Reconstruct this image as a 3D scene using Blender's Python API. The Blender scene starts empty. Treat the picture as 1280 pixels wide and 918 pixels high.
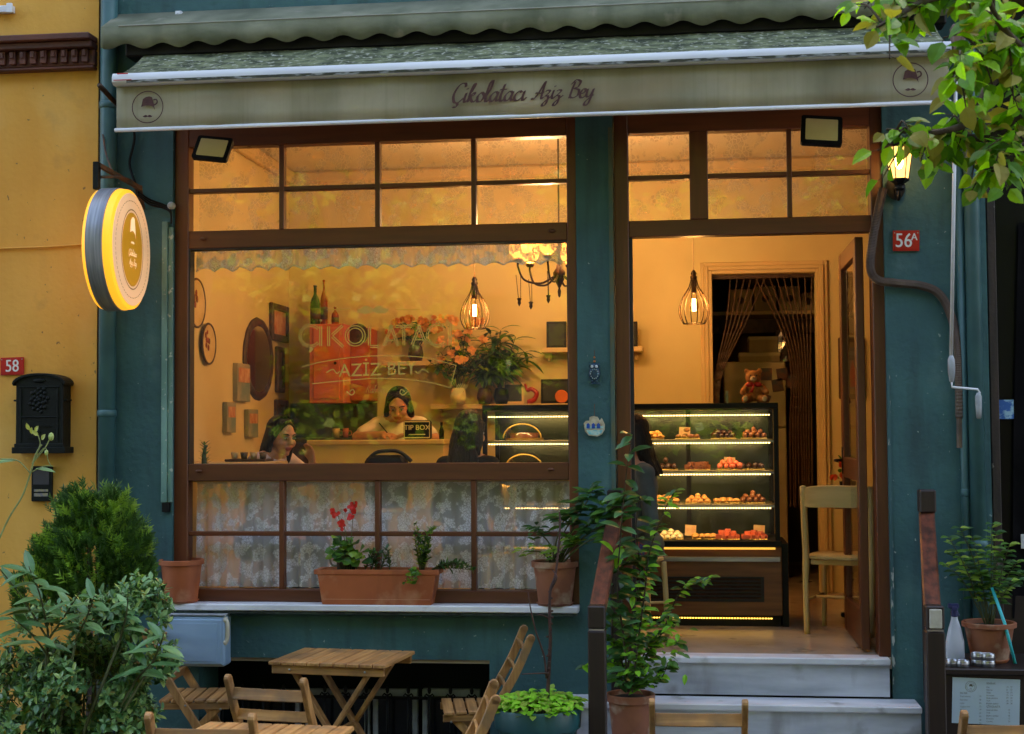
import bpy, math, random
from mathutils import Vector, Matrix, Quaternion, noise
random.seed(7)
R = math.radians
PI = math.pi
sc = bpy.context.scene
col = sc.collection
V = Vector

# ------------------------------------------------------------------ camera model (measuring tool and camera)
FPX, YAW, PITCH, ROLL = 1800.0, R(7.0), R(2.6), 0.007
CAM = V((0.0, -7.83, 1.90))
# ---- light levels
LANT_W, PEND_W, CHAN_W, LED_W, SHADE_W, CASE_W = 7, 2.8, 3.4, 1.0, .7, .6
SUN_E, SKY_S, EXPO = 4.0, .15, 2.8
_f = V((-math.sin(YAW)*math.cos(PITCH), math.cos(YAW)*math.cos(PITCH), math.sin(PITCH)))
_r0 = V((math.cos(YAW), math.sin(YAW), 0)); _u0 = _r0.cross(_f)
_r = _r0*math.cos(ROLL) - _u0*math.sin(ROLL); _u = _u0*math.cos(ROLL) + _r0*math.sin(ROLL)
def ray(u, v):
    return _f + _r*((u-640)/FPX) + _u*(-(v-459)/FPX)
def P(u, v, Y=0.0):
    d = ray(u, v); return CAM + d*((Y-CAM.y)/d.y)
def PX(u, v, X):
    d = ray(u, v); return CAM + d*((X-CAM.x)/d.x)
def PZ(u, v, Z):
    d = ray(u, v); return CAM + d*((Z-CAM.z)/d.z)
def rect(u0, v0, u1, v1, Y=0.0):
    um, vm = (u0+u1)/2, (v0+v1)/2
    return P(u0, vm, Y).x, P(um, v1, Y).z, P(u1, vm, Y).x, P(um, v0, Y).z   # x0 z0 x1 z1

# ------------------------------------------------------------------ materials
def nt(name):
    m = bpy.data.materials.new(name); m.use_nodes = True
    t = m.node_tree; b = t.nodes['Principled BSDF']; return m, t, b
def N(t, kind, **kw):
    n = t.nodes.new(kind)
    for k, v in kw.items(): setattr(n, k, v)
    return n
def c4(c): return (c[0], c[1], c[2], 1)
def srgb(r, g, b):
    f = lambda x: (x/255/12.92) if x/255 <= .04045 else ((x/255+.055)/1.055)**2.4
    return (f(r), f(g), f(b))
def mat(name, c1, c2=None, scale=(6, 6, 6), rough=.6, bump=0, bscale=None, metal=0, lo=.35, hi=.65, detail=5,
        spec=.5, coat=0, c3=None, s3=14, lo3=.6, hi3=.72, rvar=0):
    m, t, b = nt(name); L = t.links.new
    b.inputs['Roughness'].default_value = rough; b.inputs['Metallic'].default_value = metal
    b.inputs['Specular IOR Level'].default_value = spec; b.inputs['Coat Weight'].default_value = coat
    b.inputs['Base Color'].default_value = c4(c1)
    if isinstance(scale, (int, float)): scale = (scale,)*3
    tc = N(t, 'ShaderNodeTexCoord'); mp = N(t, 'ShaderNodeMapping'); mp.inputs['Scale'].default_value = scale
    L(tc.outputs['Object'], mp.inputs['Vector'])
    if c2:
        n = N(t, 'ShaderNodeTexNoise'); n.inputs['Scale'].default_value = 1; n.inputs['Detail'].default_value = detail
        L(mp.outputs[0], n.inputs['Vector'])
        r = N(t, 'ShaderNodeMapRange'); r.inputs['From Min'].default_value = lo; r.inputs['From Max'].default_value = hi
        L(n.outputs['Fac'], r.inputs['Value'])
        mx = N(t, 'ShaderNodeMix', data_type='RGBA'); mx.inputs['A'].default_value = c4(c1); mx.inputs['B'].default_value = c4(c2)
        L(r.outputs[0], mx.inputs['Factor']); out = mx.outputs['Result']
        if c3:
            n3 = N(t, 'ShaderNodeTexNoise'); n3.inputs['Scale'].default_value = s3; n3.inputs['Detail'].default_value = 6
            L(tc.outputs['Object'], n3.inputs['Vector'])
            r3 = N(t, 'ShaderNodeMapRange'); r3.inputs['From Min'].default_value = lo3; r3.inputs['From Max'].default_value = hi3
            L(n3.outputs['Fac'], r3.inputs['Value'])
            m3 = N(t, 'ShaderNodeMix', data_type='RGBA'); m3.inputs['B'].default_value = c4(c3)
            L(out, m3.inputs['A']); L(r3.outputs[0], m3.inputs['Factor']); out = m3.outputs['Result']
        L(out, b.inputs['Base Color'])
        if rvar:
            rr = N(t, 'ShaderNodeMapRange'); rr.inputs['To Min'].default_value = rough-rvar; rr.inputs['To Max'].default_value = rough+rvar
            L(n.outputs['Fac'], rr.inputs['Value']); L(rr.outputs[0], b.inputs['Roughness'])
    if bump:
        nb = N(t, 'ShaderNodeTexNoise'); nb.inputs['Detail'].default_value = 6
        bs = bscale or 40
        if isinstance(bs, (int, float)): bs = (bs,)*3
        m2 = N(t, 'ShaderNodeMapping'); m2.inputs['Scale'].default_value = bs; nb.inputs['Scale'].default_value = 1
        L(tc.outputs['Object'], m2.inputs['Vector']); L(m2.outputs[0], nb.inputs['Vector'])
        bp = N(t, 'ShaderNodeBump'); bp.inputs['Strength'].default_value = bump; bp.inputs['Distance'].default_value = .01
        L(nb.outputs['Fac'], bp.inputs['Height']); L(bp.outputs[0], b.inputs['Normal'])
    return m
def wood(name, c1, c2, axis='x', rough=.5, f=45, bump=.15, coat=0, c3=None):
    s = {'x': (2.2, f, f), 'y': (f, 2.2, f), 'z': (f, f, 2.2)}[axis]
    m = mat(name+'_'+axis, c1, c2, scale=s, rough=rough, bump=bump, bscale=s, coat=coat, lo=.3, hi=.7, c3=c3, s3=6, lo3=.48, hi3=.72)
    t = m.node_tree; L = t.links.new; b = t.nodes['Principled BSDF']; src = b.inputs['Base Color'].links[0].from_socket      # each board a little different
    oi = N(t, 'ShaderNodeObjectInfo'); r = N(t, 'ShaderNodeMapRange'); r.inputs['To Min'].default_value = .74; r.inputs['To Max'].default_value = 1.12; L(oi.outputs['Random'], r.inputs['Value'])
    mx = N(t, 'ShaderNodeMix', data_type='RGBA', blend_type='MULTIPLY'); mx.inputs['Factor'].default_value = 1; L(src, mx.inputs['A']); L(r.outputs[0], mx.inputs['B']); L(mx.outputs['Result'], b.inputs['Base Color'])
    return m
def emis(name, c, strength, base=None):
    m, t, b = nt(name)
    b.inputs['Base Color'].default_value = c4(base or c)
    b.inputs['Emission Color'].default_value = c4(c); b.inputs['Emission Strength'].default_value = strength
    return m
def glowglass(name, c, strength, clear=.5):
    m, t, b = nt(name); t.nodes.remove(b); L = t.links.new
    e = N(t, 'ShaderNodeEmission'); e.inputs[0].default_value = c4(c); e.inputs[1].default_value = strength
    tr = N(t, 'ShaderNodeBsdfTransparent'); tr.inputs[0].default_value = (1, .9, .75, 1); ms = N(t, 'ShaderNodeMixShader'); ms.inputs[0].default_value = 1-clear
    L(tr.outputs[0], ms.inputs[1]); L(e.outputs[0], ms.inputs[2]); L(ms.outputs[0], t.nodes['Material Output'].inputs['Surface']); return m
def leafmat(name, c, trans=.35, rough=.4, var=.35):
    m, t, b = nt(name); L = t.links.new
    tc = N(t, 'ShaderNodeTexCoord'); n = N(t, 'ShaderNodeTexNoise'); n.inputs['Scale'].default_value = 14; n.inputs['Detail'].default_value = 6; n.inputs['Roughness'].default_value = .7
    L(tc.outputs['Object'], n.inputs['Vector'])
    mx = N(t, 'ShaderNodeMix', data_type='RGBA')
    mx.inputs['A'].default_value = c4([x*(1-var) for x in c]); mx.inputs['B'].default_value = c4([x*(1+var) for x in c])
    L(n.outputs['Fac'], mx.inputs['Factor']); L(mx.outputs['Result'], b.inputs['Base Color'])
    b.inputs['Roughness'].default_value = rough
    tr = N(t, 'ShaderNodeBsdfTranslucent'); g = N(t, 'ShaderNodeMix', data_type='RGBA', blend_type='MULTIPLY')
    g.inputs['Factor'].default_value = 1; g.inputs['B'].default_value = (1.5, 1.6, .6, 1); L(mx.outputs['Result'], g.inputs['A'])
    L(g.outputs['Result'], tr.inputs['Color'])
    ms = N(t, 'ShaderNodeMixShader'); ms.inputs[0].default_value = trans
    L(b.outputs[0], ms.inputs[1]); L(tr.outputs[0], ms.inputs[2]); L(ms.outputs[0], t.nodes['Material Output'].inputs['Surface'])
    return m
def glassmat(name, refl=1.0, tint=(1, 1, 1), rough=0.0, ior=1.5, dirt=0.0):
    m, t, b = nt(name); L = t.links.new; t.nodes.remove(b)
    tr = N(t, 'ShaderNodeBsdfTransparent'); tr.inputs[0].default_value = c4(tint)
    gl = N(t, 'ShaderNodeBsdfGlossy'); gl.inputs['Roughness'].default_value = rough
    fr = N(t, 'ShaderNodeFresnel'); fr.inputs[0].default_value = ior
    mu = N(t, 'ShaderNodeMath', operation='MULTIPLY'); mu.inputs[1].default_value = refl; mu.use_clamp = True
    ge = N(t, 'ShaderNodeNewGeometry'); iv = N(t, 'ShaderNodeMath', operation='SUBTRACT'); iv.inputs[0].default_value = 1; L(ge.outputs['Backfacing'], iv.inputs[1])
    m0 = N(t, 'ShaderNodeMath', operation='MULTIPLY'); L(fr.outputs[0], m0.inputs[0]); L(iv.outputs[0], m0.inputs[1]); L(m0.outputs[0], mu.inputs[0])   # only the outer face reflects
    ms = N(t, 'ShaderNodeMixShader'); L(mu.outputs[0], ms.inputs[0]); L(tr.outputs[0], ms.inputs[1]); L(gl.outputs[0], ms.inputs[2])
    last = ms
    if dirt:
        df = N(t, 'ShaderNodeBsdfDiffuse'); df.inputs[0].default_value = (.6, .62, .6, 1)
        tc = N(t, 'ShaderNodeTexCoord'); n = N(t, 'ShaderNodeTexNoise'); n.inputs['Scale'].default_value = 5; n.inputs['Detail'].default_value = 8
        L(tc.outputs['Object'], n.inputs['Vector']); r = N(t, 'ShaderNodeMapRange')
        r.inputs['From Min'].default_value = .4; r.inputs['From Max'].default_value = .8; r.inputs['To Max'].default_value = dirt
        L(n.outputs['Fac'], r.inputs['Value']); m2 = N(t, 'ShaderNodeMixShader'); L(r.outputs[0], m2.inputs[0])
        L(ms.outputs[0], m2.inputs[1]); L(df.outputs[0], m2.inputs[2]); last = m2
    L(last.outputs[0], t.nodes['Material Output'].inputs['Surface'])
    return m

# ------------------------------------------------------------------ mesh builder
class MB:
    def __init__(s): s.v = []; s.f = []; s.m = []
    def add(s, vs, fs, mi=0):
        o = len(s.v); s.v += [V(x) for x in vs]; s.f += [tuple(i+o for i in f) for f in fs]; s.m += [mi]*len(fs); return s
    def box(s, x0, y0, z0, x1, y1, z1, mi=0):
        if x0 > x1: x0, x1 = x1, x0
        if y0 > y1: y0, y1 = y1, y0
        if z0 > z1: z0, z1 = z1, z0
        vs = [(x0,y0,z0),(x1,y0,z0),(x1,y1,z0),(x0,y1,z0),(x0,y0,z1),(x1,y0,z1),(x1,y1,z1),(x0,y1,z1)]
        return s.add(vs, [(0,3,2,1),(4,5,6,7),(0,1,5,4),(1,2,6,5),(2,3,7,6),(3,0,4,7)], mi)
    def bar(s, p0, p1, w, h, up=(0, 0, 1), mi=0):         # box section bar between two points
        return s.sweep([p0, p1], w, h, up, mi)
    def sweep(s, pts, w, h, up=(0, 0, 1), mi=0):
        pts = [V(p) for p in pts]; up = V(up); rings = []
        for i, p in enumerate(pts):
            d = (pts[min(i+1, len(pts)-1)]-pts[max(i-1, 0)]).normalized()
            sd = d.cross(up)
            sd = sd.normalized() if sd.length > 1e-5 else V((1, 0, 0))
            n = sd.cross(d).normalized()
            rings.append([p+sd*w/2+n*h/2, p-sd*w/2+n*h/2, p-sd*w/2-n*h/2, p+sd*w/2-n*h/2])
        return s.skin(rings, mi)
    def skin(s, rings, mi=0, close=False, caps=True):
        k = len(rings[0]); vs = [v for r in rings for v in r]; fs = []
        n = len(rings)
        for i in range(n if close else n-1):
            a, b = i*k, ((i+1) % n)*k
            for j in range(k): fs.append((a+j, a+(j+1) % k, b+(j+1) % k, b+j))
        if caps and not close:
            fs.append(tuple(range(k-1, -1, -1))); fs.append(tuple(range((n-1)*k, n*k)))
        return s.add(vs, fs, mi)
    def tube(s, pts, r, seg=8, mi=0, close=False):
        pts = [V(p) for p in pts]; n = len(pts)
        rs = r if isinstance(r, (list, tuple)) else [r]*n
        rings = []; prev = None
        for i, p in enumerate(pts):
            a, b = (pts[(i-1) % n], pts[(i+1) % n]) if close else (pts[max(i-1, 0)], pts[min(i+1, n-1)])
            d = (b-a).normalized()
            if prev is None:
                x = d.cross(V((0, 0, 1)))
                if x.length < .05: x = d.cross(V((1, 0, 0)))
            else:
                x = prev-d*prev.dot(d)
                if x.length < 1e-4: x = d.cross(V((1, 0, 0)))
            x.normalize(); prev = x; y = d.cross(x)
            rings.append([p+(x*math.cos(2*PI*k/seg)+y*math.sin(2*PI*k/seg))*rs[i] for k in range(seg)])
        return s.skin(rings, mi, close)
    def lathe(s, prof, c=(0, 0, 0), seg=24, mi=0, axis='z', sx=1, sy=1, caps=True):
        c = V(c); rings = []
        for (r, h) in prof:
            ring = []
            for k in range(seg):
                a = 2*PI*k/seg; x, y = r*math.cos(a)*sx, r*math.sin(a)*sy
                ring.append(c+(V((x, y, h)) if axis == 'z' else V((h, x, y)) if axis == 'x' else V((x, h, y))))
            rings.append(ring)
        return s.skin(rings, mi, False, caps)
    def ball(s, c, r, seg=12, mi=0, rot=None):
        if isinstance(r, (int, float)): r = (r, r, r)
        c = V(c); h = seg//2; vs = []; fs = []
        for i in range(1, h):
            th = PI*i/h
            for k in range(seg):
                a = 2*PI*k/seg; vs.append(V((math.sin(th)*math.cos(a)*r[0], math.sin(th)*math.sin(a)*r[1], math.cos(th)*r[2])))
        vs.append(V((0, 0, r[2]))); vs.append(V((0, 0, -r[2]))); T, B = len(vs)-2, len(vs)-1
        for i in range(h-2):
            for k in range(seg): fs.append((i*seg+k, (i+1)*seg+k, (i+1)*seg+(k+1) % seg, i*seg+(k+1) % seg))
        for k in range(seg): fs.append((T, k, (k+1) % seg)); fs.append((B, (h-2)*seg+(k+1) % seg, (h-2)*seg+k))
        if rot is not None: vs = [rot @ x for x in vs]
        return s.add([x+c for x in vs], fs, mi)
    def flat(s, pts, o, ux, uy, t=0, mi=0):               # 2-D outline placed on a plane, optional thickness
        o, ux, uy = V(o), V(ux), V(uy); n = ux.cross(uy).normalized()
        a = [o+ux*x+uy*y for x, y in pts]
        if not t: return s.add(a, [tuple(range(len(a)))], mi)
        return s.skin([a, [p+n*t for p in a]], mi)
    def leaf(s, p, d, up, L, W, mi=0, curl=.15, fold=.25, n=3, shape=.45):
        p, d, up = V(p), V(d).normalized(), V(up)
        sd = d.cross(up)
        if sd.length < 1e-3: sd = d.cross(V((1, .3, 0)))
        sd.normalize(); up = sd.cross(d)
        vs = [p]; ts = [(i+1)/(n+1) for i in range(n)]
        for t in ts:
            w = W/2*math.sin(PI*t**(math.log(.5)/math.log(shape)))**.8
            c = p+d*L*t-up*(curl*L*t*t)
            vs += [c+sd*w+up*fold*w, c, c-sd*w+up*fold*w]
        vs.append(p+d*L*.99-up*curl*L)
        e = len(vs)-1; fs = [(0, 2, 1), (0, 3, 2)]
        for i in range(n-1):
            a = 1+3*i; fs += [(a, a+1, a+4, a+3), (a+1, a+2, a+5, a+4)]
        a = 1+3*(n-1); fs += [(a, a+1, e), (a+1, a+2, e)]
        return s.add(vs, fs, mi)
    def build(s, name, mats, parent=None, smooth=False, bevel=0, auto=None):
        me = bpy.data.meshes.new(name)
        inv = parent.matrix_world.inverted() if parent else None
        root = parent
        if parent is not None: inv = wm(parent).inverted()
        me.from_pydata([tuple(inv @ v) if inv else tuple(v) for v in s.v], [], s.f)
        if not isinstance(mats, (list, tuple)): mats = [mats]
        for m in mats: me.materials.append(m)
        if len(mats) > 1: me.polygons.foreach_set('material_index', [min(x, len(mats)-1) for x in s.m])
        if smooth: me.polygons.foreach_set('use_smooth', [True]*len(me.polygons))
        me.update()
        if auto:
            me.polygons.foreach_set('use_smooth', [True]*len(me.polygons))
            try: me.set_sharp_from_angle(angle=R(auto))
            except Exception: pass
        o = bpy.data.objects.new(name, me); col.objects.link(o)
        if parent: o.parent = parent
        if bevel:
            b = o.modifiers.new('bevel', 'BEVEL'); b.width = bevel; b.segments = 1; b.limit_method = 'ANGLE'; b.angle_limit = R(40)
        return o
def build_each(mb, name, mats, parent=None, **kw):          # every connected piece becomes an object of its own
    par = list(range(len(mb.v)))
    def find(i):
        while par[i] != i: par[i] = par[par[i]]; i = par[i]
        return i
    for f in mb.f:
        for j in f[1:]: par[find(j)] = find(f[0])
    gr = {}
    for k, f in enumerate(mb.f): gr.setdefault(find(f[0]), []).append(k)
    outs = []
    for ks in gr.values():
        ids = sorted({i for k in ks for i in mb.f[k]}); ix = {i: n for n, i in enumerate(ids)}; m = MB()
        m.v = [mb.v[i] for i in ids]; m.f = [tuple(ix[i] for i in mb.f[k]) for k in ks]; m.m = [mb.m[k] for k in ks]
        outs.append(m.build(name, mats, parent, **kw))
    return outs
def wm(o):
    m = Matrix.LocRotScale(o.location, o.rotation_euler, o.scale)
    return wm(o.parent) @ m if o.parent else m
def tag(o, label=None, cat=None, group=None, kind=None):
    if label: o['label'] = label
    if cat: o['category'] = cat
    if group: o['group'] = group
    if kind: o['kind'] = kind
    return o
def thing(name, label, cat, loc=(0, 0, 0), group=None, rz=0):
    o = bpy.data.objects.new(name, None); col.objects.link(o); o.location = loc; o.rotation_euler = (0, 0, rz)
    o.empty_display_size = .1
    return tag(o, label, cat, group)
def copy_tree(o, parent=None):
    c = o.copy(); col.objects.link(c); c.parent = parent
    for ch in list(o.children): copy_tree(ch, c)
    return c
def place(o, loc, rz, label=None, group=None, scale=1):
    o.location = loc; o.rotation_euler = (0, 0, rz); o.scale = (scale,)*3
    if label: o['label'] = label
    if group: o['group'] = group
    return o
def cr(pts, n=6, close=False):                            # Catmull-Rom
    pts = [V(p) for p in pts]; out = []; m = len(pts)
    for i in range(m if close else m-1):
        g = (lambda k: pts[k % m]) if close else (lambda k: pts[max(0, min(m-1, k))])
        a, b, c, d = g(i-1), g(i), g(i+1), g(i+2)
        for j in range(n):
            t = j/n
            out.append(.5*((2*b)+(c-a)*t+(2*a-5*b+4*c-d)*t*t+(3*b-a-3*c+d)*t**3))
    if not close: out.append(pts[-1])
    return out
def text_mb(s, size, o, ux, uy, mb=None, mi=0, align='CENTER', sx=1.0):
    cu = bpy.data.curves.new('t', 'FONT'); cu.body = s; cu.size = size; cu.align_x = align; cu.resolution_u = 3
    ob = bpy.data.objects.new('t', cu); col.objects.link(ob)
    dg = bpy.context.evaluated_depsgraph_get(); me = bpy.data.meshes.new_from_object(ob.evaluated_get(dg))
    mb = mb or MB(); o, ux, uy = V(o), V(ux), V(uy)
    mb.add([o+ux*v.co.x*sx+uy*v.co.y for v in me.vertices], [tuple(p.vertices) for p in me.polygons], mi)
    bpy.data.objects.remove(ob); bpy.data.curves.remove(cu); bpy.data.meshes.remove(me)
    return mb
GL = {
 'a': (1.0, [[(.78,.82),(.5,1),(.12,.6),(.12,.15),(.38,0),(.66,.35),(.82,.95)], [(.82,.95),(.74,.3),(.9,0),(1.12,.3)]]),
 'c': (.82, [[(.72,.8),(.5,1),(.12,.6),(.16,.1),(.5,0),(.88,.35)]]),
 'ı': (.48, [[(.18,.98),(.12,.3),(.26,0),(.52,.3)]]),
 'i': (.48, [[(.18,.98),(.12,.3),(.26,0),(.52,.3)], [(.2,1.35),(.22,1.45)]]),
 'k': (.88, [[(.1,.02),(.12,1),(.3,1.9),(.42,1.75),(.2,1)], [(.12,.5),(.5,1),(.6,.78),(.24,.52),(.5,.08),(.7,.02),(.95,.3)]]),
 'o': (.85, [[(.45,1),(.1,.6),(.2,.05),(.58,.08),(.75,.6),(.45,1),(.7,.82),(.98,.88)]]),
 'l': (.5, [[(0,.3),(.38,1.2),(.45,2.1),(.22,2),(.1,.8),(.16,.1),(.34,0),(.55,.3)]]),
 't': (.52, [[(.3,1.75),(.14,.6),(.2,.05),(.38,0),(.6,.3)], [(-.1,1.15),(.2,1.22),(.6,1.2)]]),
 'Ç': (1.15, [[(1.1,1.6),(.95,2.0),(.4,1.8),(.05,.9),(.25,.1),(.7,0),(1.15,.45)], [(.55,0),(.7,-.25),(.5,-.5),(.3,-.42)]]),
 'A': (1.25, [[(-.1,.15),(.1,0),(.5,.6),(1.0,2),(.95,1),(1.0,.05),(1.25,.25)], [(.2,.75),(.6,.65),(1.15,.8)]]),
 'z': (.78, [[(.05,.85),(.3,1),(.55,.85),(.3,.5),(.1,.3)], [(.1,.3),(.4,.35),(.5,.05),(.4,-.6),(.1,-.8),(.05,-.5),(.5,-.02),(.9,.35)]]),
 'B': (1.15, [[(.35,1.85),(.2,.9),(.15,0)], [(-.02,1.55),(.4,2.05),(.95,1.85),(.8,1.25),(.4,1.1),(.98,.9),(1.0,.3),(.5,0),(.12,.2)]]),
 'e': (.74, [[(.1,.42),(.55,.6),(.6,.92),(.34,1),(.08,.45),(.28,0),(.55,.03),(.85,.35)]]),
 'y': (.9, [[(.1,.98),(.1,.3),(.34,.04),(.62,.4),(.75,.98)], [(.75,.98),(.68,0),(.48,-.8),(.12,-.8),(.2,-.4),(.92,.3)]]),
 'K': (1.1, [[(.3,1.95),(.15,1),(.1,0)], [(1.0,1.9),(.5,1.2),(.2,.95),(.6,.8),(.8,.1),(1.1,.15)]]),
 'h': (.85, [[(.1,0),(.15,1),(.35,2),(.2,1.7),(.12,.3)], [(.12,.4),(.5,1),(.65,.7),(.6,.1),(.85,.2)]]),
 'v': (.8, [[(.05,.95),(.2,.1),(.4,.05),(.65,.6),(.7,1),(.9,.85)]]),
 's': (.7, [[(.05,.2),(.5,1.05),(.45,.6),(.5,.15),(.2,0),(.05,.15)]]),
 ' ': (.75, [])}
def script_mb(s, size, o, ux, uy, nib=.17, slant=.28, mb=None, mi=0, center=True):
    mb = mb or MB(); o, ux, uy = V(o), V(ux), V(uy)
    w = sum(GL[ch][0] for ch in s); x = -w/2 if center else 0
    nb = V((math.cos(R(35))*nib, math.sin(R(35))*nib*.6, 0))
    for ch in s:
        adv, st = GL[ch]
        for path in st:
            pp = cr([(a+x+b*slant, b, 0) for a, b in path], 6)
            for i in range(len(pp)-1):
                a, b = pp[i], pp[i+1]
                d = (b-a).normalized() if (b-a).length > 1e-6 else V((1, 0, 0)); q = V((-d.y, d.x, 0))*nib*.16
                for (e0, e1) in ((-nb/2, nb/2), (-q, q)):
                    vs = [a+e0, a+e1, b+e1, b+e0]
                    jj = ux.cross(uy)*(len(mb.f) % 97)*8e-6
                    mb.add([o+jj+ux*p.x*size+uy*p.y*size for p in vs], [(0, 1, 2, 3)], mi)
        x += adv
    return mb
def ring2d(mb, r0, r1, o, ux, uy, seg=48, mi=0, sy=1):
    o, ux, uy = V(o), V(ux), V(uy); vs = []
    for k in range(seg):
        a = 2*PI*k/seg; q = ux*math.cos(a)+uy*math.sin(a)*sy; vs += [o+q*r0, o+q*r1]
    mb.add(vs, [(2*k, 2*k+1, (2*k+3) % (2*seg), (2*k+2) % (2*seg)) for k in range(seg)], mi); return mb
def moustache(mb, o, ux, uy, w, mi=0):
    top = [(0,.05),(.12,.14),(.25,.15),(.38,.08),(.46,.05),(.5,.12)]; bot = [(.5,.12),(.47,-.01),(.38,-.06),(.2,-.08),(.08,-.05),(0,-.02)]
    r = [(p.x, p.y) for p in cr([(a, b, 0) for a, b in top], 4)]+[(p.x, p.y) for p in cr([(a, b, 0) for a, b in bot], 4)][1:]
    for sgn in (1, -1):
        pts = [(x*w*sgn, y*w) for x, y in r]
        if sgn < 0: pts = pts[::-1]
        mb.flat(pts, o, ux, uy, 0, mi)
    return mb
def emblem(mb, o, ux, uy, r, handle=True, mi=0):
    ring2d(mb, r*.94, r, o, ux, uy, mi=mi)
    cup = [(-.42,.02),(-.3,.5),(-.12,.62),(.1,.66),(.28,.6),(.36,.3),(.42,.08),(.45,-.2),(.36,0),(.1,.1),(-.15,.1)]
    mb.flat([(x*r, y*r) for x, y in cup], o, ux, uy, 0, mi)
    if handle:
        h = cr([(.36,.42,0),(.55,.45,0),(.6,.25,0),(.4,.1,0)], 5); o2, x2, y2 = V(o), V(ux), V(uy)
        for i in range(len(h)-1):
            a, b = h[i], h[i+1]; d = (b-a).normalized(); q = V((-d.y, d.x, 0))*.045
            mb.add([o2+x2*p.x*r+y2*p.y*r for p in (a-q, a+q, b+q, b-q)], [(0, 1, 2, 3)], mi)
    moustache(mb, V(o)-V(uy)*r*.58, ux, uy, r*.62, mi)
    return mb
X_, Z_ = V((1, 0, 0)), V((0, 0, 1))

def streaks(m, c, sx, sz, lo, hi, amt=.8, sy=None):
    t = m.node_tree; L = t.links.new; b = t.nodes['Principled BSDF']; src = b.inputs['Base Color'].links[0].from_socket
    tc = N(t, 'ShaderNodeTexCoord'); mp = N(t, 'ShaderNodeMapping'); mp.inputs['Scale'].default_value = (sx, sy or sx, sz); n = N(t, 'ShaderNodeTexNoise'); n.inputs['Scale'].default_value = 1; n.inputs['Detail'].default_value = 6
    L(tc.outputs['Object'], mp.inputs['Vector']); L(mp.outputs[0], n.inputs['Vector']); r = N(t, 'ShaderNodeMapRange'); r.inputs['From Min'].default_value = lo; r.inputs['From Max'].default_value = hi; r.inputs['To Max'].default_value = amt
    L(n.outputs['Fac'], r.inputs['Value']); mx = N(t, 'ShaderNodeMix', data_type='RGBA'); mx.inputs['B'].default_value = c4(c); L(src, mx.inputs['A']); L(r.outputs[0], mx.inputs['Factor']); L(mx.outputs['Result'], b.inputs['Base Color'])
# ------------------------------------------------------------------ palette
TEAL = mat('teal_plaster', srgb(60, 104, 104), srgb(46, 85, 89), scale=2.2, rough=.7, bump=.6, bscale=26, c3=srgb(128, 150, 144), s3=26, lo3=.70, hi3=.72)
streaks(TEAL, srgb(36, 58, 60), 7, .9, .54, .72, .7); streaks(TEAL, srgb(92, 122, 118), 3.2, 2.6, .58, .68, .35); streaks(TEAL, srgb(150, 164, 156), 38, 30, .70, .715, .9)
TEALPIPE = mat('teal_pipe_paint', srgb(64, 106, 108), srgb(50, 90, 94), scale=5, rough=.45, bump=.1)
YEL = mat('ochre_plaster', srgb(236, 176, 82), srgb(224, 160, 66), scale=(2.5, 2.5, .8), rough=.85, bump=.25, bscale=35, c3=srgb(186, 138, 74), s3=3.5, lo3=.58, hi3=.8)
streaks(YEL, srgb(190, 136, 70), 5, .6, .57, .8, .35); streaks(YEL, srgb(238, 196, 120), 1.7, 1.4, .52, .7, .4); streaks(YEL, srgb(120, 92, 62), 30, 22, .71, .73, .8)
FRW = {a: wood('window_brown', srgb(112, 58, 30), srgb(88, 44, 22), a, rough=.4, f=28, bump=.06) for a in 'xyz'}
DKW = {a: wood('dark_stain', srgb(42, 25, 20), srgb(28, 17, 14), a, rough=.5, f=30, bump=.1) for a in 'xyz'}
RAILW = {a: wood('rail_mahogany', srgb(120, 64, 44), srgb(58, 34, 26), a, rough=.4, f=38, bump=.25, c3=srgb(50, 30, 24)) for a in 'xyz'}
OAK = {a: wood('outdoor_acacia', srgb(212, 158, 94), srgb(156, 104, 56), a, rough=.55, f=50, bump=.2, c3=srgb(128, 96, 62)) for a in 'xyz'}
CREAMW = {a: wood('cream_beech', srgb(226, 196, 132), srgb(206, 172, 108), a, rough=.4, f=20, bump=.04) for a in 'xyz'}
MARBLE = mat('white_marble', srgb(236, 236, 238), srgb(198, 198, 202), scale=(3, 9, 6), rough=.42, bump=.08, lo=.35, hi=.75, c3=srgb(120, 112, 98), s3=5, lo3=.64, hi3=.8)
MARBLE2 = mat('worn_marble_riser', srgb(206, 208, 214), srgb(160, 164, 172), scale=(2, 5, 9), rough=.5, bump=.1, c3=srgb(104, 92, 76), s3=4, lo3=.6, hi3=.8)
FLOORM = mat('interior_floor_tile', srgb(190, 172, 150), srgb(160, 140, 118), scale=2.5, rough=.22, c3=srgb(130, 112, 92), s3=6)
WALLI = mat('cream_interior_plaster', srgb(228, 208, 152), srgb(214, 192, 136), scale=1.2, rough=.8, bump=.05)
CEIL = mat('white_ceiling_paint', srgb(225, 215, 190), srgb(215, 203, 176), scale=1, rough=.9)
TRIM = mat('cream_trim_paint', srgb(222, 192, 140), srgb(210, 180, 128), scale=3, rough=.5)
PAVE = mat('pavement_stone', srgb(68, 66, 64), srgb(50, 49, 48), scale=4, rough=.85, bump=.4, bscale=22)
BLACKM = mat('black_painted_metal', srgb(14, 15, 16), srgb(22, 22, 22), scale=12, rough=.5, bump=.06, spec=.2)
BLACKM2 = mat('black_green_cast_metal', srgb(10, 17, 17), srgb(16, 24, 23), scale=14, rough=.5, bump=.25, bscale=60, spec=.18)
BRONZE = mat('dark_bronze', srgb(66, 50, 36), srgb(44, 34, 26), scale=20, rough=.4, metal=.7, bump=.1)
ALU = mat('white_aluminium', srgb(232, 234, 240), srgb(212, 214, 220), scale=(1.2, 8, 8), rough=.4, bump=.05)
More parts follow.
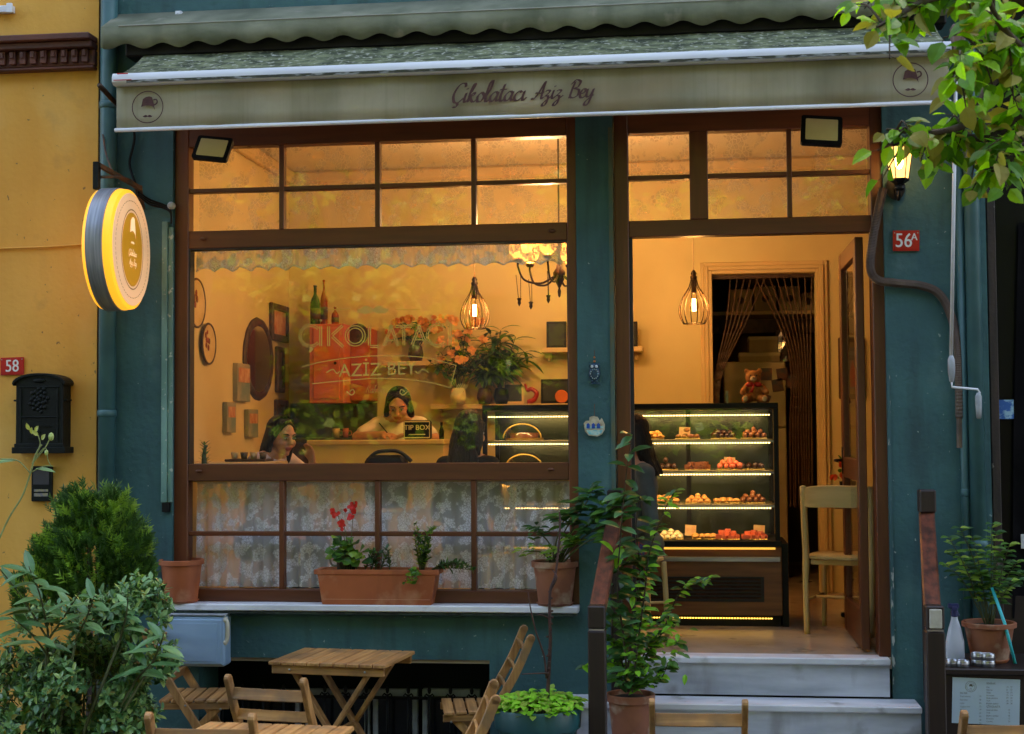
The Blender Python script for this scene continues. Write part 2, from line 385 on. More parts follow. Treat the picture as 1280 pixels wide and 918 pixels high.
STEEL = mat('brushed_steel', srgb(170, 172, 176), srgb(140, 142, 148), scale=(3, 30, 30), rough=.28, metal=.9)
TERRA = mat('terracotta_plastic', srgb(182, 98, 56), srgb(160, 82, 46), scale=4, rough=.55, bump=.06, c3=srgb(204, 146, 108), s3=7, lo3=.56, hi3=.78)
TERRA2 = mat('weathered_terracotta', srgb(156, 94, 62), srgb(118, 68, 46), scale=5, rough=.7, bump=.12, c3=srgb(184, 156, 128), s3=9, lo3=.54, hi3=.72)
streaks(TERRA, srgb(120, 66, 40), 12, 1.5, .55, .75, .5)
SOIL = mat('potting_soil', srgb(48, 36, 26), srgb(30, 22, 16), scale=40, rough=.95, bump=.8, bscale=80)
STEM = mat('green_stem', srgb(84, 92, 48), srgb(66, 70, 38), scale=20, rough=.7)
BARK = mat('bark', srgb(82, 66, 52), srgb(52, 42, 34), scale=(30, 30, 8), rough=.9, bump=.6)
streaks(MARBLE, srgb(128, 116, 96), 5, 7, .62, .74, .7); streaks(MARBLE2, srgb(98, 84, 66), 4, 1.2, .60, .76, .6)
for w_ in OAK.values(): streaks(w_, srgb(104, 88, 70), 9, 9, .60, .72, .55)
CAST = mat('grimy_white_paint', srgb(176, 180, 184), srgb(120, 124, 128), scale=8, rough=.6, bump=.1)
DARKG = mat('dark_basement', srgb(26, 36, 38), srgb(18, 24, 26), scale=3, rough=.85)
SKIN = mat('skin', srgb(206, 152, 122), srgb(196, 140, 110), scale=20, rough=.5)
LIP = mat('lips', srgb(168, 86, 80), rough=.4)
HAIRM = mat('dark_hair', srgb(30, 22, 18), srgb(16, 12, 10), scale=(90, 90, 8), rough=.45, bump=.9, bscale=(160, 160, 9), spec=.25)
GLASS = glassmat('window_glass', refl=1.25, dirt=.012)
GLASS2 = glassmat('display_glass', refl=1.2)
def lt(name, loc, e, c, r=.03, parent=None):
    d = bpy.data.lights.new(name, 'POINT'); d.energy = e; d.color = c; d.shadow_soft_size = r
    o = bpy.data.objects.new(name, d); col.objects.link(o); o.location = loc
    if parent: o.parent = parent; o.location = wm(parent).inverted() @ V(loc)
    return o
# ================================================================== THE SETTING
ZF = .70                                                   # café floor level
YB = 3.10                                                  # back wall of the café
ZC = 3.95
xWL, _, xWR, _ = rect(217, 200, 722, 700, .02)             # window opening
zWB, zWT = P(472, 754, .02).z, P(472, 148, .02).z
xPR = P(768, 450, 0).x                                     # right edge of the slim pillar
xDR = P(1110, 560, 0).x                                    # left edge of the right-hand wall
xBL = P(124, 450, 0).x                                     # seam between the two buildings
xBR = P(1236, 450, 0).x
ZTOP = 7.2
zSOF = P(640, 120, 0).z
g = MB().add([(-60, -60, 0), (60, -60, 0), (60, 60, 0), (-60, 60, 0)], [(0, 1, 2, 3)]).build('ground', PAVE); tag(g, kind='structure')
m = MB().box(-4.2, -.78, 0.004, 4.2, 0, .055)
tag(m.build('raised_pavement_strip', mat('strip_stone', srgb(80, 78, 74), srgb(60, 58, 56), scale=6, rough=.85, bump=.3), bevel=.008), kind='structure')

# ---- café building
B = thing('cafe_building', 'teal plastered café shopfront with brown timber window and open doorway', 'building', (0, 0, 0))
w = MB()
w.box(xBL, 0, 0, xWL, .34, ZTOP)                            # left of the window
w.box(xWL, 0, .66, xWR, .34, zWB-.005)                      # apron below the sill
w.box(xWL, 0, 0, xWL+.16, .34, .66); w.box(P(612, 850, 0).x, 0, 0, xWR, .34, .66)
w.box(xWR, 0, 0, xPR, .34, zWT)                             # slim pillar
w.box(xDR, 0, 0, xBR, .34, ZTOP)                            # right of the door
w.box(xWL, .0, zWT, xDR, .34, ZTOP)                         # above everything
w.build('wall', TEAL, B)
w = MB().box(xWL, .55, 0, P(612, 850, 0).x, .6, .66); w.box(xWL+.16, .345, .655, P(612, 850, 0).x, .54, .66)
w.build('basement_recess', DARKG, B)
# weathered edge strip of the pillar facing the door
MB().box(xPR-.022, -.008, ZF-.1, xPR+.002, -.001, zWT-.1).build('corner_bead', mat('worn_corner_paint', srgb(92, 88, 58), srgb(60, 92, 88), scale=(20, 20, 5), rough=.6, bump=.2), B)
MB().box(xDR+.001, -.006, .49, xDR+.016, -.001, 2.2).build('corner_bead', mat('chipped_corner_paint', srgb(54, 92, 96), srgb(176, 180, 172), scale=(40, 40, 9), rough=.6, bump=.3, lo=.56, hi=.6), B)
# marble sill
s0, s1 = P(204, 760, -.07).x, P(723, 760, -.07).x
MB().box(s0, -.085, zWB-.036, s1, .06, zWB).build('window_sill', MARBLE, B, bevel=.005)
MB().box(s0+.01, -.075, zWB-.052, s1-.01, -.0, zWB-.038).build('sill_mortar', mat('sill_mortar', srgb(60, 74, 66), srgb(34, 42, 38), scale=30, rough=.9, bump=.5), B)

# ---- window frame
def frame_bar(mb, u0, v0, u1, v1, Y0, Y1):
    x0, z0, x1, z1 = rect(u0, v0, u1, v1, Y0); mb.box(x0, Y0, z0, x1, Y1, z1)
W = MB(); a, b = .03, .12
xs = [P(235, 430, a).x, P(710, 430, a).x]
zr = {k: P(472, v, a).z for k, v in dict(t0=177, m0=283.5, m1=305.7, l0=579.5, l1=601, b0=738).items()}
W.box(xWL, a, zWB, xs[0], b, zWT); W.box(xs[1], a, zWB, xWR, b, zWT)
fw = thing('window_frame', None, None); fw.parent = B; build_each(W, 'stile', FRW['z'], fw, bevel=.004)
W = MB()
W.box(xs[0], a+.002, zr['t0'], xs[1], b, zWT); W.box(xs[0], a+.002, zr['m1'], xs[1], b, zr['m0'])
W.box(xs[0], a+.002, zr['l1'], xs[1], b, zr['l0']); W.box(xs[0], a+.002, zWB, xs[1], b, zr['b0'])
build_each(W, 'rail', FRW['x'], fw, bevel=.004)
for (zl, zh, vm) in ((zr['m0'], zr['t0'], 232), (zr['b0'], zr['l1'], 668)):
    zm = P(472, vm, a).z; xx = [P(u, vm, a).x for u in (351, 471, 591.5)]
    mu = MB()
    for x in xx: mu.box(x-.014, a+.012, zl, x+.014, b-.02, zh)
    build_each(mu, 'mullion', FRW['z'], fw, bevel=.003)
    mu = MB(); e = [xs[0]]+xx+[xs[1]]
    for i in range(4): mu.box(e[i]+(.014 if i else 0), a+.014, zm-.012, e[i+1]-(.014 if i < 3 else 0), b-.022, zm+.012)
    build_each(mu, 'glazing_bar', FRW['x'], fw, bevel=.003)
    for i in range(4):
        for (z0, z1) in ((zl, zm-.012), (zm+.012, zh)):
            MB().box(e[i]+(.014 if i else 0), .072, z0, e[i+1]-(.014 if i < 3 else 0), .076, z1).build('pane', GLASS, fw)
MB().box(xs[0], .072, zr['l0'], xs[1], .076, zr['m1']).build('pane', GLASS, fw)
BLK = mat('black_gasket', (.01, .01, .01), rough=.6)
k = MB(); gz = (zr['l0'], zr['m1'])
k.box(xs[0], a+.004, gz[0], xs[0]+.009, b-.01, gz[1]); k.box(xs[1]-.004, a+.004, gz[0], xs[1], b-.01, gz[1]); k.box(xs[0]+.009, a+.004, gz[1]-.007, xs[1]-.004, b-.01, gz[1])
build_each(k, 'gasket', BLK, fw)
for (u, v) in ((249, 589), (689, 587), (254, 299), (690, 289)):
    p = P(u, v, a-.004); MB().lathe([(.003, 0), (.016, -.001), (.018, -.006), (.010, -.011), (.001, -.012)], p, 12, axis='y', sx=1.1, sy=.55).build('frame_cap', FRW['x'], fw, True)

# lettering on the big pane (gold film on the inside of the glass)
GOLD = leafmat('gold_film', srgb(196, 176, 96), .2, .5, .1)
yb = .068
def gp(u, v): return P(u, v, yb)
S = 1/230
L = MB()
moustache(L, gp(466, 389), X_, Z_, 21*S*2)
for (u0, u1) in ((409, 440), (494, 526)): L.flat([(0, 0), ((u1-u0)*S, 0), ((u1-u0)*S, .005), (0, .005)], gp(u0, 388), X_, Z_)
def dbl(mb, path, wdt, gap=.011, t=.0058):                      # double-line deco lettering
    pts = [V(p) for p in path]
    for off in (-gap, 0.0) if wdt == 2 else (0,):
        for i in range(len(pts)-1):
            A_, B_ = pts[i], pts[i+1]; d = (B_-A_).normalized(); nn = V((-d.z, 0, d.x))
            o_ = nn*off; q = nn*t/2
            jj = V((0, -(len(mb.f) % 89)*1e-5, 0)); mb.add([A_+o_+q+jj, A_+o_-q+jj, B_+o_-q+jj, B_+o_+q+jj], [(0, 1, 2, 3)])
def arc(c, r, a0, a1, n=14, sx=1): return [V((c.x+math.cos(R(a0+(a1-a0)*i/n))*r*sx, yb, c.z+math.sin(R(a0+(a1-a0)*i/n))*r)) for i in range(n+1)]
def line_(*uv): return [gp(u, v) for u, v in uv]
yt, ybm, h2 = 408, 433, .054
dbl(L, arc(gp(388, 420), h2, 40, 320), 2)
L.add([gp(388, 434), gp(392, 436), gp(388, 441), gp(386, 440)], [(0, 1, 2, 3)])
dbl(L, line_((402, yt), (402, ybm)), 2); L.ball(gp(401, 401), .007, 8)
dbl(L, line_((412, yt), (412, ybm)), 2); dbl(L, line_((429, yt), (416, 420), (430, ybm)), 2)
dbl(L, arc(gp(444, 420), h2*1.06, 0, 360, 28), 2, gap=-.014)
dbl(L, line_((463, yt-1), (463, ybm-1), (474, ybm-1)), 2)
dbl(L, line_((479, ybm-1), (489, yt-2), (499, ybm-1)), 2); dbl(L, line_((483, 426), (495, 426)), 1)
dbl(L, line_((494, yt-1), (515, yt-1)), 2); dbl(L, line_((506, yt), (506, ybm-2)), 2)
dbl(L, line_((514, ybm-2), (524, yt-2), (534, ybm-2)), 2); dbl(L, line_((518, 425), (530, 425)), 1)
dbl(L, arc(gp(547, 419), h2, 45, 315), 2)
dbl(L, line_((564, yt-4), (564, ybm-1)), 2)
text_mb('AZİZ BEY', 17.5*S*1.35, gp(472, 469.5), (1, 0, .02), (0, 0, 1), L)
for pts in (((378, 459), (400, 453), (440, 447), (480, 445), (530, 447), (570, 457), (563, 485)), ((390, 480), (430, 476), (480, 473), (530, 477), (563, 485))):
    dbl(L, cr([gp(u, v) for u, v in pts[:6]] if len(pts) > 5 else [gp(u, v) for u, v in pts], 5)+([gp(*pts[6])] if len(pts) > 6 else []), 1, t=.0045)
script_mb('Kahveci', .0205, gp(470, 491), X_, Z_, nib=.16, mb=L)
for u, sg in ((437, 1), (506, -1)): dbl(L, cr([gp(u, 490), gp(u+4*sg, 487), gp(u+6*sg, 491), gp(u+2*sg, 494), gp(u-4*sg, 489)], 5), 1, t=.006)
for u, sg in ((416, 1), (528, -1)): dbl(L, cr([gp(u-8*sg, 466), gp(u, 462), gp(u+5*sg, 467), gp(u+9*sg, 464)], 5), 1, t=.006)
for i in range(6): dbl(L, line_((562+i*3.3, 496-i*1.0), (574+i*2.2, 480+i*.2)), 1, t=.004)
L.build('gold_lettering', GOLD, fw)

# ---- door surround and transom lights
D = MB(); dx = {k: P(u, 300, a).x for k, u in dict(l0=768.5, l1=786, r0=1089.5, r1=1110.5, m0=863, m1=886).items()}
dz = {k: P(940, v, a).z for k, v in dict(t=162, b0=272.5, b1=293).items()}
D.box(dx['l0'], a, ZF, dx['l1'], b, zWT); D.box(dx['r0'], a, ZF, dx['r1'], b+.05, zWT); D.box(dx['m0'], a+.002, dz['b0'], dx['m1'], b, dz['t'])
df = thing('door_frame', None, None); df.parent = B; build_each(D, 'jamb', FRW['z'], df, bevel=.004)
D = MB().box(dx['l1'], a+.002, dz['t'], dx['r0'], b, zWT).box(dx['l1'], a+.003, dz['b1'], dx['r0'], b, dz['b0'])
build_each(D, 'rail', FRW['x'], df, bevel=.004)
zm = P(940, 218, a).z
for (x0, x1, mid) in ((dx['l1'], dx['m0'], None), (dx['m1'], dx['r0'], P(987, 218, a).x)):
    e = [x0, mid, x1] if mid else [x0, x1]
    if mid: MB().box(mid-.013, a+.012, dz['b0'], mid+.013, b-.02, dz['t']).build('mullion', FRW['z'], df, bevel=.003)
    for i in range(len(e)-1):
        xa, xb = e[i]+(.013 if i else 0), e[i+1]-(.013 if mid and i == 0 else 0)
        MB().box(xa, a+.014, zm-.012, xb, b-.022, zm+.012).build('glazing_bar', FRW['x'], df, bevel=.003)
        for (z0, z1) in ((dz['b0'], zm-.012), (zm+.012, dz['t'])): MB().box(xa, .072, z0, xb, .076, z1).build('pane', GLASS, df)
MB().box(dx['l1'], a+.02, ZF, dx['l1']+.018, b-.01, dz['b1']).build('door_rebate', BLK, df)
# open door leaf, swung inward
xh = dx['r0']-.03; dl = MB(); y0, y1 = .16, 1.02; z0, z1 = ZF+.015, dz['b1']-.01
dl.box(xh-.045, y0, z0, xh, y0+.10, z1); dl.box(xh-.045, y1-.10, z0, xh, y1, z1)
lf = thing('door_leaf', None, None); lf.parent = B; build_each(dl, 'stile', FRW['z'], lf, bevel=.004)
dl = MB().box(xh-.044, y0+.10, z1-.10, xh-.001, y1-.10, z1).box(xh-.044, y0+.10, z0, xh-.001, y1-.10, z0+.2).box(xh-.044, y0+.10, 1.62, xh-.001, y1-.10, 1.74)
build_each(dl, 'door_rail', FRW['y'], lf, bevel=.004)
MB().box(xh-.026, y0+.10, z0+.2, xh-.020, y1-.10, 1.62).build('pane', GLASS, lf); MB().box(xh-.026, y0+.10, 1.74, xh-.020, y1-.10, z1-.10).build('pane', GLASS, lf)
hd = MB().tube([(xh-.046, y1-.05, 1.72), (xh-.09, y1-.05, 1.72), (xh-.09, y1-.17, 1.72)], .009, 8).box(xh-.05, y1-.07, 1.64, xh-.045, y1-.03, 1.8); hd.build('handle', BRONZE, lf, True)

# ---- interior shell
xIL = P(200, 430, .34).x; xIR = P(1225, 430, .34).x
fl = MB().box(xIL-.1, .012, ZF-.06, xIR+.1, YB+2.6, ZF); tag(fl.build('interior_floor', FLOORM), kind='structure')
iw = MB()
q = rect(892, 342, 1022, 700, YB); dxl, dxr, dtop = q[0], q[2], q[3]
iw.box(xIL-.1, YB, ZF, dxl, YB+.12, ZC); iw.box(dxr, YB, ZF, xIR+.1, YB+.12, ZC); iw.box(dxl, YB, dtop, dxr, YB+.12, ZC)
iw.box(xIL-.1, .34, ZF, xIL, YB, ZC); iw.box(xIR, .34, ZF, xIR+.1, YB, ZC)
iw.build('interior_wall', WALLI, B)
MB().box(xIL-.1, .34, ZC, xIR+.1, YB+.12, ZC+.1).build('ceiling', CEIL, B)
cm = MB().box(xIL+.001, YB-.07, ZC-.10, xIR-.001, YB-.001, ZC-.001).box(xIL+.001, .35, ZC-.10, xIL+.07, YB-.07, ZC-.001); cm.build('ceiling_cornice', TRIM, B, bevel=.02)
# back room
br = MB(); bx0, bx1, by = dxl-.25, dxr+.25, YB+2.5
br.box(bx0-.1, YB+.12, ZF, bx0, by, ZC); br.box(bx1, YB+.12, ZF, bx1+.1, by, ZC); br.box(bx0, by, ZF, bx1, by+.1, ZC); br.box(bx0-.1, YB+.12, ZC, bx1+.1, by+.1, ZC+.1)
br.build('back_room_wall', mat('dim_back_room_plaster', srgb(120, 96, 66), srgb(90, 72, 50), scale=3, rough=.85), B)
tr = MB(); t = .088
for (k_, yy) in ((0, .022), (.03, .036), (.058, .026)):
    tr.box(dxl-t+k_, YB-yy, ZF, dxl-t+k_+.03, YB-.001, dtop+t-k_); tr.box(dxr+t-k_-.03, YB-yy, ZF, dxr+t-k_, YB-.001, dtop+t-k_)
    tr.box(dxl-t+k_+.03, YB-yy, dtop+t-k_-.03, dxr+t-k_-.03, YB-.001, dtop+t-k_)
tr.build('doorway_architrave', TRIM, B, bevel=.004)
# inner window ledge
MB().box(xWL, .13, zr['l1']-.01, xWR, .36, zr['l1']+.012).build('inner_ledge', TRIM, B, bevel=.004)
# ---- roof so that the building shades the street
MB().box(xBL, -.1, ZTOP, xBR, 8, ZTOP+.15).box(xBL, 7.8, 0, xBR, 8, ZTOP).box(xBL, .34, 0, xBL+.1, 7.8, ZTOP).box(xBR-.1, .34, 0, xBR, 7.8, ZTOP).box(xBL, .34, ZC+.15, xBR, 7.8, ZC+.3).build('roof', mat('roof_tile', srgb(120, 70, 50), srgb(96, 56, 42), scale=5), B)

# ---- basement windows in the recess
for i, (u0, u1) in enumerate(((268, 375), (380, 462), (466, 522), (528, 600))):
    x0, _, x1, zt = rect(u0, 862, u1, 1010, .3)
    f_ = MB().box(x0, .30, zt-.04, x1, .34, zt).box(x0, .30, .08, x0+.03, .34, zt-.04).box(x1-.03, .30, .08, x1, .34, zt-.04)
    wf = f_.build('basement_window', CAST, B, bevel=.003)
    MB().box(x0+.03, .315, .08, x1-.03, .32, zt-.04).build('pane', mat('black_glass', (.006, .008, .01), rough=.15), wf)
gm = MB()
x0, x1 = P(268, 880, .24).x, P(606, 880, .24).x; zt = P(472, 872, .24).z
gm.box(x0, .235, zt-.008, x1, .245, zt+.008)
for i in range(13):
    x = x0+(x1-x0)*(i+.4)/13
    gm.tube([(x, .23, .06), (x, .23, zt+.02)], .008, 6); gm.ball((x, .23, zt+.045), (.011, .008, .022), 8)
    for sg in (-1, 1): gm.tube([(x, .23, zt+.012), (x+sg*.018, .23, zt+.025), (x+sg*.026, .23, zt+.014), (x+sg*.02, .23, zt+.004)], .005, 6)
gm.build('iron_grille', BLACKM, B, True)

# ---- marble entrance steps
E = thing('entrance_steps', 'white marble entrance steps rising to the open café doorway', 'steps', (0, -.3, 0))
ex0, ex1 = P(700, 860, -.1).x, P(1152, 866, -.22).x
tops = [(ZF, .10, -.045, P(768, 815, 0).x+.004, P(1113, 815, -.04).x), (.487, -.005, -.235, ex0, ex1), (.285, -.25, -.50, ex0, ex1), (.09, -.515, -.78, ex0, ex1)]
for (z, ya, yf, x0, x1) in tops:
    MB().box(x0, yf, z-.034, x1, ya, z+.001).build('tread', MARBLE, E, bevel=.006)
    MB().box(x0+.002, yf+.018, z-.2, x1-.004, ya-.003 if ya < 0 else -.004, z-.035).build('riser', MARBLE2, E)

# ---- right-hand drainpipes, left drainpipe
def pipe(u, Y, r, z0, z1, cols, label):
    o = thing('drainpipe', label, 'drainpipe', (P(u, 450, Y).x, Y, 0)); x = P(u, 450, Y).x
    MB().tube([(x, Y, z0), (x, Y, z1)], r, 16).build('pipe', TEALPIPE, o, True)
    for c in cols:
        c = P(u, c, Y).z; MB().tube([(x, Y, c-.02), (x, Y, c-.015), (x, Y, c+.015), (x, Y, c+.02)], [r*1.02, r*1.14, r*1.14, r*1.02], 16).build('collar', TEALPIPE, o, True)
pipe(134, -.06, .047, .02, ZTOP, (132, 517), 'teal painted drainpipe at the seam beside the ochre wall')
pipe(1219, -.05, .040, .02, ZTOP, (228, 680), 'thicker teal drainpipe at the far right end of the teal wall')
pipe(1203, -.028, .021, .02, P(1203, 560, 0).z+1.5, (616, 690), 'thin teal pipe running beside the thicker right drainpipe')
# pale cable duct left of the window
o = thing('cable_duct', 'weathered pale green cable duct left of the big window', 'cable duct', P(210, 630, 0))
MB().box(P(204, 450, 0).x, -.03, P(210, 628, 0).z, P(211, 450, 0).x, -.001, P(210, 278, 0).z).box(P(211.5, 450, 0).x, -.02, P(210, 628, 0).z, P(217, 450, 0).x, -.001, P(210, 285, 0).z).build(
    'duct_cover', mat('chipped_duct_paint', srgb(120, 160, 148), srgb(84, 122, 112), scale=(12, 12, 3), rough=.55, bump=.3, c3=srgb(176, 186, 172), s3=30, lo3=.62, hi3=.66), o, bevel=.002)
MB().box(P(205, 450, 0).x, -.024, P(210, 640, 0).z, P(214, 450, 0).x, -.001, P(210, 628.5, 0).z).build('duct_end', BLACKM, o)

# ---- ochre neighbour on the left
Yb = thing('ochre_building', 'ochre yellow plastered house wall at the left edge', 'building', (xBL-1.5, 0, 0))
MB().box(-14, -.02, 0, xBL-.006, 8, ZTOP+.6).build('wall', YEL, Yb)
MB().box(xBL-.008, -.012, 0, xBL+.012, .0-.002, ZTOP).build('joint', mat('dark_joint', srgb(40, 36, 32), rough=.9), Yb)
CORN = mat('cornice_brown', srgb(104, 56, 40), srgb(70, 38, 30), scale=(3, 20, 20), rough=.6, bump=.3)
zt, zb = P(60, 45, -.1).z, P(60, 85, -.05).z
c_ = MB(); x1 = xBL-.01; hh = zt-zb
c_.box(-14, -.15, zt-hh*.22, x1, -.021, zt); c_.box(-14, -.12, zt-hh*.45, x1, -.021, zt-hh*.22-.001); c_.box(-14, -.07, zb, x1, -.021, zt-hh*.45-.001); c_.box(-14, -.085, zb-.02, x1, -.021, zb-.002)
co = c_.build('cornice', CORN, Yb, bevel=.006)
dd = MB()
for i in range(60): x = x1-.03-i*.062; dd.box(x-.036, -.095, zb+.015, x, -.0715, zt-hh*.47); dd.box(x-.03, -.105, zb+hh*.28, x-.008, -.0955, zt-hh*.5)
dd.build('dentils', CORN, co, bevel=.003)
c_ = MB(); p0, p1 = P(0, 311, -.03), P(120, 305, -.03); c_.tube([p0+V((-2, 0, -.04)), p0, p0.lerp(p1, .5)+V((0, 0, -.004)), p1, P(124, 300, -.02)], .006, 6)
c_.build('wall_cable', YEL, Yb, True)
p = P(8, 13, -.03); MB().box(p.x-.2, -.06, p.z-.02, p.x+.05, -.021, p.z+.02).box(p.x+.02, -.075, p.z-.028, p.x+.055, -.061, p.z+.028).build('bracket', ALU, Yb, bevel=.003)

# ---- dark shopfront on the right
Nb = thing('neighbouring_shopfront', 'dark glazed neighbouring shopfront at the right edge', 'shopfront', (xBR+.6, 0, 0))
x0 = P(1238, 450, 0).x
MB().box(x0+.045, .12, 0, 9, .14, ZTOP).box(x0+.05, .2, 0, 9, 8, ZTOP).build('glass_and_sun_block', mat('dark_shop_glass', srgb(16, 17, 20), srgb(8, 9, 10), scale=2.5, rough=.35, detail=3, spec=.15), Nb)  # second box is an unseen building volume added to block the sun
MB().box(x0, .02, 0, x0+.045, .16, ZTOP).build('frame', mat('shabby_brown_frame', srgb(54, 40, 34), srgb(28, 22, 20), scale=(20, 20, 4), rough=.6, bump=.3, c3=srgb(130, 120, 112), s3=12, lo3=.64, hi3=.68), Nb, bevel=.004)
MB().box(xBR, .05, 0, x0-.001, .2, ZTOP).build('gap_filler', mat('gap_black', (.008, .009, .01), rough=.9), Nb)
z_ = P(1262, 700, .1).z; MB().box(x0+.05, .09, 0, 9, .118, P(1262, 745, .1).z).build('lower_panel', DKW['x'], Nb)
sh = []; n_ = 24
for i in range(n_+1):
    x = x0+.10+i*(1.1/n_); sh.append([V((x, .085+.02*math.sin(i*1.3), .9)), V((x+.03, .08+.016*math.sin(i*1.7+1), 1.9)), V((x+.08, .09+.01*math.sin(i*2.1), 3.0))])
cv = MB(); vs = [q for r_ in sh for q in r_]; cv.add(vs, [(3*i+j, 3*i+3+j, 3*i+4+j, 3*i+1+j) for i in range(n_) for j in range(2)])
cv.build('dark_drape', mat('dark_drape', srgb(22, 20, 22), srgb(10, 9, 10), scale=4, rough=.9, spec=.1), Nb, True)
x0_, z0_, x1_, z1_ = rect(1247, 500, 1267, 524, .07); st = MB().box(x0_, .068, z0_, x1_, .07, z1_); st.build('blue_sticker', mat('blue_sticker', srgb(38, 96, 170), srgb(150, 190, 210), scale=(30, 5, 30), rough=.4, lo=.5, hi=.6), Nb)
x0_, z0_, x1_, z1_ = rect(1276, 668, 1296, 686, .07); MB().box(x0_, .066, z0_, x1_, .07, z1_).build('white_notice', mat('notice_white', (.6, .6, .58), rough=.6), Nb)

# ---- the opposite side of the street (seen only in the glass)
OB = thing('sky_blocking_house', 'dark house added across the street to block sky light and its reflection in the glass', 'building', (0, -15, 0))
m = MB().box(-22, -19, 0, 24, -15, 15); m.build('wall', mat('opposite_plaster', srgb(34, 32, 24), srgb(24, 24, 18), scale=1, rough=.9), OB)  # added house, made tall and near black to block sky and its reflections
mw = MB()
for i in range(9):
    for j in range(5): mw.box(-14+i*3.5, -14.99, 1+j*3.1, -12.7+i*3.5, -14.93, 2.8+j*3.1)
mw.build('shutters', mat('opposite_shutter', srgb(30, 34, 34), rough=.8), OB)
def street_tree(x, y, h, r, seed, label):
    rnd = random.Random(seed); o = thing('street_tree', label, 'tree', (x, y, 0), 'trees across the street')
    tk = MB().tube([(x, y, 0), (x+.1, y, h*.3), (x-.05, y+.1, h*.55)], [.17, .13, .09], 10)
    for i in range(9):
        a_ = i*2.4; q_ = V((x+math.cos(a_)*r*.7, y+math.sin(a_)*r*.7, h*(.5+.05*i)))
        tk.tube([(x, y, h*(.3+.02*i)), V((x, y, h*.45)).lerp(q_, .5)+V((0, 0, .2)), q_], [.06, .04, .015], 6)
    tk.build('trunk', BARK, o, True)
    lf_ = MB(); cl = [V((x+rnd.uniform(-1, 1)*r*.8, y+rnd.uniform(-1, 1)*r*.75, h*rnd.uniform(.3, 1))) for _ in range(20)]
    for c in cl:
        for _ in range(95):
            d = V((rnd.gauss(0, 1), rnd.gauss(0, 1), rnd.gauss(0, .7))); d = d.normalized()*rnd.random()**.5*r*.36
            p_ = c+d; dd_ = V((rnd.gauss(0, 1), rnd.gauss(0, 1), rnd.gauss(-.4, .6))).normalized()*.2; sd = dd_.cross(V((rnd.gauss(0, 1), rnd.gauss(0, 1), 1))).normalized()*.075
            lf_.add([p_, p_+dd_*.5+sd, p_+dd_, p_+dd_*.5-sd], [(0, 1, 2, 3)], rnd.randrange(2))
    lf_.build('crown', [TLEAF1, TLEAF2], o)
TLEAF1 = leafmat('street_leaf_bright', srgb(150, 176, 56), .5); TLEAF2 = leafmat('street_leaf_deep', srgb(100, 140, 44), .4)
street_tree(-4.6, -11.9, 6.6, 1.9, 1, 'tall leafy tree across the street, mirrored left in the glass')
street_tree(-1.0, -12.6, 5.6, 1.7, 2, 'leafy tree across the street mirrored in the middle of the glass')
street_tree(3.2, -11.9, 6.6, 1.9, 3, 'leafy tree across the street mirrored at the right of the glass')
# ================================================================== AWNING
ya = -.55
AWC = leafmat('awning_canvas', srgb(182, 174, 148), .22, .85, .1)
streaks(AWC, srgb(84, 88, 64), 2.0, .6, .44, .72, .75, 2); streaks(AWC, srgb(110, 104, 84), 34, .9, .52, .85, .45, 2); streaks(AWC, srgb(176, 140, 96), 1.1, 4, .52, .75, .5, 2)  # last layer's orange patches paint warm light glowing through the canvas
MOSS = mat('mossy_awning_canvas', srgb(116, 122, 88), srgb(52, 60, 40), scale=(11, 22, 20), rough=.95, bump=.6, bscale=50, lo=.38, hi=.62, c3=srgb(166, 166, 148), s3=34, lo3=.56, hi3=.68)
HOODC = mat('hood_canvas', srgb(134, 134, 110), srgb(98, 102, 80), scale=(3, 3, 6), rough=.9, bump=.15, c3=srgb(150, 142, 124), s3=5)
streaks(HOODC, srgb(74, 80, 58), 6, 2, .5, .75, .6)
BROWNINK = mat('brown_print', srgb(66, 30, 28), srgb(84, 48, 42), scale=30, rough=.7)
ax0, ax1 = P(144, 128, ya).x, P(1188, 95, ya).x
def awz(v0, v1): # height at the mid point
    return P(664, (v0+v1)/2, ya).z
zb1, zb0 = awz(91, 57)+.005, awz(106, 72)              # aluminium front bar
zv0 = awz(165, 126); zvt = zb0
AW = thing('awning', 'weathered grey green retractable awning with white front bar above the café front', 'awning', (0, ya, zb0))
zt_ = P(664, 38, 0).z
cv = MB(); nx, ny = 60, 8; vs = []
for i in range(nx+1):
    for j in range(ny+1):
        t = j/ny; x = ax0+.01+(ax1-ax0-.02)*i/nx
        if j == ny and False: pass
        vs.append(V((x, ya*(1-t)+(-.05)*t, zb1-.01+(zt_-zb1)*t-.025*math.sin(PI*t)+.004*math.sin(i*.9)*math.sin(PI*t))))
cv.add(vs, [(i*(ny+1)+j, (i+1)*(ny+1)+j, (i+1)*(ny+1)+j+1, i*(ny+1)+j+1) for i in range(nx) for j in range(ny)])
o = cv.build('canopy', MOSS, AW, True); sm = o.modifiers.new('thick', 'SOLIDIFY'); sm.thickness = .003
fb = MB(); h_ = zb1-zb0
prof = [(-.03, 0), (-.045, .2*h_), (-.048, .55*h_), (-.035, .9*h_), (-.01, h_), (.02, h_*.95), (.02, 0)]
fb.skin([[V((x, ya+y, zb0+z)) for y, z in prof] for x in (ax0, ax1)])
fb.build('front_bar', ALU, AW, False, auto=40)
gr = mat('bar_grime', srgb(60, 62, 48), srgb(150, 152, 150), scale=(14, 40, 60), rough=.8, lo=.5, hi=.6)
MB().box(ax0+.08, ya-.046, zb0+.1*h_, ax1-.004, ya-.0445, zb0+.34*h_).build('bar_groove', gr, AW)
RED = mat('red_print', srgb(190, 40, 40), rough=.5)
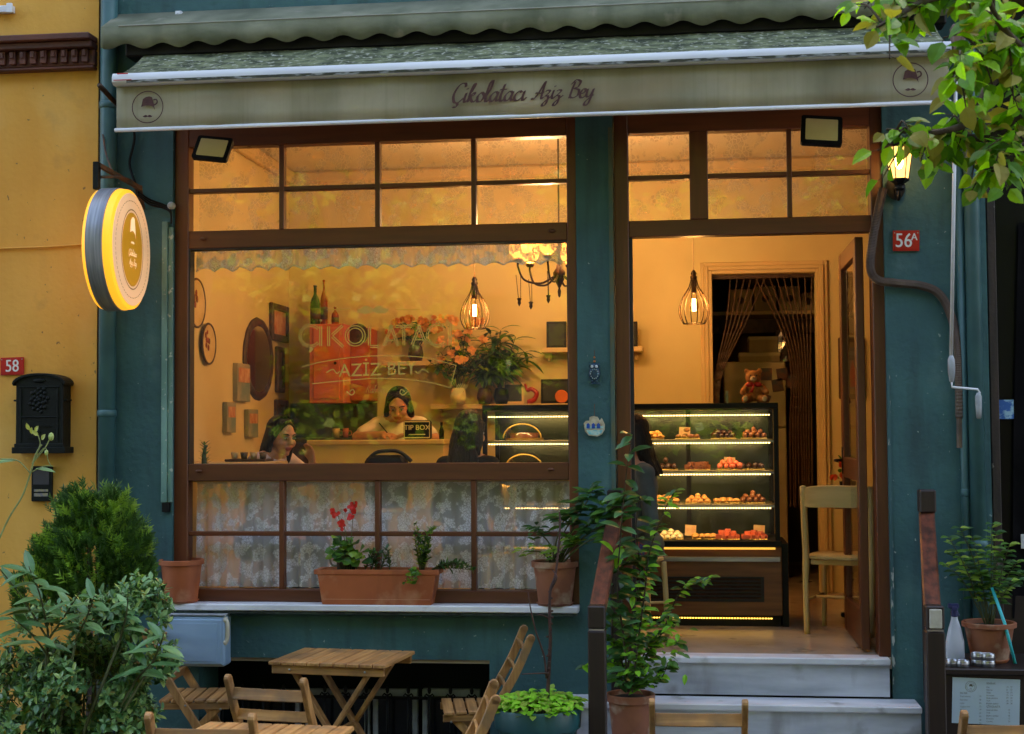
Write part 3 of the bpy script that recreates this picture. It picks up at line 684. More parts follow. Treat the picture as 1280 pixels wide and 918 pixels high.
MB().box(ax0+.01, ya-.0505, zb0+.3*h_, ax0+.11, ya-.0492, zb0+.36*h_).box(ax0+.03, ya-.0505, zb0+.78*h_, ax0+.09, ya-.0492, zb0+.88*h_).build('maker_sticker', RED, AW)
val = MB(); vs = []; nx = 90
for i in range(nx+1):
    for j in range(4): x = ax0+.005+(ax1-ax0-.01)*i/nx; vs.append(V((x, ya+.004+(.006*math.sin(i*.37)+.004*math.sin(i*.91+1))*(.3+j/3), zvt-(zvt-zv0)*j/3)))
val.add(vs, [(i*4+j, i*4+j+1, i*4+j+5, i*4+j+4) for i in range(nx) for j in range(3)])
vo = val.build('valance', AWC, AW, True); sm = vo.modifiers.new('thick', 'SOLIDIFY'); sm.thickness = .002
MB().tube([(ax0, ya, zv0), (ax1, ya, zv0)], .011, 10).build('bottom_rail', ALU, AW, True)
yl = ya-.006
pr = MB(); zc_ = (zvt+zv0)/2
script_mb('Çikolatacı', .0500, (P(610, 118, yl).x, yl, zc_-.035), X_, Z_, nib=.36, mb=pr)
script_mb('Aziz Bey', .0455, (P(703, 120, yl).x, yl, zc_-.032), X_, Z_, nib=.36, mb=pr)
pr.build('lettering', BROWNINK, vo)
for (u, v) in ((184.5, 132), (1138, 99)):
    e_ = emblem(MB(), (P(u, v, yl).x, yl, zc_), X_, Z_, .087); e_.build('emblem', BROWNINK, vo)
for u, v in ((170, 200), (720, 200), (1160, 200)):
    x = P(u, v, 0).x; MB().tube([(x, -.02, zt_-.25), (x+.02, ya*.5, zb1-.12), (x, ya+.03, zb0+.02)], .014, 8).build('arm', BRONZE, AW, True)
# hood with the scalloped edge
yh = -.24
hx0, hx1 = P(126, 45, yh).x, P(1190, 0, yh).x
HZ = P(640, 12, yh).z; zw = P(640, 10, 0).z+.06
H = thing('awning_hood', 'scalloped grey green canvas hood over the rolled awning', 'awning hood', (0, yh, HZ))
hd = MB(); n_ = int((hx1-hx0)/.02); rt = []
for i in range(n_+1):
    x = hx0+(hx1-hx0)*i/n_; s = .5-.5*math.cos(2*PI*(x-hx0+.06)/.205)
    zb_ = HZ-.098-.030*s
    rt.append([V((x, -.002, zw)), V((x, yh+.01, HZ+.006)), V((x, yh, HZ)), V((x, yh+.006*math.sin(x*6), HZ-.05)), V((x, yh+.01*math.sin(x*6), zb_))])
hd.add([q for r_ in rt for q in r_], [(5*i+j, 5*i+j+1, 5*i+j+6, 5*i+j+5) for i in range(n_) for j in range(4)])
o = hd.build('scalloped_canvas', HOODC, H, True); sm = o.modifiers.new('thick', 'SOLIDIFY'); sm.thickness = .003
MB().box(hx0+.1, yh-.003, HZ-.003, hx1, yh+.008, HZ+.006).build('edge_trim', mat('grey_trim', srgb(140, 138, 124), rough=.6), H, bevel=.003)
for u, v in ((225, 19), (662, 3)):
    p = P(u, v, -.02); MB().box(p.x-.018, -.05, p.z-.02, p.x+.018, -.001, p.z+.016).lathe([(.008, 0), (.006, -.006), (.001, -.007)], (p.x, -.05, p.z), 8, axis='y').build('clip', ALU, H, bevel=.002)
MB().box(hx0+.12, -.19, HZ-.16, hx1-.02, -.06, HZ-.06).build('roller_box', BLACKM, H, bevel=.01)
# crank rod
CR = thing('crank_rod', 'white awning crank rod hanging at the right pillar', 'crank rod', P(1190, 300, -.2))
p0, p1 = P(1195, 80, -.5), P(1189, 445, -.22)
MB().tube([p0, p1], .0095, 8).build('rod', ALU, CR, True)
MB().lathe([(.010, .0), (.018, -.02), (.019, -.08), (.012, -.13), (.008, -.135)], p1, 12).build('grip', CAST, CR, True)
q0 = p1+V((0, 0, -.135)); q1 = P(1190, 484, -.22); q2 = P(1222, 487, -.22); q3 = P(1225, 492, -.22)
MB().tube([q0, q1, q2, q3], .006, 8).build('crank', ALU, CR, True)
MB().lathe([(.008, 0), (.017, -.02), (.016, -.07), (.013, -.13), (.006, -.135)], P(1223, 491, -.22), 12).build('handle', CAST, CR, True)
p = P(1195, 40, -.5); MB().box(p.x-.03, ya-.03, p.z-.12, p.x+.03, ya+.06, p.z+.02).tube([p, p+V((0, 0, -.18))], .012, 8).build('gear_box', mat('gear_brown', srgb(120, 96, 84), rough=.5), CR, bevel=.005)

# ================================================================== FLOODLIGHTS
def flood(name_label, u0, v0, u1, v1, tilt):
    Yf = -.30; c = P((u0+u1)/2, (v0+v1)/2, Yf); w_ = (u1-u0)/236*.92; h_ = (v1-v0)/236*1.05
    o = thing('floodlight', name_label, 'floodlight', c, 'floodlights under the awning'); o.rotation_euler = (R(-28), R(tilt), 0)
    M_ = wm(o); g_ = lambda mb: setattr(mb, 'v', [M_ @ v for v in mb.v]) or mb
    m1 = MB(); r_ = .014
    def rr(w, h, y, r=r_):
        pts = []
        for (sx, sz, a0) in ((1, 1, 0), (-1, 1, 90), (-1, -1, 180), (1, -1, 270)):
            for k in range(4): a_ = R(a0+k*30); pts.append(V((sx*(w/2-r)+math.cos(a_)*r, y, sz*(h/2-r)+math.sin(a_)*r)))
        return pts
    m1.skin([rr(w_, h_, -.004), rr(w_, h_, .02), rr(w_*.8, h_*.75, .04)]); g_(m1).build('housing', BLACKM, o)
    m2 = MB().skin([rr(w_*.78, h_*.74, -.0065, .006), rr(w_*.78, h_*.74, -.0045, .006)]); g_(m2).build('lens', FLENS, o)
    m3 = MB().bar((-w_*.3, .03, h_*.2), (-w_*.3, .10, h_*.75), .02, .006).bar((w_*.3, .03, h_*.2), (w_*.3, .10, h_*.75), .02, .006).box(-w_*.32, .095, h_*.70, w_*.32, .105, h_*.80)
    g_(m3).build('bracket', BLACKM, o)
    return o
FLENS = mat('unlit_diffuser', srgb(226, 206, 150), srgb(214, 192, 134), scale=6, rough=.35)
flood('black floodlight with a pale lens above the left of the big window', 240, 168, 291, 203, 7)
flood('black floodlight with a pale lens above the open doorway', 1000, 142, 1054, 184, 5)

# ================================================================== WALL LANTERN
yl_ = -.16; c = P(1124, 215, yl_)
LN = thing('wall_lantern', 'lit black wall lantern on the right teal pillar', 'wall lantern', c)
s_ = 1800/(7.83+yl_)
zt, zb = P(1124, 186, yl_).z, P(1124, 224, yl_).z; rt_, rb_ = 17/s_, 11/s_
def hexr(r, z, n=6, o=0): return [V((c.x+r*math.cos(2*PI*(k+o)/n), yl_+r*math.sin(2*PI*(k+o)/n), z)) for k in range(n)]
LAMPG = glowglass('lantern_glass', (1, .52, .15), .8, .55)
MB().skin([hexr(rb_*.95, zb), hexr(rt_*.95, zt)], caps=False).build('lantern_glass', LAMPG, LN)
fr_ = MB()
for k in range(6): fr_.tube([hexr(rb_, zb)[k], hexr(rt_, zt)[k]], .003, 6)
fr_.skin([hexr(rt_*1.15, zt), hexr(rt_*1.2, zt+.01), hexr(rt_*.5, zt+.05), hexr(.006, zt+.075)]); fr_.skin([hexr(rb_*.4, zb-.03), hexr(rb_*1.1, zb-.008), hexr(rb_*1.1, zb)])
fr_.tube(cr([(c.x, yl_, zb-.03), (c.x, yl_, zb-.075), (c.x, yl_+.05, zb-.10), (c.x, yl_+.11, zb-.06), (c.x, -.03, zb+.0)]), .009, 8)
fr_.ball((c.x, yl_, zb-.045), (.03, .03, .02), 10); fr_.lathe([(.03, 0), (.045, -.006), (.05, -.02), (.03, -.025)][::-1], (c.x, -.003, zb-.02), 16, axis='y', sx=1, sy=1.4)
fr_.build('lantern_frame', BLACKM, LN, auto=30)
MB().ball((c.x, yl_, (zt+zb)/2+.01), (.022, .022, .038), 12).build('bulb', emis('lantern_bulb', (1, .6, .22), 12), LN, True)
lt('lantern_light', (c.x, yl_-.0, (zt+zb)/2), LANT_W, (1, .48, .15), .02, LN)
LN.children[0].visible_shadow = True

# ================================================================== NUMBER PLATES
REDP = mat('red_enamel', srgb(196, 34, 28), srgb(176, 28, 24), scale=8, rough=.3); WHP = mat('white_print', (.8, .8, .78), rough=.5)
def plate(label, u0, v0, u1, v1, Y, txt, small=None, tilt=0):
    x0, z0, x1, z1 = rect(u0, v0, u1, v1, Y); o = thing('house_number', label, 'house number', ((x0+x1)/2, Y, (z0+z1)/2)); o.rotation_euler = (0, R(tilt), 0)
    M_ = wm(o); w_, h_ = x1-x0, z1-z0
    m1 = MB().box(-w_/2, -.004, -h_/2, w_/2, .003, h_/2).box(-w_/2+.006, -.0052, -h_/2+.006, w_/2-.006, -.0041, h_/2-.006); m1.v = [M_ @ v for v in m1.v]; m1.build('plate', REDP, o, bevel=.002)
    m2 = text_mb(txt, h_*.98, (-.10*w_ if small else 0, -.0065, -h_*.31), (.85, 0, 0), Z_)
    if small: text_mb(small, h_*.5, (w_*.30, -.0065, h_*.02), (.9, 0, 0), Z_, m2)
    a_ = list(m2.v); n_ = len(a_)
    m2.add([v+V((.0022, .0006, 0)) for v in a_], m2.f[:])
    m2.v = [M_ @ v for v in m2.v]; m2.build('number', WHP, o)
    for q in ((-w_*.44, h_*.38), (w_*.44, h_*.38)):
        m3 = MB().lathe([(.0035, 0), (.003, -.003), (.0005, -.0035)], (q[0], -.005, q[1]), 8, axis='y'); m3.v = [M_ @ v for v in m3.v]; m3.build('screw', STEEL, o)
plate('red house number plate reading 56A under the lantern', 1116, 288.5, 1149, 314, -.008, '56', 'A', 1)
plate('red house number plate reading 58 above the letterbox', 1, 447, 30, 469, -.028, '58', None, -1)

# ================================================================== LETTERBOX and DOORBELL PANEL on the ochre wall
x0, z0, x1, z1 = rect(16, 466, 80, 567, -.14); Yw = -.021
LB = thing('letterbox', 'ornate black green cast letterbox on the ochre wall', 'letterbox', ((x0+x1)/2, Yw, z0))
w_, h_ = x1-x0, z1-z0; xm = (x0+x1)/2
def archpts(w, z_a, z_b, rise): return [(-w/2, z_a), (w/2, z_a), (w/2, z_b)]+[(w/2*math.cos(PI*k/12), z_b+rise*math.sin(PI*k/12)) for k in range(1, 12)]+[(-w/2, z_b)]
def arch(mb, w, za, zb, rise, yf, yb_):
    pts = archpts(w, za, zb, rise); mb.skin([[V((xm+x, yf, z)) for x, z in pts], [V((xm+x, yb_, z)) for x, z in pts]])
m_ = MB(); arch(m_, w_*.92, z0+.02, z1-.06, .05, -.13, Yw); m_.build('body', BLACKM2, LB, bevel=.004)
m_ = MB(); pts = archpts(w_*1.04, z1-.075, z1-.06, .058)[2:]
m_.skin([[V((xm+x, y, z)) for x, z in pts+[(p_[0]*.95, p_[1]-.014) for p_ in pts[::-1]]] for y in (-.145, Yw)]); m_.build('lid', BLACKM2, LB, bevel=.002)
m_ = MB().box(xm-w_*.52, -.14, z0, xm+w_*.52, Yw, z0+.035).box(xm-w_*.48, -.136, z0+.035, xm+w_*.48, -.131, z0+.055).box(xm-w_*.4, -.136, z0+.20, xm+w_*.4, -.1305, z0+.207)
m_.box(xm-w_*.40, -.136, z1-.085, xm+w_*.40, -.1305, z1-.075)
for sg in (-1, 1): m_.box(xm+sg*w_*.49-.01, -.12, z1-.16, xm+sg*w_*.49+.01, -.05, z1-.15); m_.box(xm+sg*w_*.36-.004, -.137, z0+.06, xm+sg*w_*.36+.004, -.1305, z1-.09)
m_.build('moulding', BLACKM2, LB, bevel=.003)
rl = MB(); rnd = random.Random(4)
for k in range(26):
    a_ = k*2.4; rr_ = .012*math.sqrt(k); rl.ball((xm+math.cos(a_)*rr_*.9, -.131, z0+.30+math.sin(a_)*rr_*1.2), (.012, .007, .012), 8)
rl.ball((xm, -.131, z1-.045), (.04, .008, .014), 10); rl.build('relief', BLACKM2, LB, True)
MB().box(xm-.07, -.138, z0+.085, xm+.07, -.1305, z0+.09).box(xm-.07, -.138, z0+.15, xm+.07, -.1305, z0+.155).lathe([(.008, 0), (.008, -.006), (.001, -.008)], (xm, -.131, z0+.12), 10, axis='y').build('flap', BLACKM2, LB)
x0, z0, x1, z1 = rect(39, 583, 64, 627, -.05)
DB = thing('doorbell_panel', 'small dark doorbell panel below the letterbox', 'doorbell', ((x0+x1)/2, -.021, z0))
MB().box(x0, -.05, z0, x1, -.021, z1).build('case', BLACKM2, DB, bevel=.004)
MB().box(x0+.012, -.0525, z0+(z1-z0)*.48, x1-.012, -.0505, z1-.02).build('window', mat('smoked_plate', srgb(60, 64, 72), rough=.2), DB)
MB().box(x0+.018, -.053, z0+.055, x1-.018, -.0505, z0+.068).box(x0+.018, -.053, z0+.028, x1-.018, -.0505, z0+.046).build('name_strip', mat('name_strip', srgb(170, 160, 110), srgb(110, 110, 130), scale=40, rough=.5), DB)

# ================================================================== ROUND HANGING SIGN
Ys = -.42; C0 = P(146.5, 312.5, Ys)
SG = thing('round_sign', 'round illuminated double sided sign hanging left of the window', 'hanging sign', C0); SG.rotation_euler = (0, 0, R(3))
M_ = wm(SG); r_ = .327; t2 = .082
def loc(mb): mb.v = [M_ @ v for v in mb.v]; return mb
BAND = mat('ribbed_silver_band', srgb(160, 164, 170), srgb(120, 124, 132), scale=(60, 3, 3), rough=.35, metal=.3, bump=.3, bscale=(120, 2, 2))
GLOW = emis('lit_yellow_acrylic', (1, .42, .03), .17, srgb(248, 170, 44))
FACEM = emis('lit_pale_face', (1, .62, .34), .055, srgb(240, 200, 160))
GOLDF = emis('lit_gold_disc', (.72, .36, .02), .05, srgb(190, 130, 30))
loc(MB().lathe([(r_*1.0, -.045), (r_*1.012, -.044), (r_*1.012, .044), (r_*1.0, .045)], (-.012, 0, 0), 64, axis='x')).build('silver_band', BAND, SG, auto=30)
loc(MB().lathe([(r_*.93, -t2), (r_*.985, -t2+.008), (r_*1.0, -.058)], (0, 0, 0), 64, axis='x')).build('glowing_rim', GLOW, SG, auto=50)
loc(MB().lathe([(r_*1.0, .034), (r_*.985, t2-.012), (r_*.93, t2-.002)], (0, 0, 0), 64, axis='x')).build('glowing_rim', GLOW, SG, auto=50)
fx = t2+.0; ey, ez = V((0, 1, 0)), V((0, 0, 1))
f1 = MB().lathe([(r_*.93, t2-.004), (r_*.925, t2), (.001, t2)], (0, 0, 0), 64, axis='x'); fo = loc(f1).build('face', FACEM, SG, auto=40)
f2 = MB().lathe([(r_*.50, t2+.001), (r_*.49, t2+.002), (.001, t2+.002)], (0, 0, 0), 48, axis='x', sy=1.22); loc(f2).build('gold_disc', GOLDF, fo)
st = MB()
for k in range(64):
    a_ = 2*PI*k/64; q = V((fx+.0015, math.cos(a_)*r_*.80, math.sin(a_)*r_*.80)); tq = V((0, -math.sin(a_), math.cos(a_)))*.008; nq = V((0, math.cos(a_), math.sin(a_)))*.002
    st.add([q-tq-nq, q+tq-nq, q+tq+nq, q-tq+nq], [(0, 1, 2, 3)])
ring2d(st, r_*.53, r_*.545, (fx+.0018, 0, 0), ey, ez, sy=1.22); loc(st).build('stitching', mat('sign_stitch', srgb(150, 100, 60), rough=.6), fo)
PALE = emis('lit_cream_print', (1, .72, .42), .10, srgb(245, 220, 180))
lg = MB(); cup = [(-.42,.02),(-.3,.5),(-.12,.62),(.1,.66),(.28,.6),(.36,.3),(.42,.08),(.45,-.2),(.36,0),(.1,.1),(-.15,.1)]
lg.flat([(x*.105, y*.14) for x, y in cup], (fx+.004, 0, .085), ey, ez); moustache(lg, (fx+.004, 0, .035), ey, ez, .055)
script_mb('Çikolatacı', .017, (fx+.004, 0, -.035), ey, ez, nib=.3, mb=lg); script_mb('Aziz Bey', .017, (fx+.004, 0, -.085), ey, ez, nib=.3, mb=lg)
loc(lg).build('sign_print', PALE, fo)
top = P(146, 233, Ys)
SB = thing('sign_bracket', 'rusty iron bracket and cable carrying the round sign', 'bracket', P(165, 222, -.2))
RUST = mat('rusty_iron', srgb(112, 74, 50), srgb(66, 60, 54), scale=25, rough=.8, bump=.4)
a0 = P(131, 212, -.33); a1 = P(131, 240, -.40)
sb = MB().box(a0.x-.014, -.46, C0.z+r_*1.0, a0.x+.016, -.42, a0.z+.02); sb.build('hanger_plate', BLACKM2, SB, bevel=.003)
sb = MB().bar((a0.x, -.44, a0.z+.01), P(176, 236, -.10), .022, .022).tube(cr([(a0.x+.02, -.43, a0.z-.06), P(150, 222, -.3), P(166, 228, -.15), P(172, 245, -.03)], 6), .008, 8).bar(P(174, 232, -.10), P(178, 262, -.012), .03, .006).tube(cr([P(140, 214, -.3), P(132, 190, -.16), P(128, 160, -.08)]), .006, 6)
sb.build('bracket_arm', RUST, SB)
cb = MB()
for k in range(3): cb.tube(cr([P(172, 240+k*2, -.12), P(188, 250+k*3, -.05), P(204, 256+k*2, -.03), P(213, 262+k*2, -.03), P(214, 280, -.02)], 6), .006, 6)
cb.build('cable', BLACKM, SB, True)
MB().tube(cr([P(166, 150, -.05), P(168, 175, -.03), P(162, 205, -.03), P(170, 232, -.06)], 6), .008, 6).build('power_cable', BLACKM, SB, True)
MB().lathe([(.012, 0), (.02, -.004), (.022, -.03), (.012, -.04)], P(216, 258, -.01), 10, axis='y').build('junction', CAST, SB)

# ================================================================== CONDUIT by the lantern
CD = thing('flexible_conduit', 'brown corrugated cable conduit bending across the right pillar', 'conduit', P(1150, 355, -.03))
pts = cr([P(1104, 236, -.03), P(1098, 262, -.045), P(1091, 300, -.05), P(1088, 335, -.05), P(1097, 350, -.045), P(1120, 354, -.03), P(1150, 357, -.03), P(1172, 366, -.03), P(1186, 388, -.03), P(1196, 425, -.03), P(1199, 480, -.03), P(1200, 560, -.03)], 40)
pts2 = [pts[i] for i in range(0, len(pts))]
MB().tube(pts2, [.022+.0022*(i % 2) if i < 420 else .018 for i in range(len(pts2))], 8).build('hose', mat('conduit_plastic', srgb(104, 84, 70), srgb(74, 60, 52), scale=8, rough=.55), CD, False)

# ================================================================== CHARMS on the slim pillar
OW = thing('owl_charm', 'small dark blue owl charm hanging on the slim pillar', 'charm', P(743, 466, -.01))
c = P(743, 465, -.015); BLU = mat('glazed_blue', srgb(24, 70, 96), srgb(14, 40, 60), scale=60, rough=.25); TURQ = mat('turquoise_glaze', srgb(110, 190, 200), srgb(210, 220, 200), scale=50, rough=.3)
MB().tube([P(743, 438, -.01), P(743, 450, -.012)], .002, 5).build('cord', RUST, OW); MB().ball(P(743, 447, -.012), (.006, .006, .006), 8).ball(P(743, 452, -.012), (.007, .007, .007), 8).build('bead', mat('amber_bead', srgb(190, 110, 40), rough=.3), OW, True)
ob = MB().ball((c.x, -.016, c.z-.01), (.031, .013, .040), 14).ball((c.x, -.016, c.z+.028), (.029, .013, .021), 12).ball((c.x-.012, -.016, c.z-.052), (.009, .008, .01), 8).ball((c.x+.012, -.016, c.z-.052), (.009, .008, .01), 8)
for sg in (-1, 1): ob.flat([(sg*.006, .03), (sg*.028, .052), (sg*.028, .025)] if sg > 0 else [(-.028, .025), (-.028, .052), (-.006, .03)], (c.x, -.020, c.z), X_, Z_, .006)
ob.box(c.x-.028, -.02, c.z-.066, c.x+.028, -.008, c.z-.060); ob.build('body', BLU, OW, True)
eo = MB()
for sg in (-1, 1): eo.ball((c.x+sg*.012, -.03, c.z+.028), (.0085, .004, .0085), 10)
eo.build('eye', mat('pale_eye', (.6, .68, .7), rough=.2), OW, True)
bd = MB()
for k in range(12): a_ = 2*PI*k/12; bd.ball((c.x+math.cos(a_)*.02, -.027, c.z-.012+math.sin(a_)*.026), .0032, 6)
bd.build('relief', TURQ, OW, True)
HC = thing('house_charm', 'turquoise and white ceramic house charm below the owl', 'charm', P(743, 533, -.01)); c = P(743, 533, -.012)
MB().tube([P(743, 505, -.01), P(743, 520, -.012)], .002, 5).build('cord', RUST, HC)
MB().flat([(-.058, .015), (-.05, -.028), (-.03, -.050), (.015, -.056), (.04, -.045), (.055, -.02), (.057, .01), (.04, .045), (.03, .03), (.018, .05), (-.005, .055), (-.025, .05), (-.028, .03), (-.045, .03)], (c.x, -.012, c.z), X_, Z_, .009).build('plaque', mat('ivory_glaze', srgb(206, 196, 170), srgb(170, 150, 120), scale=40, rough=.35), HC)
MB().flat([(-.045, -.02), (-.028, -.044), (.014, -.050), (.036, -.04), (.048, -.02)], (c.x, -.0225, c.z), X_, Z_, .001).flat([(-.05, .012), (-.028, .012), (-.028, .0), (.05, .0), (.05, -.012), (-.046, -.014)][::-1], (c.x, -.0225, c.z), X_, Z_, .001).build('base_glaze', TURQ, HC)
dd_ = MB()
for k in range(3): dd_.flat([(-.042+k*.028, -.012), (-.024+k*.028, -.012), (-.024+k*.028, .01), (-.033+k*.028, .018), (-.042+k*.028, .01)], (c.x, -.0245, c.z), X_, Z_, .001)
dd_.build('blue_door', mat('cobalt_glaze', srgb(36, 80, 170), rough=.25), HC)

# ================================================================== BLUE METER BOX
x0, z0, x1, z1 = rect(196, 770, 280, 834, -.13)
BX = thing('meter_box', 'pale blue plastic meter box under the left end of the sill', 'meter box', ((x0+x1)/2, -.07, z0))
BLUEP = mat('faded_blue_plastic', srgb(150, 178, 200), srgb(130, 160, 186), scale=3, rough=.4, bump=.05)
MB().box(x0, -.12, z0, x1, -.001, z1).build('box', BLUEP, BX, bevel=.012)
MB().box(x0+.015, -.128, z0+.015, x1-.015, -.1205, z1-.02).build('lid', BLUEP, BX, bevel=.006)
MB().box(x0+.03, -.1305, z0+.03, x1-.04, -.1285, z1-.04).build('lid_panel', BLUEP, BX, bevel=.001)
MB().box(x0-.01, -.125, z1, x1+.004, -.003, z1+.008).build('top_edge', CAST, BX, bevel=.002)
WP = thing('water_pipe', 'short white plastic pipe elbow beside the blue meter box', 'pipe', P(283, 790, -.08))
pa = [P(275, 776, -.1), P(281, 775, -.1), P(284, 780, -.1), P(284, 798, -.1), P(281, 803, -.1), P(275, 804, -.08)]
MB().tube(cr(pa, 5), .013, 12).ball(pa[1], .019, 12).ball(pa[4], .018, 12).build('elbow_pipe', mat('white_pvc', srgb(214, 206, 186), srgb(196, 186, 160), scale=10, rough=.4), WP, True)
MB().tube([P(275, 804, -.08), V((P(275, 804, -.08).x, -.002, P(275, 804, -.08).z))], .011, 8).build('wall_stub', CAST, WP, True)

# ================================================================== HANDRAILS
def handrail(label, u_top, v_top, u_bot, v_bot, cap):
    Yt, Yb_ = -.13, -.95
    pt, pb = P(u_top, v_top, Yt), P(u_bot, v_bot, Yb_)
    o = thing('handrail', label, 'handrail', (pb.x, Yb_, 0), 'handrails of the entrance steps')
    s1 = .072
    MB().box(pb.x-.042, Yb_-.045, 0, pb.x+.042, Yb_+.045, pb.z-.115).build('post', DKW['z'], o, bevel=.006)
    MB().box(pb.x-.041, Yb_-.046, pb.z-.105, pb.x+.041, Yb_+.044, pb.z+.002).build('post_cap', DKW['z'], o, bevel=.006)
    MB().box(pb.x-.036, Yb_-.04, pb.z-.114, pb.x+.036, Yb_+.04, pb.z-.106).build('joint', STEEL, o)
    MB().bar((pb.x, Yb_+.047, pb.z-.03), (pt.x, Yt+.01, pt.z-.13), .078, .055).build('rail', RAILW['y'], o, bevel=.008)
    MB().box(pt.x-.042, Yt-.045, pt.z-.12, pt.x+.042, Yt+.045, pt.z).build('upper_post_cap', DKW['z'], o, bevel=.008)
    zt_ = .487 if cap else .487
    MB().box(pt.x-.03, Yt-.035, zt_-.0+.001, pt.x+.03, Yt+.035, pt.z-.121).build('upper_post', DKW['z'], o, bevel=.004)
    return o, pb, Yb_
handrail('dark handrail with a worn reddish top, left of the steps', 769, 612, 746, 757, False)
o, pb, Yb_ = handrail('dark handrail with a small white plaque, right of the steps', 1158, 612, 1167, 757, True)
q = MB().box(pb.x-.028, Yb_-.056, pb.z-.10, pb.x+.028, Yb_-.0465, pb.z-.012); q.build('plaque', mat('cream_plaque', srgb(196, 190, 176), srgb(180, 172, 156), scale=30, rough=.5), o, bevel=.003)
# ================================================================== FOLDING FURNITURE
def folding_chair():
    o = thing('folding_chair', 'x', 'chair', (0, 0, 0), 'wooden folding chairs on the pavement')
    W2, H_ = .185, .82
    for s in (-1, 1):
        pts = cr([(s*W2, -.21, 0), (s*W2, -.06, .28), (s*W2, .08, .50), (s*W2, .17, .66), (s*W2, .235, H_-.012)], 4)
        m = MB().sweep(pts, .024, .042, (0, -1, .3)); e = pts[-1]; m.lathe([(.021, -.012), (.021, .012)], (e.x, e.y, e.z-.004), 12, axis='x'); m.build('back_post', OAK['z'], o, bevel=.003)
        m = MB().sweep([(s*(W2-.03), .24, 0), (s*(W2-.03), -.17, .425)], .022, .038, (0, -1, .3)); m.build('leg', OAK['z'], o, bevel=.003)
        bm = MB().lathe([(.006, 0), (.006, s*.004), (.001, s*.006)], (s*(W2+.012), .015, .42), 8, axis='x').lathe([(.006, 0), (.006, s*.004), (.001, s*.006)], (s*(W2+.012), -.17, .40), 8, axis='x')
        bm.build('bolt', STEEL, o)
        MB().box(s*(W2-.016)-.009, -.21, .395, s*(W2-.016)+.009, .15, .43).build('seat_rail', OAK['y'], o, bevel=.002)
    for (y, z, h) in ((.105, .545, .052), (.155, .635, .048), (.203, .735, .052)):
        m = MB(); pts = [(x, y+.018*(1-(x/W2)**2)*.6, z) for x in (-W2+.012, -.1, 0, .1, W2-.012)]
        m.sweep(pts, .013, h, (0, -.35, 1)); m.build('back_slat', OAK['x'], o, bevel=.002)
    for i in range(6):
        y = -.205+i*.062; MB().box(-W2+(.0 if i else -.012), y, .431, W2-(.0 if i else -.012), y+.052, .447).build('seat_slat', OAK['x'], o, bevel=.003)
    MB().box(-W2+.04, -.155, .38, W2-.04, -.125, .41).box(-W2+.014, -.115, .17, W2-.014, -.095, .2).build('stretcher', OAK['x'], o, bevel=.002)
    return o
ch0 = folding_chair()
GRP = 'wooden folding chairs on the pavement'
zK = .056
def ground_at(u, v, Y, z=None): p = P(u, v, Y); return p.x
def put(o, u, Y, rz, label, z=0.005, sc_=1): return place(o, (P(u, 700, Y).x, Y, z), R(rz), label, GRP, sc_)
# local +y is the back rest
put(ch0, 361, -1.34, 178-8, 'folding chair between the two slatted tables, back rest facing the street')
put(copy_tree(ch0), 275, -2.39, 182, 'foreground folding chair at the bottom left, drawn up to the nearest table', sc_=1.055)
put(copy_tree(ch0), 246, -.25, 97, 'folding chair under the blue meter box seen from its side', zK)
put(copy_tree(ch0), 602, -.42, -78, 'folding chair right of the small table, beside the green pot', zK)
put(copy_tree(ch0), 548, -1.80, -81, 'folding chair seen edge on at the bottom edge, only one rounded post top showing')
put(copy_tree(ch0), 868, -1.73, 182, 'folding chair in front of the marble steps with its slats to the street')
put(copy_tree(ch0), 1238, -1.86, 186, 'folding chair in front of the dark cabinet with the menu sheet')

def slat_table(label, W_=.62, D_=.48, H_=.70):
    o = thing('slatted_table', label, 'table', (0, 0, 0), 'slatted folding tables')
    n = 9; w = (W_+.006)/n
    for i in range(n): x = -W_/2+i*w; MB().box(x, -D_/2, H_-.018, x+w-.006, D_/2, H_).build('top_slat', OAK['y'], o, bevel=.003)
    for s in (-1, 1):
        MB().box(-W_/2+.012, s*(D_/2-.025)-.011, H_-.062, W_/2-.012, s*(D_/2-.025)+.011, H_-.019).build('apron', OAK['x'], o, bevel=.003)
        ys = s*(D_/2-.055)
        MB().sweep([(-.22, ys, 0), (.2, ys, H_-.062)], .022, .048, (0, 1, 0)).build('leg', OAK['z'], o, bevel=.003)
        MB().sweep([(.22, ys-s*.026, 0), (-.2, ys-s*.026, H_-.062)], .022, .048, (0, 1, 0)).build('leg', OAK['z'], o, bevel=.003)
    MB().box(-.012, -D_/2+.08, H_*.46, .012, D_/2-.08, H_*.46+.02).build('stretcher', OAK['y'], o, bevel=.002)
    for s in (-1, 1): MB().lathe([(.006, 0), (.006, -.004), (.001, -.006)], (s*.2, -D_/2+.014, H_-.04), 8, axis='y').build('bolt', STEEL, o)
    return o
t1 = slat_table('empty slatted table standing below the marble sill')
place(t1, (P(429, 830, -.52).x, -.52, zK), R(-7))
t2_ = copy_tree(t1); place(t2_, (P(325, 900, -2.30).x, -2.30, .02), R(-4), 'nearest slatted table, cut by the bottom edge')

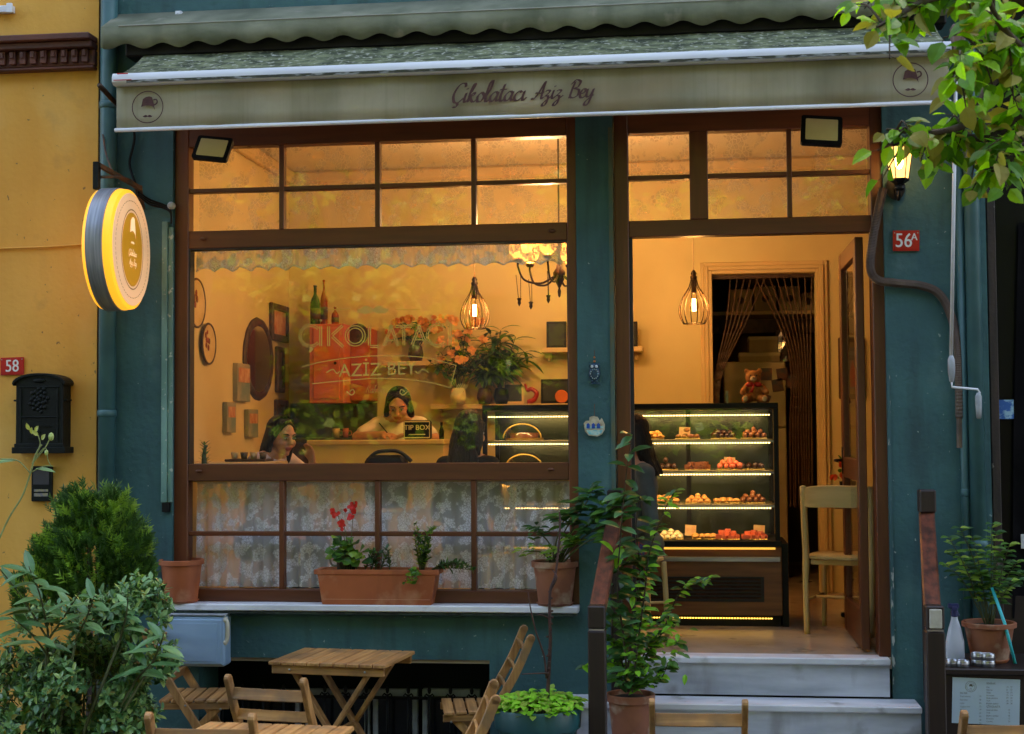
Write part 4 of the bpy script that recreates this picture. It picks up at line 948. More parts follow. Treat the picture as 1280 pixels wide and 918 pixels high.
# cabinet with the menu
yA, yB_ = -.80, -.30
x0 = P(1179, 860, yA).x; zT = P(1240, 837, yA).z
CB = thing('serving_cabinet', 'dark stained cabinet with a menu sheet on its front, right of the steps', 'cabinet', (x0+.3, -.55, 0))
MB().box(x0, yA, zT-.028, x0+.75, yB_, zT).build('top', DKW['x'], CB, bevel=.004)
MB().box(x0+.012, yA+.02, .06, x0+.74, yB_-.01, zT-.029).build('body', DKW['z'], CB, bevel=.003)
MB().box(x0+.02, yA+.03, 0.005, x0+.06, yA+.07, .059).box(x0+.69, yA+.03, 0.005, x0+.73, yA+.07, .059).box(x0+.02, yB_-.08, 0.056, x0+.06, yB_-.04, .059).build('foot', DKW['z'], CB)
MS = thing('menu_sheet', 'pale two column menu sheet fixed to the dark cabinet', 'menu', P(1232, 872, yA))
PAPER = mat('menu_paper', srgb(190, 208, 216), srgb(176, 196, 206), scale=4, rough=.5)
a_, b_, c_, d_ = P(1191, 847, yA+.012), P(1275.5, 850, yA+.012), P(1274.5, 908, yA+.012), P(1190, 904, yA+.012)
MB().skin([[V((p.x, yA+.0185, p.z)) for p in (a_, b_, c_, d_)], [V((p.x, yA+.016, p.z)) for p in (a_, b_, c_, d_)]]).build('paper', PAPER, MS)
INK = mat('menu_ink', srgb(96, 92, 80), srgb(120, 116, 104), scale=50, rough=.7)
k = MB(); ym = yA+.0145
def mp(u, v): p = P(u, v, ym); return V((p.x, ym, p.z))
ring2d(k, .024, .0255, mp(1213.5, 858.5), X_, Z_, 28); emblem(k, mp(1213.5, 858.5), X_, Z_, .019)
rnd = random.Random(3)
words = ['Türk kahvesi', 'Espresso', 'Latte', 'Cappuccino', 'Mocha', 'Americano', 'Filtre kahve', 'Çay', 'Ihlamur', 'Salep', 'Limonata', 'Sıcak çikolata', 'Trüf', 'Badem ezmesi', 'Brownie', 'Cookie']
def ml(s, u, v, size, al='LEFT'): text_mb(s, size, mp(u, v), X_, Z_, k, align=al)
ml('SICAK', 1200, 867.5, .0125); ml('SOĞUK', 1233, 855.5, .0125); ml('ÇİKOLATA', 1233, 884.5, .0125)
for i in range(9): ml(words[i], 1200, 871.5+i*4.2, .0095); ml(str(rnd.randrange(8, 30)), 1224, 871.5+i*4.2, .0095)
for i in range(7): ml(words[(i+7) % 16], 1233, 860+i*3.4, .0095); ml(str(rnd.randrange(8, 30)), 1258, 860+i*3.4, .0095); ml(str(rnd.randrange(8, 30)), 1263, 860+i*3.4, .0095)
for i in range(5): ml(words[(i+11) % 16], 1233, 888.5+i*3.6, .0095); ml(str(rnd.randrange(8, 30)), 1260, 888.5+i*3.6, .0095)
k.build('menu_print', INK, MS)
# things on the cabinet
c = P(1194, 815, -.62); c.z = zT
BT = thing('spray_bottle', 'white spray bottle with a dark blue nozzle on the cabinet', 'spray bottle', c)
MB().lathe([(.001, 0), (.040, 0), (.045, .01), (.044, .10), (.030, .165), (.016, .21), (.015, .225)], c, 24, sx=1, sy=.7).build('bottle', mat('milky_plastic', srgb(196, 200, 208), srgb(176, 182, 194), scale=5, rough=.35), BT, True)
MB().lathe([(.017, .222), (.017, .25), (.012, .255)], c, 14).box(c.x-.014, -.64, zT+.25, c.x+.012, -.605, zT+.272).box(c.x-.03, -.635, zT+.262, c.x+.02, -.61, zT+.285).bar((c.x+.006, -.625, zT+.26), (c.x+.022, -.63, zT+.225), .008, .006).build('nozzle', mat('navy_plastic', srgb(30, 40, 90), rough=.35), BT, bevel=.003)
def tin(u, Y, z, label, n=1):
    c = P(u, 820, Y); c.z = z; o = thing('steel_tin', label, 'tin', c, 'steel tins on the cabinet')
    MB().lathe([(.001, .0), (.030, 0), (.032, .004), (.032, .026), (.030, .03), (.028, .027), (.027, .006), (.001, .005)], c, 20).build('tin', STEEL, o, auto=40)
    MB().lathe([(.033, .012), (.0335, .013), (.0335, .017), (.033, .018)], c, 20).build('rim_band', STEEL, o, True); return o
tin(1190, -.72, zT+.001, 'low steel tin on the cabinet in front of the spray bottle'); tin(1203, -.735, zT+.001, 'low steel tin on the cabinet nearest the spray bottle, right of another tin')
for i in range(2): tin(1222.5, -.70, zT+.001+i*.031, ('lower' if i == 0 else 'upper')+' tin of the left steel pair in front of the terracotta pot'); tin(1235, -.72, zT+.001+i*.031, ('lower' if i == 0 else 'upper')+' tin of the right steel pair in front of the terracotta pot')
SK = thing('turquoise_stick', 'turquoise plastic stick leaning against the pot on the cabinet', 'stick', P(1268, 826, -.68))
MB().tube([V((P(1269, 825, -.68).x, -.68, zT+.008)), P(1256, 780, -.66), P(1240, 735, -.60)], .008, 8).build('stick', mat('turquoise_plastic', srgb(40, 190, 196), rough=.35), SK, True)

# ================================================================== POTS AND PLANTS
LBR = leafmat('dry_leaf', srgb(150, 110, 60), .2, .6)
LG = leafmat('leaf_green', srgb(78, 122, 44), .3); LG2 = leafmat('leaf_deep', srgb(44, 84, 36), .2, .35); LG3 = leafmat('leaf_yellowish', srgb(132, 160, 60), .35)
LBL = leafmat('leaf_bluish', srgb(80, 124, 74), .15, .3); LBL2 = leafmat('leaf_grey_green', srgb(124, 164, 106), .2, .3); LYV = leafmat('variegated_leaf', srgb(150, 176, 100), .2, .3)
LLIME = leafmat('lime_leaf', srgb(134, 196, 52), .35, .45); LTH = leafmat('thuja_green', srgb(84, 124, 52), .2, .6); LTH2 = leafmat('thuja_light', srgb(140, 176, 74), .25, .6); LTHD = leafmat('thuja_dark', srgb(56, 92, 38), .1, .6)
LIMB = leafmat('linden_leaf', srgb(146, 196, 44), .55, .45); LIMB2 = leafmat('linden_leaf_deep', srgb(90, 140, 38), .5, .45); LIMB3 = leafmat('linden_leaf_old', srgb(150, 140, 60), .35, .6)
def pot(o, c, rt, rb, h, m, rim=.03, seg=32, square=False, name='pot', w=None, d=None):
    c = V(c)
    if square:
        def rg(z, k): return [V((c.x+sx*w/2*k, c.y+sy*d/2*k, c.z+z)) for sx, sy in ((-1, -1), (1, -1), (1, 1), (-1, 1))]
        MB().skin([rg(0, .9), rg(h-rim, .975), rg(h-rim+.002, 1.03), rg(h, 1.03), rg(h, .95), rg(h-.03, .94)]).build(name, m, o, bevel=.004)
        MB().skin([[V((v.x, v.y, c.z+h-.025)) for v in rg(0, .935)], [V((v.x, v.y, c.z+h-.02)) for v in rg(0, .92)]]).build('soil', SOIL, o)
    else:
        MB().lathe([(.001, 0), (rb, 0), (rb+(rt-rb)*.9, h-rim), (rt*1.08, h-rim+.003), (rt*1.09, h-.003), (rt*1.06, h), (rt*.97, h-.002), (rt*.95, h-.03), (.001, h-.031)], c, seg).build(name, m, o, auto=35)
        MB().lathe([(rt*.94, h-.03), (rt*.7, h-.018), (.001, h-.012)], c, 20).build('soil', SOIL, o, True)
def saucer(o, c, r, m): MB().lathe([(.001, 0), (r, 0), (r*1.12, .014), (r*1.08, .016), (r*.96, .006), (.001, .005)], c, 32).build('saucer', m, o, auto=40)
def sprig(ml_, ms_, base, dirv, L, n, ls, lw, rnd, mi=(0,), r=.004, droop=.2, spread=1.0, tip=True, lc=.15, start=.15):
    base = V(base); d = V(dirv).normalized(); side = d.cross(V((rnd.uniform(-1, 1), rnd.uniform(-1, 1), .3))).normalized()
    pts = [base+d*L*t+V((0, 0, -droop*L*t*t))+side*math.sin(t*3)*L*.05 for t in (0, .25, .5, .75, 1)]
    pp = cr(pts, 4)
    if ms_ is not None: ms_.tube(pp[::2] if len(pp) > 8 else pp, [r*(1-.7*i/(len(pp[::2])-1)) for i in range(len(pp[::2]))] if len(pp) > 8 else r, 5)
    for k in range(n):
        t = start+(1-start)*(k+.5)/n; i = min(int(t*(len(pp)-1)), len(pp)-2); p = pp[i].lerp(pp[i+1], t*(len(pp)-1)-i); ax = (pp[i+1]-pp[i]).normalized()
        a = k*2.4+rnd.uniform(-.4, .4); x = ax.cross(V((0, 0, 1)));
        if x.length < .1: x = V((1, 0, 0))
        x.normalize(); y = ax.cross(x); out = x*math.cos(a)+y*math.sin(a)
        ld = (out*spread+ax*.7+V((0, 0, .15))).normalized(); s = ls*rnd.uniform(.5, 1.3)*(1-.25*t)
        ml_.leaf(p, ld, (ax+V((0, 0, .6))+V((rnd.uniform(-.3, .3),)*3)), s, s*lw, rnd.choice(mi), curl=lc*rnd.uniform(.5, 1.6))
    if tip: ml_.leaf(pp[-1], (pp[-1]-pp[-2])+V((rnd.uniform(-.1, .1), 0, .02)), V((0, 0, 1)), ls*.8, ls*.8*lw, rnd.choice(mi))
    return pp
# left terracotta pot on the sill
zs = zWB+.001
c = P(225, 750, .0); c = V((P(226, 750, -.02).x, -.0, zs)); c.y = -.01
o = thing('terracotta_pot', 'empty looking terracotta pot at the left end of the sill', 'flower pot', c)
saucer(o, c, .088, TERRA); pot(o, c+V((0, 0, .006)), .115, .088, .232, TERRA, .03)
# planter box
x0, z0, x1, z1 = rect(396, 712, 547, 755, -.06); bw = x1-x0; c = V(((x0+x1)/2, -.004, zs))
PB = thing('planter_box', 'long terracotta planter box with red geranium and trailing leaves on the sill', 'planter', c)
pot(PB, c, 0, 0, z1-zs, TERRA, .028, square=True, w=bw, d=.155)
MB().box(c.x-bw*.44, -.076, zs+.028, c.x+bw*.44, -.0735, zs+.031).build('groove', mat('planter_highlight', srgb(200, 140, 110), rough=.6), PB)  # paler strip paints a highlight along the planter's front
rnd = random.Random(11); l_ = MB(); s_ = MB(); zt_ = z1-.02
for i in range(26):                                                    # geranium leaves
    a = rnd.uniform(0, 6.28); b_ = V((P(432, 700, -.03).x+rnd.gauss(0, .01), -.03, zt_)); e = b_+V((rnd.gauss(.0, .05), rnd.gauss(-.01, .03), rnd.uniform(.07, .20)))
    s_.tube([b_, b_.lerp(e, .5)+V((0, 0, .02)), e], .002, 5); l_.leaf(e, (rnd.gauss(0, 1), -.7, rnd.gauss(-.1, .3)), (0, -.6, 1), rnd.uniform(.035, .06), .05, rnd.choice((0, 0, 2)), curl=.2, shape=.55)
for (u, v) in ((418, 690), (426, 680), (434, 690), (442, 680), (450, 690), (440, 700), (428, 700), (455, 700)):
    p = P(u, v, -.05+rnd.uniform(-.02, .02))
    for k in range(3): l_.leaf(p, (rnd.gauss(0, 1), -.5, rnd.gauss(0, .5)), (0, -.7, .8), .055, .06, rnd.choice((0, 2, 1)), curl=.2, shape=.55)
for (u, v, du, n) in ((462, 712, 8, 9), (475, 712, 18, 9), (455, 700, -3, 9), (487, 712, 12, 8), (470, 700, 4, 8), (448, 712, 2, 8)):
    sprig(l_, s_, P(u, 716, -.02), (rnd.uniform(-.5, .6), -.2, 1), rnd.uniform(.09, .17), n+8, .040, .6, rnd, (1, 1, 0), droop=.15)
for k in range(9): sprig(l_, s_, P(528+rnd.uniform(-3, 3), 714, -.02), (rnd.uniform(-.25, .3), rnd.uniform(-.3, .1), 1), rnd.uniform(.18, .29), 20, .042, .62, rnd, (0, 0, 1, 2), droop=.05)
for k in range(5): sprig(l_, s_, P(520, 712, -.08), (-.2+rnd.uniform(-.3, .6), -.7, .25), .09, 9, .036, .62, rnd, (0, 2), droop=1.0)
for k in range(6): sprig(l_, s_, P(540, 712, -.04), (1, rnd.uniform(-.35, .1), rnd.uniform(.1, .5)), rnd.uniform(.16, .25), 20, .038, .55, rnd, (1, 0, 1), droop=.25)
s_.build('stems', STEM, PB, True); l_.build('leaves', [LG, LG2, LG3], PB)
fl_ = MB()
for (u, v, n) in ((441, 634, 9), (437, 645, 10), (445, 640, 5), (420, 642, 6), (417, 640, 3), (430, 656, 6), (425, 660, 4)):
    for k in range(n):
        p = P(u+rnd.gauss(0, 2.4), v+rnd.gauss(0, 2), -.07+rnd.uniform(-.01, .01)); fl_.leaf(p, (rnd.gauss(0, 1), -.6, rnd.gauss(0, 1)), (0, -1, .3), .028, .024, 0, shape=.6)
fl_.build('flowers', leafmat('geranium_red', srgb(214, 40, 24), .3, .5, .2), PB)
sv = MB()
for (u, v) in ((441, 636), (422, 643), (430, 657)): sv.tube(cr([P(434, 700, -.04), P((434+u)/2+2, (700+v)/2, -.06), P(u, v, -.065)], 4), .0022, 5)
sv.build('flower_stalks', STEM, PB, True)
c = V((P(432, 700, .0).x, .012, z1-.02)); c.z = z1-.028
J = thing('glass_jug', 'brownish glass jug standing in the planter behind the geranium', 'jug', c)
MB().lathe([(.001, .0), (.035, 0), (.05, .02), (.053, .07), (.045, .12), (.035, .14), (.038, .16), (.034, .16), (.031, .14), (.04, .12), (.001, .02)], c, 24).build('jug', mat('smoky_glass', srgb(84, 76, 60), srgb(60, 56, 46), scale=10, rough=.15), J, True)
MB().tube(cr([c+V((-.045, 0, .04)), c+V((-.085, 0, .05)), c+V((-.09, 0, .12)), c+V((-.04, 0, .14))], 5), .006, 8).build('handle', mat('smoky_glass_light', srgb(120, 124, 116), rough=.15), J, True)
# right pot on the sill with broad leaves
c = V((P(694, 750, -.0).x, -.005, zs))
RP = thing('potted_plant', 'terracotta pot with broad leaves at the right end of the sill', 'potted plant', c)
saucer(RP, c, .092, TERRA2); pot(RP, c+V((0, 0, .006)), .118, .09, .232, TERRA2, .035)
l_ = MB(); s_ = MB(); rnd = random.Random(5)
for (u, v, Y, sz, n) in ((660, 690, -.1, .05, 9), (672, 665, -.05, .06, 12), (690, 690, -.1, .055, 12), (705, 650, -.08, .085, 12), (722, 640, -.12, .1, 12), (738, 620, -.14, .1, 10), (755, 640, -.18, .1, 12), (770, 650, -.2, .1, 10), (780, 625, -.2, .09, 9), (715, 680, -.1, .08, 10), (740, 660, -.15, .09, 10), (762, 668, -.2, .09, 7)):
    tip = P(u, v, Y); b_ = c+V((rnd.uniform(-.04, .04), 0, .2)); mid = b_.lerp(tip, .5)+V((0, -.02, .04)); s_.tube(cr([b_, mid, tip], 5), [.006, .005, .005, .005, .005, .004, .004, .004, .004, .004, .002][:11], 6)
    for k in range(int(n*1.5)):
        a = k*2.4; dd_ = V((math.cos(a), -.35+.4*math.sin(a), .25+.3*math.sin(a*1.7))); p = tip+V((rnd.gauss(0, .02), rnd.gauss(0, .02), rnd.gauss(0, .02)))
        l_.leaf(p, dd_, V((0, -.4, 1)), sz*rnd.uniform(.7, 1.2), sz*.45*rnd.uniform(.8, 1.2), rnd.choice((0, 1, 1) if v < 670 else (0, 2)), curl=.25)
s_.build('stems', STEM, RP, True); l_.build('leaves', [LG, LG2, LG3], RP)
# green tub with lime leaves and a bare twig
c = V((P(672, 880, -.95).x, -.95, .005)); rt = .205; ht = P(672, 884, -.95).z
GT = thing('green_tub', 'round dark green tub with lime green leaves and a bare brown twig', 'planter', c)
GP = mat('dark_green_plastic', srgb(30, 86, 88), srgb(22, 70, 74), scale=4, rough=.4)
MB().lathe([(.001, 0), (.14, 0), (.185, ht-.13), (.187, ht-.1), (.205, ht-.095), (.21, ht-.01), (.205, ht), (.193, ht), (.19, ht-.05), (.001, ht-.05)], c, 40).build('pot', GP, GT, auto=30)
MB().lathe([(.188, ht-.045), (.1, ht-.035), (.001, ht-.03)], c, 24).build('soil', SOIL, GT, True)
l_ = MB(); s_ = MB(); rnd = random.Random(8)
for k in range(420):
    a = rnd.uniform(0, 6.283); r = .2*math.sqrt(rnd.random()); p = c+V((math.cos(a)*r, math.sin(a)*r, ht+.005+.045*(1-(r/.2)**2)+rnd.uniform(-.02, .02)))
    if k % 3 == 0: s_.tube([p, p-V((0, 0, .06))], .0015, 4)
    l_.leaf(p, (math.cos(a)+rnd.gauss(0, .7), math.sin(a)-.3+rnd.gauss(0, .7), rnd.uniform(-.2, .3)), (0, -.2, 1), rnd.uniform(.03, .052), .032, rnd.choice((0, 0, 1)), curl=.2, shape=.5)
s_.build('stems', STEM, GT); l_.build('leaves', [LLIME, LG3], GT)
tw = MB(); Yt = -.95; T = lambda *uv: cr([P(u, v, Yt+dy) for u, v, dy in uv], 5)
for path, r0, r1 in ((T((684, 882, 0), (686, 840, .01), (688, 800, 0), (687, 770, -.01), (688, 738, -.01), (695, 715, 0), (700, 660, 0), (699, 640, 0)), .010, .004), (T((683, 848, 0), (680, 820, 0), (670, 790, -.02), (663, 760, -.03), (660, 740, -.03)), .006, .0025), (T((686, 842, .0), (672, 842, -.02), (652, 843, -.03)), .005, .002), (T((688, 775, 0), (680, 770, -.02), (672, 768, -.02)), .004, .002), (T((689, 736, 0), (696, 722, -.02), (690, 712, 0)), .006, .002)):
    tw.tube(path, [r0+(r1-r0)*i/(len(path)-1) for i in range(len(path))], 7)
for k in range(14): p = P(687+rnd.uniform(-3, 3), 740+k*8, Yt); tw.ball(p, (.008, .008, .006), 6)
tw.build('twig', mat('twig_brown', srgb(84, 54, 46), srgb(54, 36, 32), scale=30, rough=.8, bump=.3), GT, True)
# big terracotta pot on the steps with climbing broad-leaved plant
c = V((P(788, 880, -.42).x, -.39, .287)); ht = P(788, 868, -.42).z-.287
BP = thing('tall_potted_plant', 'tall leafy plant in a terracotta pot standing on the steps', 'potted plant', c)
pot(BP, c, .115, .09, ht, TERRA2, .04)
l_ = MB(); s_ = MB(); rnd = random.Random(21)
paths = [[(785, 865), (780, 800), (772, 740), (775, 680), (782, 600), (790, 545)], [(790, 865), (798, 800), (806, 740), (812, 690), (830, 640), (845, 612)], [(792, 865), (808, 820), (828, 790), (850, 740), (872, 728), (888, 722)],
         [(788, 865), (800, 830), (815, 800), (828, 800), (850, 805)], [(782, 865), (770, 820), (765, 770), (770, 720), (790, 700), (822, 695)], [(790, 862), (810, 852), (825, 850), (835, 830)], [(786, 862), (790, 800), (800, 770), (812, 760)],
         [(784, 862), (778, 830), (770, 800), (756, 830), (728, 832)], [(784, 862), (790, 770), (800, 720), (795, 660), (800, 620)]]
for pi_, pth in enumerate(paths):
    Yp = -.42+rnd.uniform(-.10, .10); pp = cr([P(u, v, Yp-.02*i) for i, (u, v) in enumerate(pth)], 8)
    s_.tube(pp, [.006-.004*i/(len(pp)-1) for i in range(len(pp))], 6)
    big = pi_ in (0, 4, 8)
    for i in range(2, len(pp), 1 if not big else 2):
        for k in range(1 if rnd.random() < .5 else 2):
            a = i*2.4+k*2.5; sz = (rnd.uniform(.085, .125) if big else rnd.uniform(.045, .07)); dv = V((math.cos(a), -.5+.3*math.sin(a), .15+.35*math.sin(a*1.3)))
            l_.leaf(pp[i], dv, V((0, -.5, 1)), sz, sz*.5, rnd.choice((1, 1, 0, 2) if not big else (0, 0, 3)), curl=.3)
for (u, v, n, sz) in ((798, 790, 22, .055), (812, 815, 26, .055), (790, 835, 24, .06), (830, 770, 16, .055), (780, 800, 16, .06), (838, 820, 14, .055), (770, 760, 8, .1), (840, 790, 10, .05), (800, 850, 14, .05), (815, 780, 18, .055), (775, 700, 7, .12), (800, 735, 14, .06), (772, 840, 16, .055), (825, 835, 14, .05)):
    for k in range(n):
        p = P(u+rnd.gauss(0, 9), v+rnd.gauss(0, 10), -.42+rnd.uniform(-.12, .12)); l_.leaf(p, (rnd.gauss(0, 1), -.6, rnd.gauss(.1, .5)), (0, -.6, 1), sz*rnd.uniform(.7, 1.2), sz*.5, rnd.choice((1, 1, 0, 2)), curl=.3)
s_.build('stems', mat('plant_stem_brown', srgb(76, 66, 44), srgb(50, 42, 30), scale=20, rough=.8), BP, True); l_.build('leaves', [LG2, LG, LLIME, LBL], BP)
# pot on the cabinet
c = V((P(1237, 815, -.56).x, -.56, zT+.001))
CP = thing('cabinet_plant', 'terracotta pot with a small leafy plant on the dark cabinet', 'potted plant', c)
saucer(CP, c, .082, TERRA); pot(CP, c+V((0, 0, .006)), .118, .085, .185, TERRA2, .026)
l_ = MB(); s_ = MB(); rnd = random.Random(31)
for (u, v) in ((1186, 672), (1182, 705), (1200, 660), (1215, 672), (1240, 655), (1250, 690), (1272, 702), (1280, 715), (1232, 690), (1205, 700), (1262, 680), (1245, 665), (1190, 690), (1275, 725), (1225, 715)):
    tip = P(u, v, -.56+rnd.uniform(-.12, .12)); b_ = c+V((rnd.uniform(-.02, .02), 0, .17)); mid = b_.lerp(tip, .5)+V((0, 0, .05)); pp = cr([b_, mid, tip], 6)
    s_.tube(pp, [.0035-.002*i/(len(pp)-1) for i in range(len(pp))], 5)
    for i in range(4, len(pp)):
        for k in range(2):
            a = i*2.4+k*3; l_.leaf(pp[i], (math.cos(a), -.4+.4*math.sin(a), .2), (0, -.4, 1), rnd.uniform(.04, .06), .028, rnd.choice((0, 1, 2)), curl=.25)
s_.build('stems', STEM, CP, True); l_.build('leaves', [LG, LG2, LG3], CP)

# ================================================================== SHRUBS AT THE LEFT
rnd = random.Random(41)
cx = P(112, 690, -.85)
CF = thing('conifer_shrub', 'bushy dense green conifer in front of the ochre wall', 'conifer', (cx.x, -.85, .005))
MB().tube([(cx.x, -.85, 0), (cx.x+.01, -.85, .5), (cx.x, -.86, cx.z+.2)], [.035, .025, .008], 8).build('trunk', BARK, CF, True)
l_ = MB()
def ell(cc, rx, ry, rz):
    while True:
        d = V((rnd.uniform(-1, 1), rnd.uniform(-1, 1), rnd.uniform(-1, 1)))
        if .05 < d.length < 1: break
    d = d.normalized()*(d.length**.35); return d, V((cc.x+d.x*rx, cc.y+d.y*ry, cc.z+d.z*rz))
sc_ = 1800/6.98
subs = [(115, 700, 52, 62), (108, 655, 32, 34), (72, 720, 34, 46), (155, 700, 30, 42), (84, 668, 22, 26), (45, 745, 26, 34), (110, 628, 28, 20), (84, 648, 24, 22), (138, 642, 26, 24), (152, 660, 20, 24), (172, 690, 16, 26), (62, 690, 18, 18), (178, 725, 14, 22)]
for (u, v, ru, rv) in subs:
    cc = P(u, v, -.85); n = int(ru*rv*.46)
    for k in range(n):
        d, p = ell(cc, ru/sc_, ru/sc_*.8, rv/sc_)
        if noise.noise(p*9) < -.3: continue
        up = V((d.x*.8, d.y*.8, .75+.3*d.z)).normalized(); sdv = up.cross(V((rnd.gauss(0, 1), rnd.gauss(0, 1), rnd.gauss(0, .3)))).normalized(); mi = rnd.choice((0, 1, 1) if noise.noise(p*11) > .12 else (0, 2, 2))
        L_ = rnd.uniform(.03, .07)*(1.5 if rnd.random() < .12 else 1)
        for j in range(6):                       # a flat fan of scale leaves
            t = (j+1)/6; sg = -1 if j % 2 else 1; b0 = p+up*L_*t*.8; tipp = b0+up*L_*.32+sdv*sg*L_*.42*(1.1-t*.6)
            wv = up.cross(sdv)*.0; q_ = (tipp-b0).cross(sdv.cross(up)).normalized()*.0055
            l_.add([b0-q_, tipp, b0+q_], [(0, 1, 2)], mi)
        q_ = sdv*.003; l_.add([p-q_, p+up*L_, p+q_], [(0, 1, 2)], mi)
l_.build('foliage', [LTH, LTH2, LTHD], CF)

def bush(name, label, cat, blobs, Y, mats, ls, lw, dens, seed, leaf_n=9, dirb=(0, -.4, .6), trunkx=None, mi=(0, 1, 2), gapf=6, gth=-.12):
    rnd2 = random.Random(seed); cc = P(blobs[0][0], blobs[0][1], Y); o = thing(name, label, cat, (cc.x, Y, .005)); l2, s2 = MB(), MB(); k_ = 1800/(7.83+Y)
    for (u, v, ru, rv) in blobs:
        c0 = P(u, v, Y); n = int(ru*rv*dens); root = V((cc.x+(c0.x-cc.x)*.35, Y, .01))
        s2.tube(cr([root, root.lerp(c0, .55)+V((0, 0, -.02)), c0], 5), [.014-.001*i for i in range(11)], 6)
        for i in range(n):
            while True:
                d = V((rnd2.uniform(-1, 1), rnd2.uniform(-1, 1), rnd2.uniform(-1, 1)))
                if .1 < d.length < 1: break
            rr_ = d.length**.4; d.normalize(); p = c0+V((d.x*ru/k_, d.y*ru/k_*.8, d.z*rv/k_))*rr_*.85
            if noise.noise(p*gapf) < gth: continue
            sprig(l2, s2, p, V((d.x*.7+dirb[0], d.y*.7+dirb[1], d.z*.5+dirb[2])), ls*rnd2.uniform(1.4, 2.4), leaf_n, ls, lw, rnd2, mi, r=.0025, droop=.15, start=.25)
    s2.build('stems', STEM, o); l2.build('leaves', mats, o); return o
bush('variegated_shrub', 'dense small leaved grey green shrub filling the bottom left corner', 'shrub', [(105, 865, 80, 56), (28, 860, 46, 55), (168, 772, 38, 36), (145, 825, 50, 46), (62, 800, 34, 26), (20, 905, 56, 36), (125, 905, 76, 26), (198, 752, 16, 16), (120, 780, 26, 22), (185, 835, 24, 30)], -1.35, [LBL, LBL2, LG2, LYV, LIMB3], .052, .52, .10, 51, 8, mi=(0, 0, 1, 2, 1, 3)*5+(4,))
# long-leaved sprays
rnd = random.Random(61)
LL = thing('long_leaved_shrub', 'shrub with long drooping blue green leaves at the left edge', 'shrub', (P(40, 800, -1.55).x, -1.55, .005)); l_, s_ = MB(), MB()
for (bu, bv, tu, tv, n, sz) in ((60, 790, 36, 708, 10, .17), (60, 800, 100, 740, 6, .13), (60, 800, -10, 700, 6, .17), (95, 800, 118, 745, 9, .14), (60, 820, 12, 770, 7, .17), (150, 800, 160, 745, 5, .12), (190, 830, 205, 790, 5, .16), (170, 850, 188, 830, 6, .16)):
    b_, tp = P(bu, bv, -1.5), P(tu, tv, -1.6); pp = cr([b_, b_.lerp(tp, .5)+V((.01, 0, .01)), tp], 8)
    s_.tube([V((LL.location.x+.1, -1.5, .01)), b_.lerp(V((LL.location.x, -1.5, 0)), .4), b_], [.012, .008, .006], 6); s_.tube(pp, [.006-.004*i/(len(pp)-1) for i in range(len(pp))], 6)
    for i in range(n):
        p = pp[int(4+(len(pp)-5)*i/n)]; a = i*2.5+.5; dv = V((math.cos(a), -.25+.3*math.sin(a), .05+.15*math.sin(a)))
        l_.leaf(p, dv, (0, -.35, 1), sz*rnd.uniform(.7, 1.1), sz*.26, rnd.choice((0, 0, 1)), curl=.3*rnd.uniform(.3, 1.4), n=5, fold=.2)
s_.build('stems', STEM, LL, True); l_.build('leaves', [LBL, LBL2, LG], LL)
# thin bare stem with buds
SS = thing('budding_stem', 'thin pale stem with small buds rising before the letterbox', 'plant', (P(0, 660, -1.5).x-.05, -1.5, .005)); s_ = MB(); l_ = MB(); Y = -1.5
q_ = lambda *uv: cr([P(u, v, Y) for u, v in uv], 6)
s_.tube([V((P(-20, 800, Y).x, Y, .01)), P(-14, 800, Y), P(-8, 690, Y)]+q_((-8, 690), (10, 650), (28, 620), (38, 592), (44, 570), (52, 556)), .004, 6)
for pth, r in ((q_((40, 580), (55, 562), (63, 548)), .0028), (q_((44, 572), (50, 556), (48, 545)), .0028), (q_((40, 590), (55, 583), (66, 583)), .0025), (q_((38, 592), (22, 576), (0, 574)), .0028), (q_((42, 576), (56, 560), (60, 575), (64, 583)), .002)): s_.tube(pth, r, 5)
s_.build('stem', mat('pale_stem', srgb(150, 160, 96), srgb(120, 130, 76), scale=20, rough=.6), SS, True)
l_.leaf(P(22, 576, Y), (-1, 0, .0), (0, -.5, 1), .13, .04, 0); l_.leaf(P(44, 586, Y), (1, 0, -.05), (0, -.5, 1), .1, .03, 0)
for (u, v) in ((48, 545), (44, 540), (40, 543), (52, 550), (37, 538)): l_.leaf(P(u, v, Y), (rnd.gauss(0, .6), -.5, .6), (0, -1, .2), .04, .02, 1)
l_.ball(P(64, 546, Y), (.014, .014, .02), 8, 1); l_.ball(P(58, 566, Y), (.010, .010, .014), 8, 1)
build_each(l_, 'bud', [LBL2, leafmat('pale_bud', srgb(186, 200, 130), .3)], SS)

# ================================================================== TREE, upper right
rnd = random.Random(71)
tx = P(1420, 300, -2.2).x
TR = thing('leafy_tree', 'tree reaching in from the right with bright green round leaves', 'tree', (tx, -2.2, .004))
tk = MB().tube(cr([(tx, -2.2, 0), (tx+.05, -2.2, 1.5), (tx-.03, -2.15, 3), (tx+.05, -2.2, 4.4), (tx-.02, -2.2, 5.6)], 5), [.15-.004*i for i in range(21)], 12)
l_ = MB()
brs = [([(1420, 150), (1330, 110), (1250, 95), (1215, 150), (1165, 166), (1108, 162)], -2.2), ([(1420, 60), (1330, 20), (1240, -10), (1175, -5), (1130, 15), (1096, 34)], -2.4), ([(1420, 180), (1340, 150), (1280, 140), (1240, 172), (1195, 168), (1145, 160)], -2.05),
       ([(1420, 90), (1340, 60), (1260, 40), (1235, 60), (1210, 80), (1192, 92)], -2.5), ([(1420, 200), (1350, 185), (1290, 180), (1262, 200), (1240, 215)], -2.3), ([(1420, 0), (1330, -50), (1240, -60), (1150, -30), (1110, -12)], -2.3), ([(1420, 100), (1340, 90), (1290, 70), (1250, 30), (1230, -20)], -2.6)]
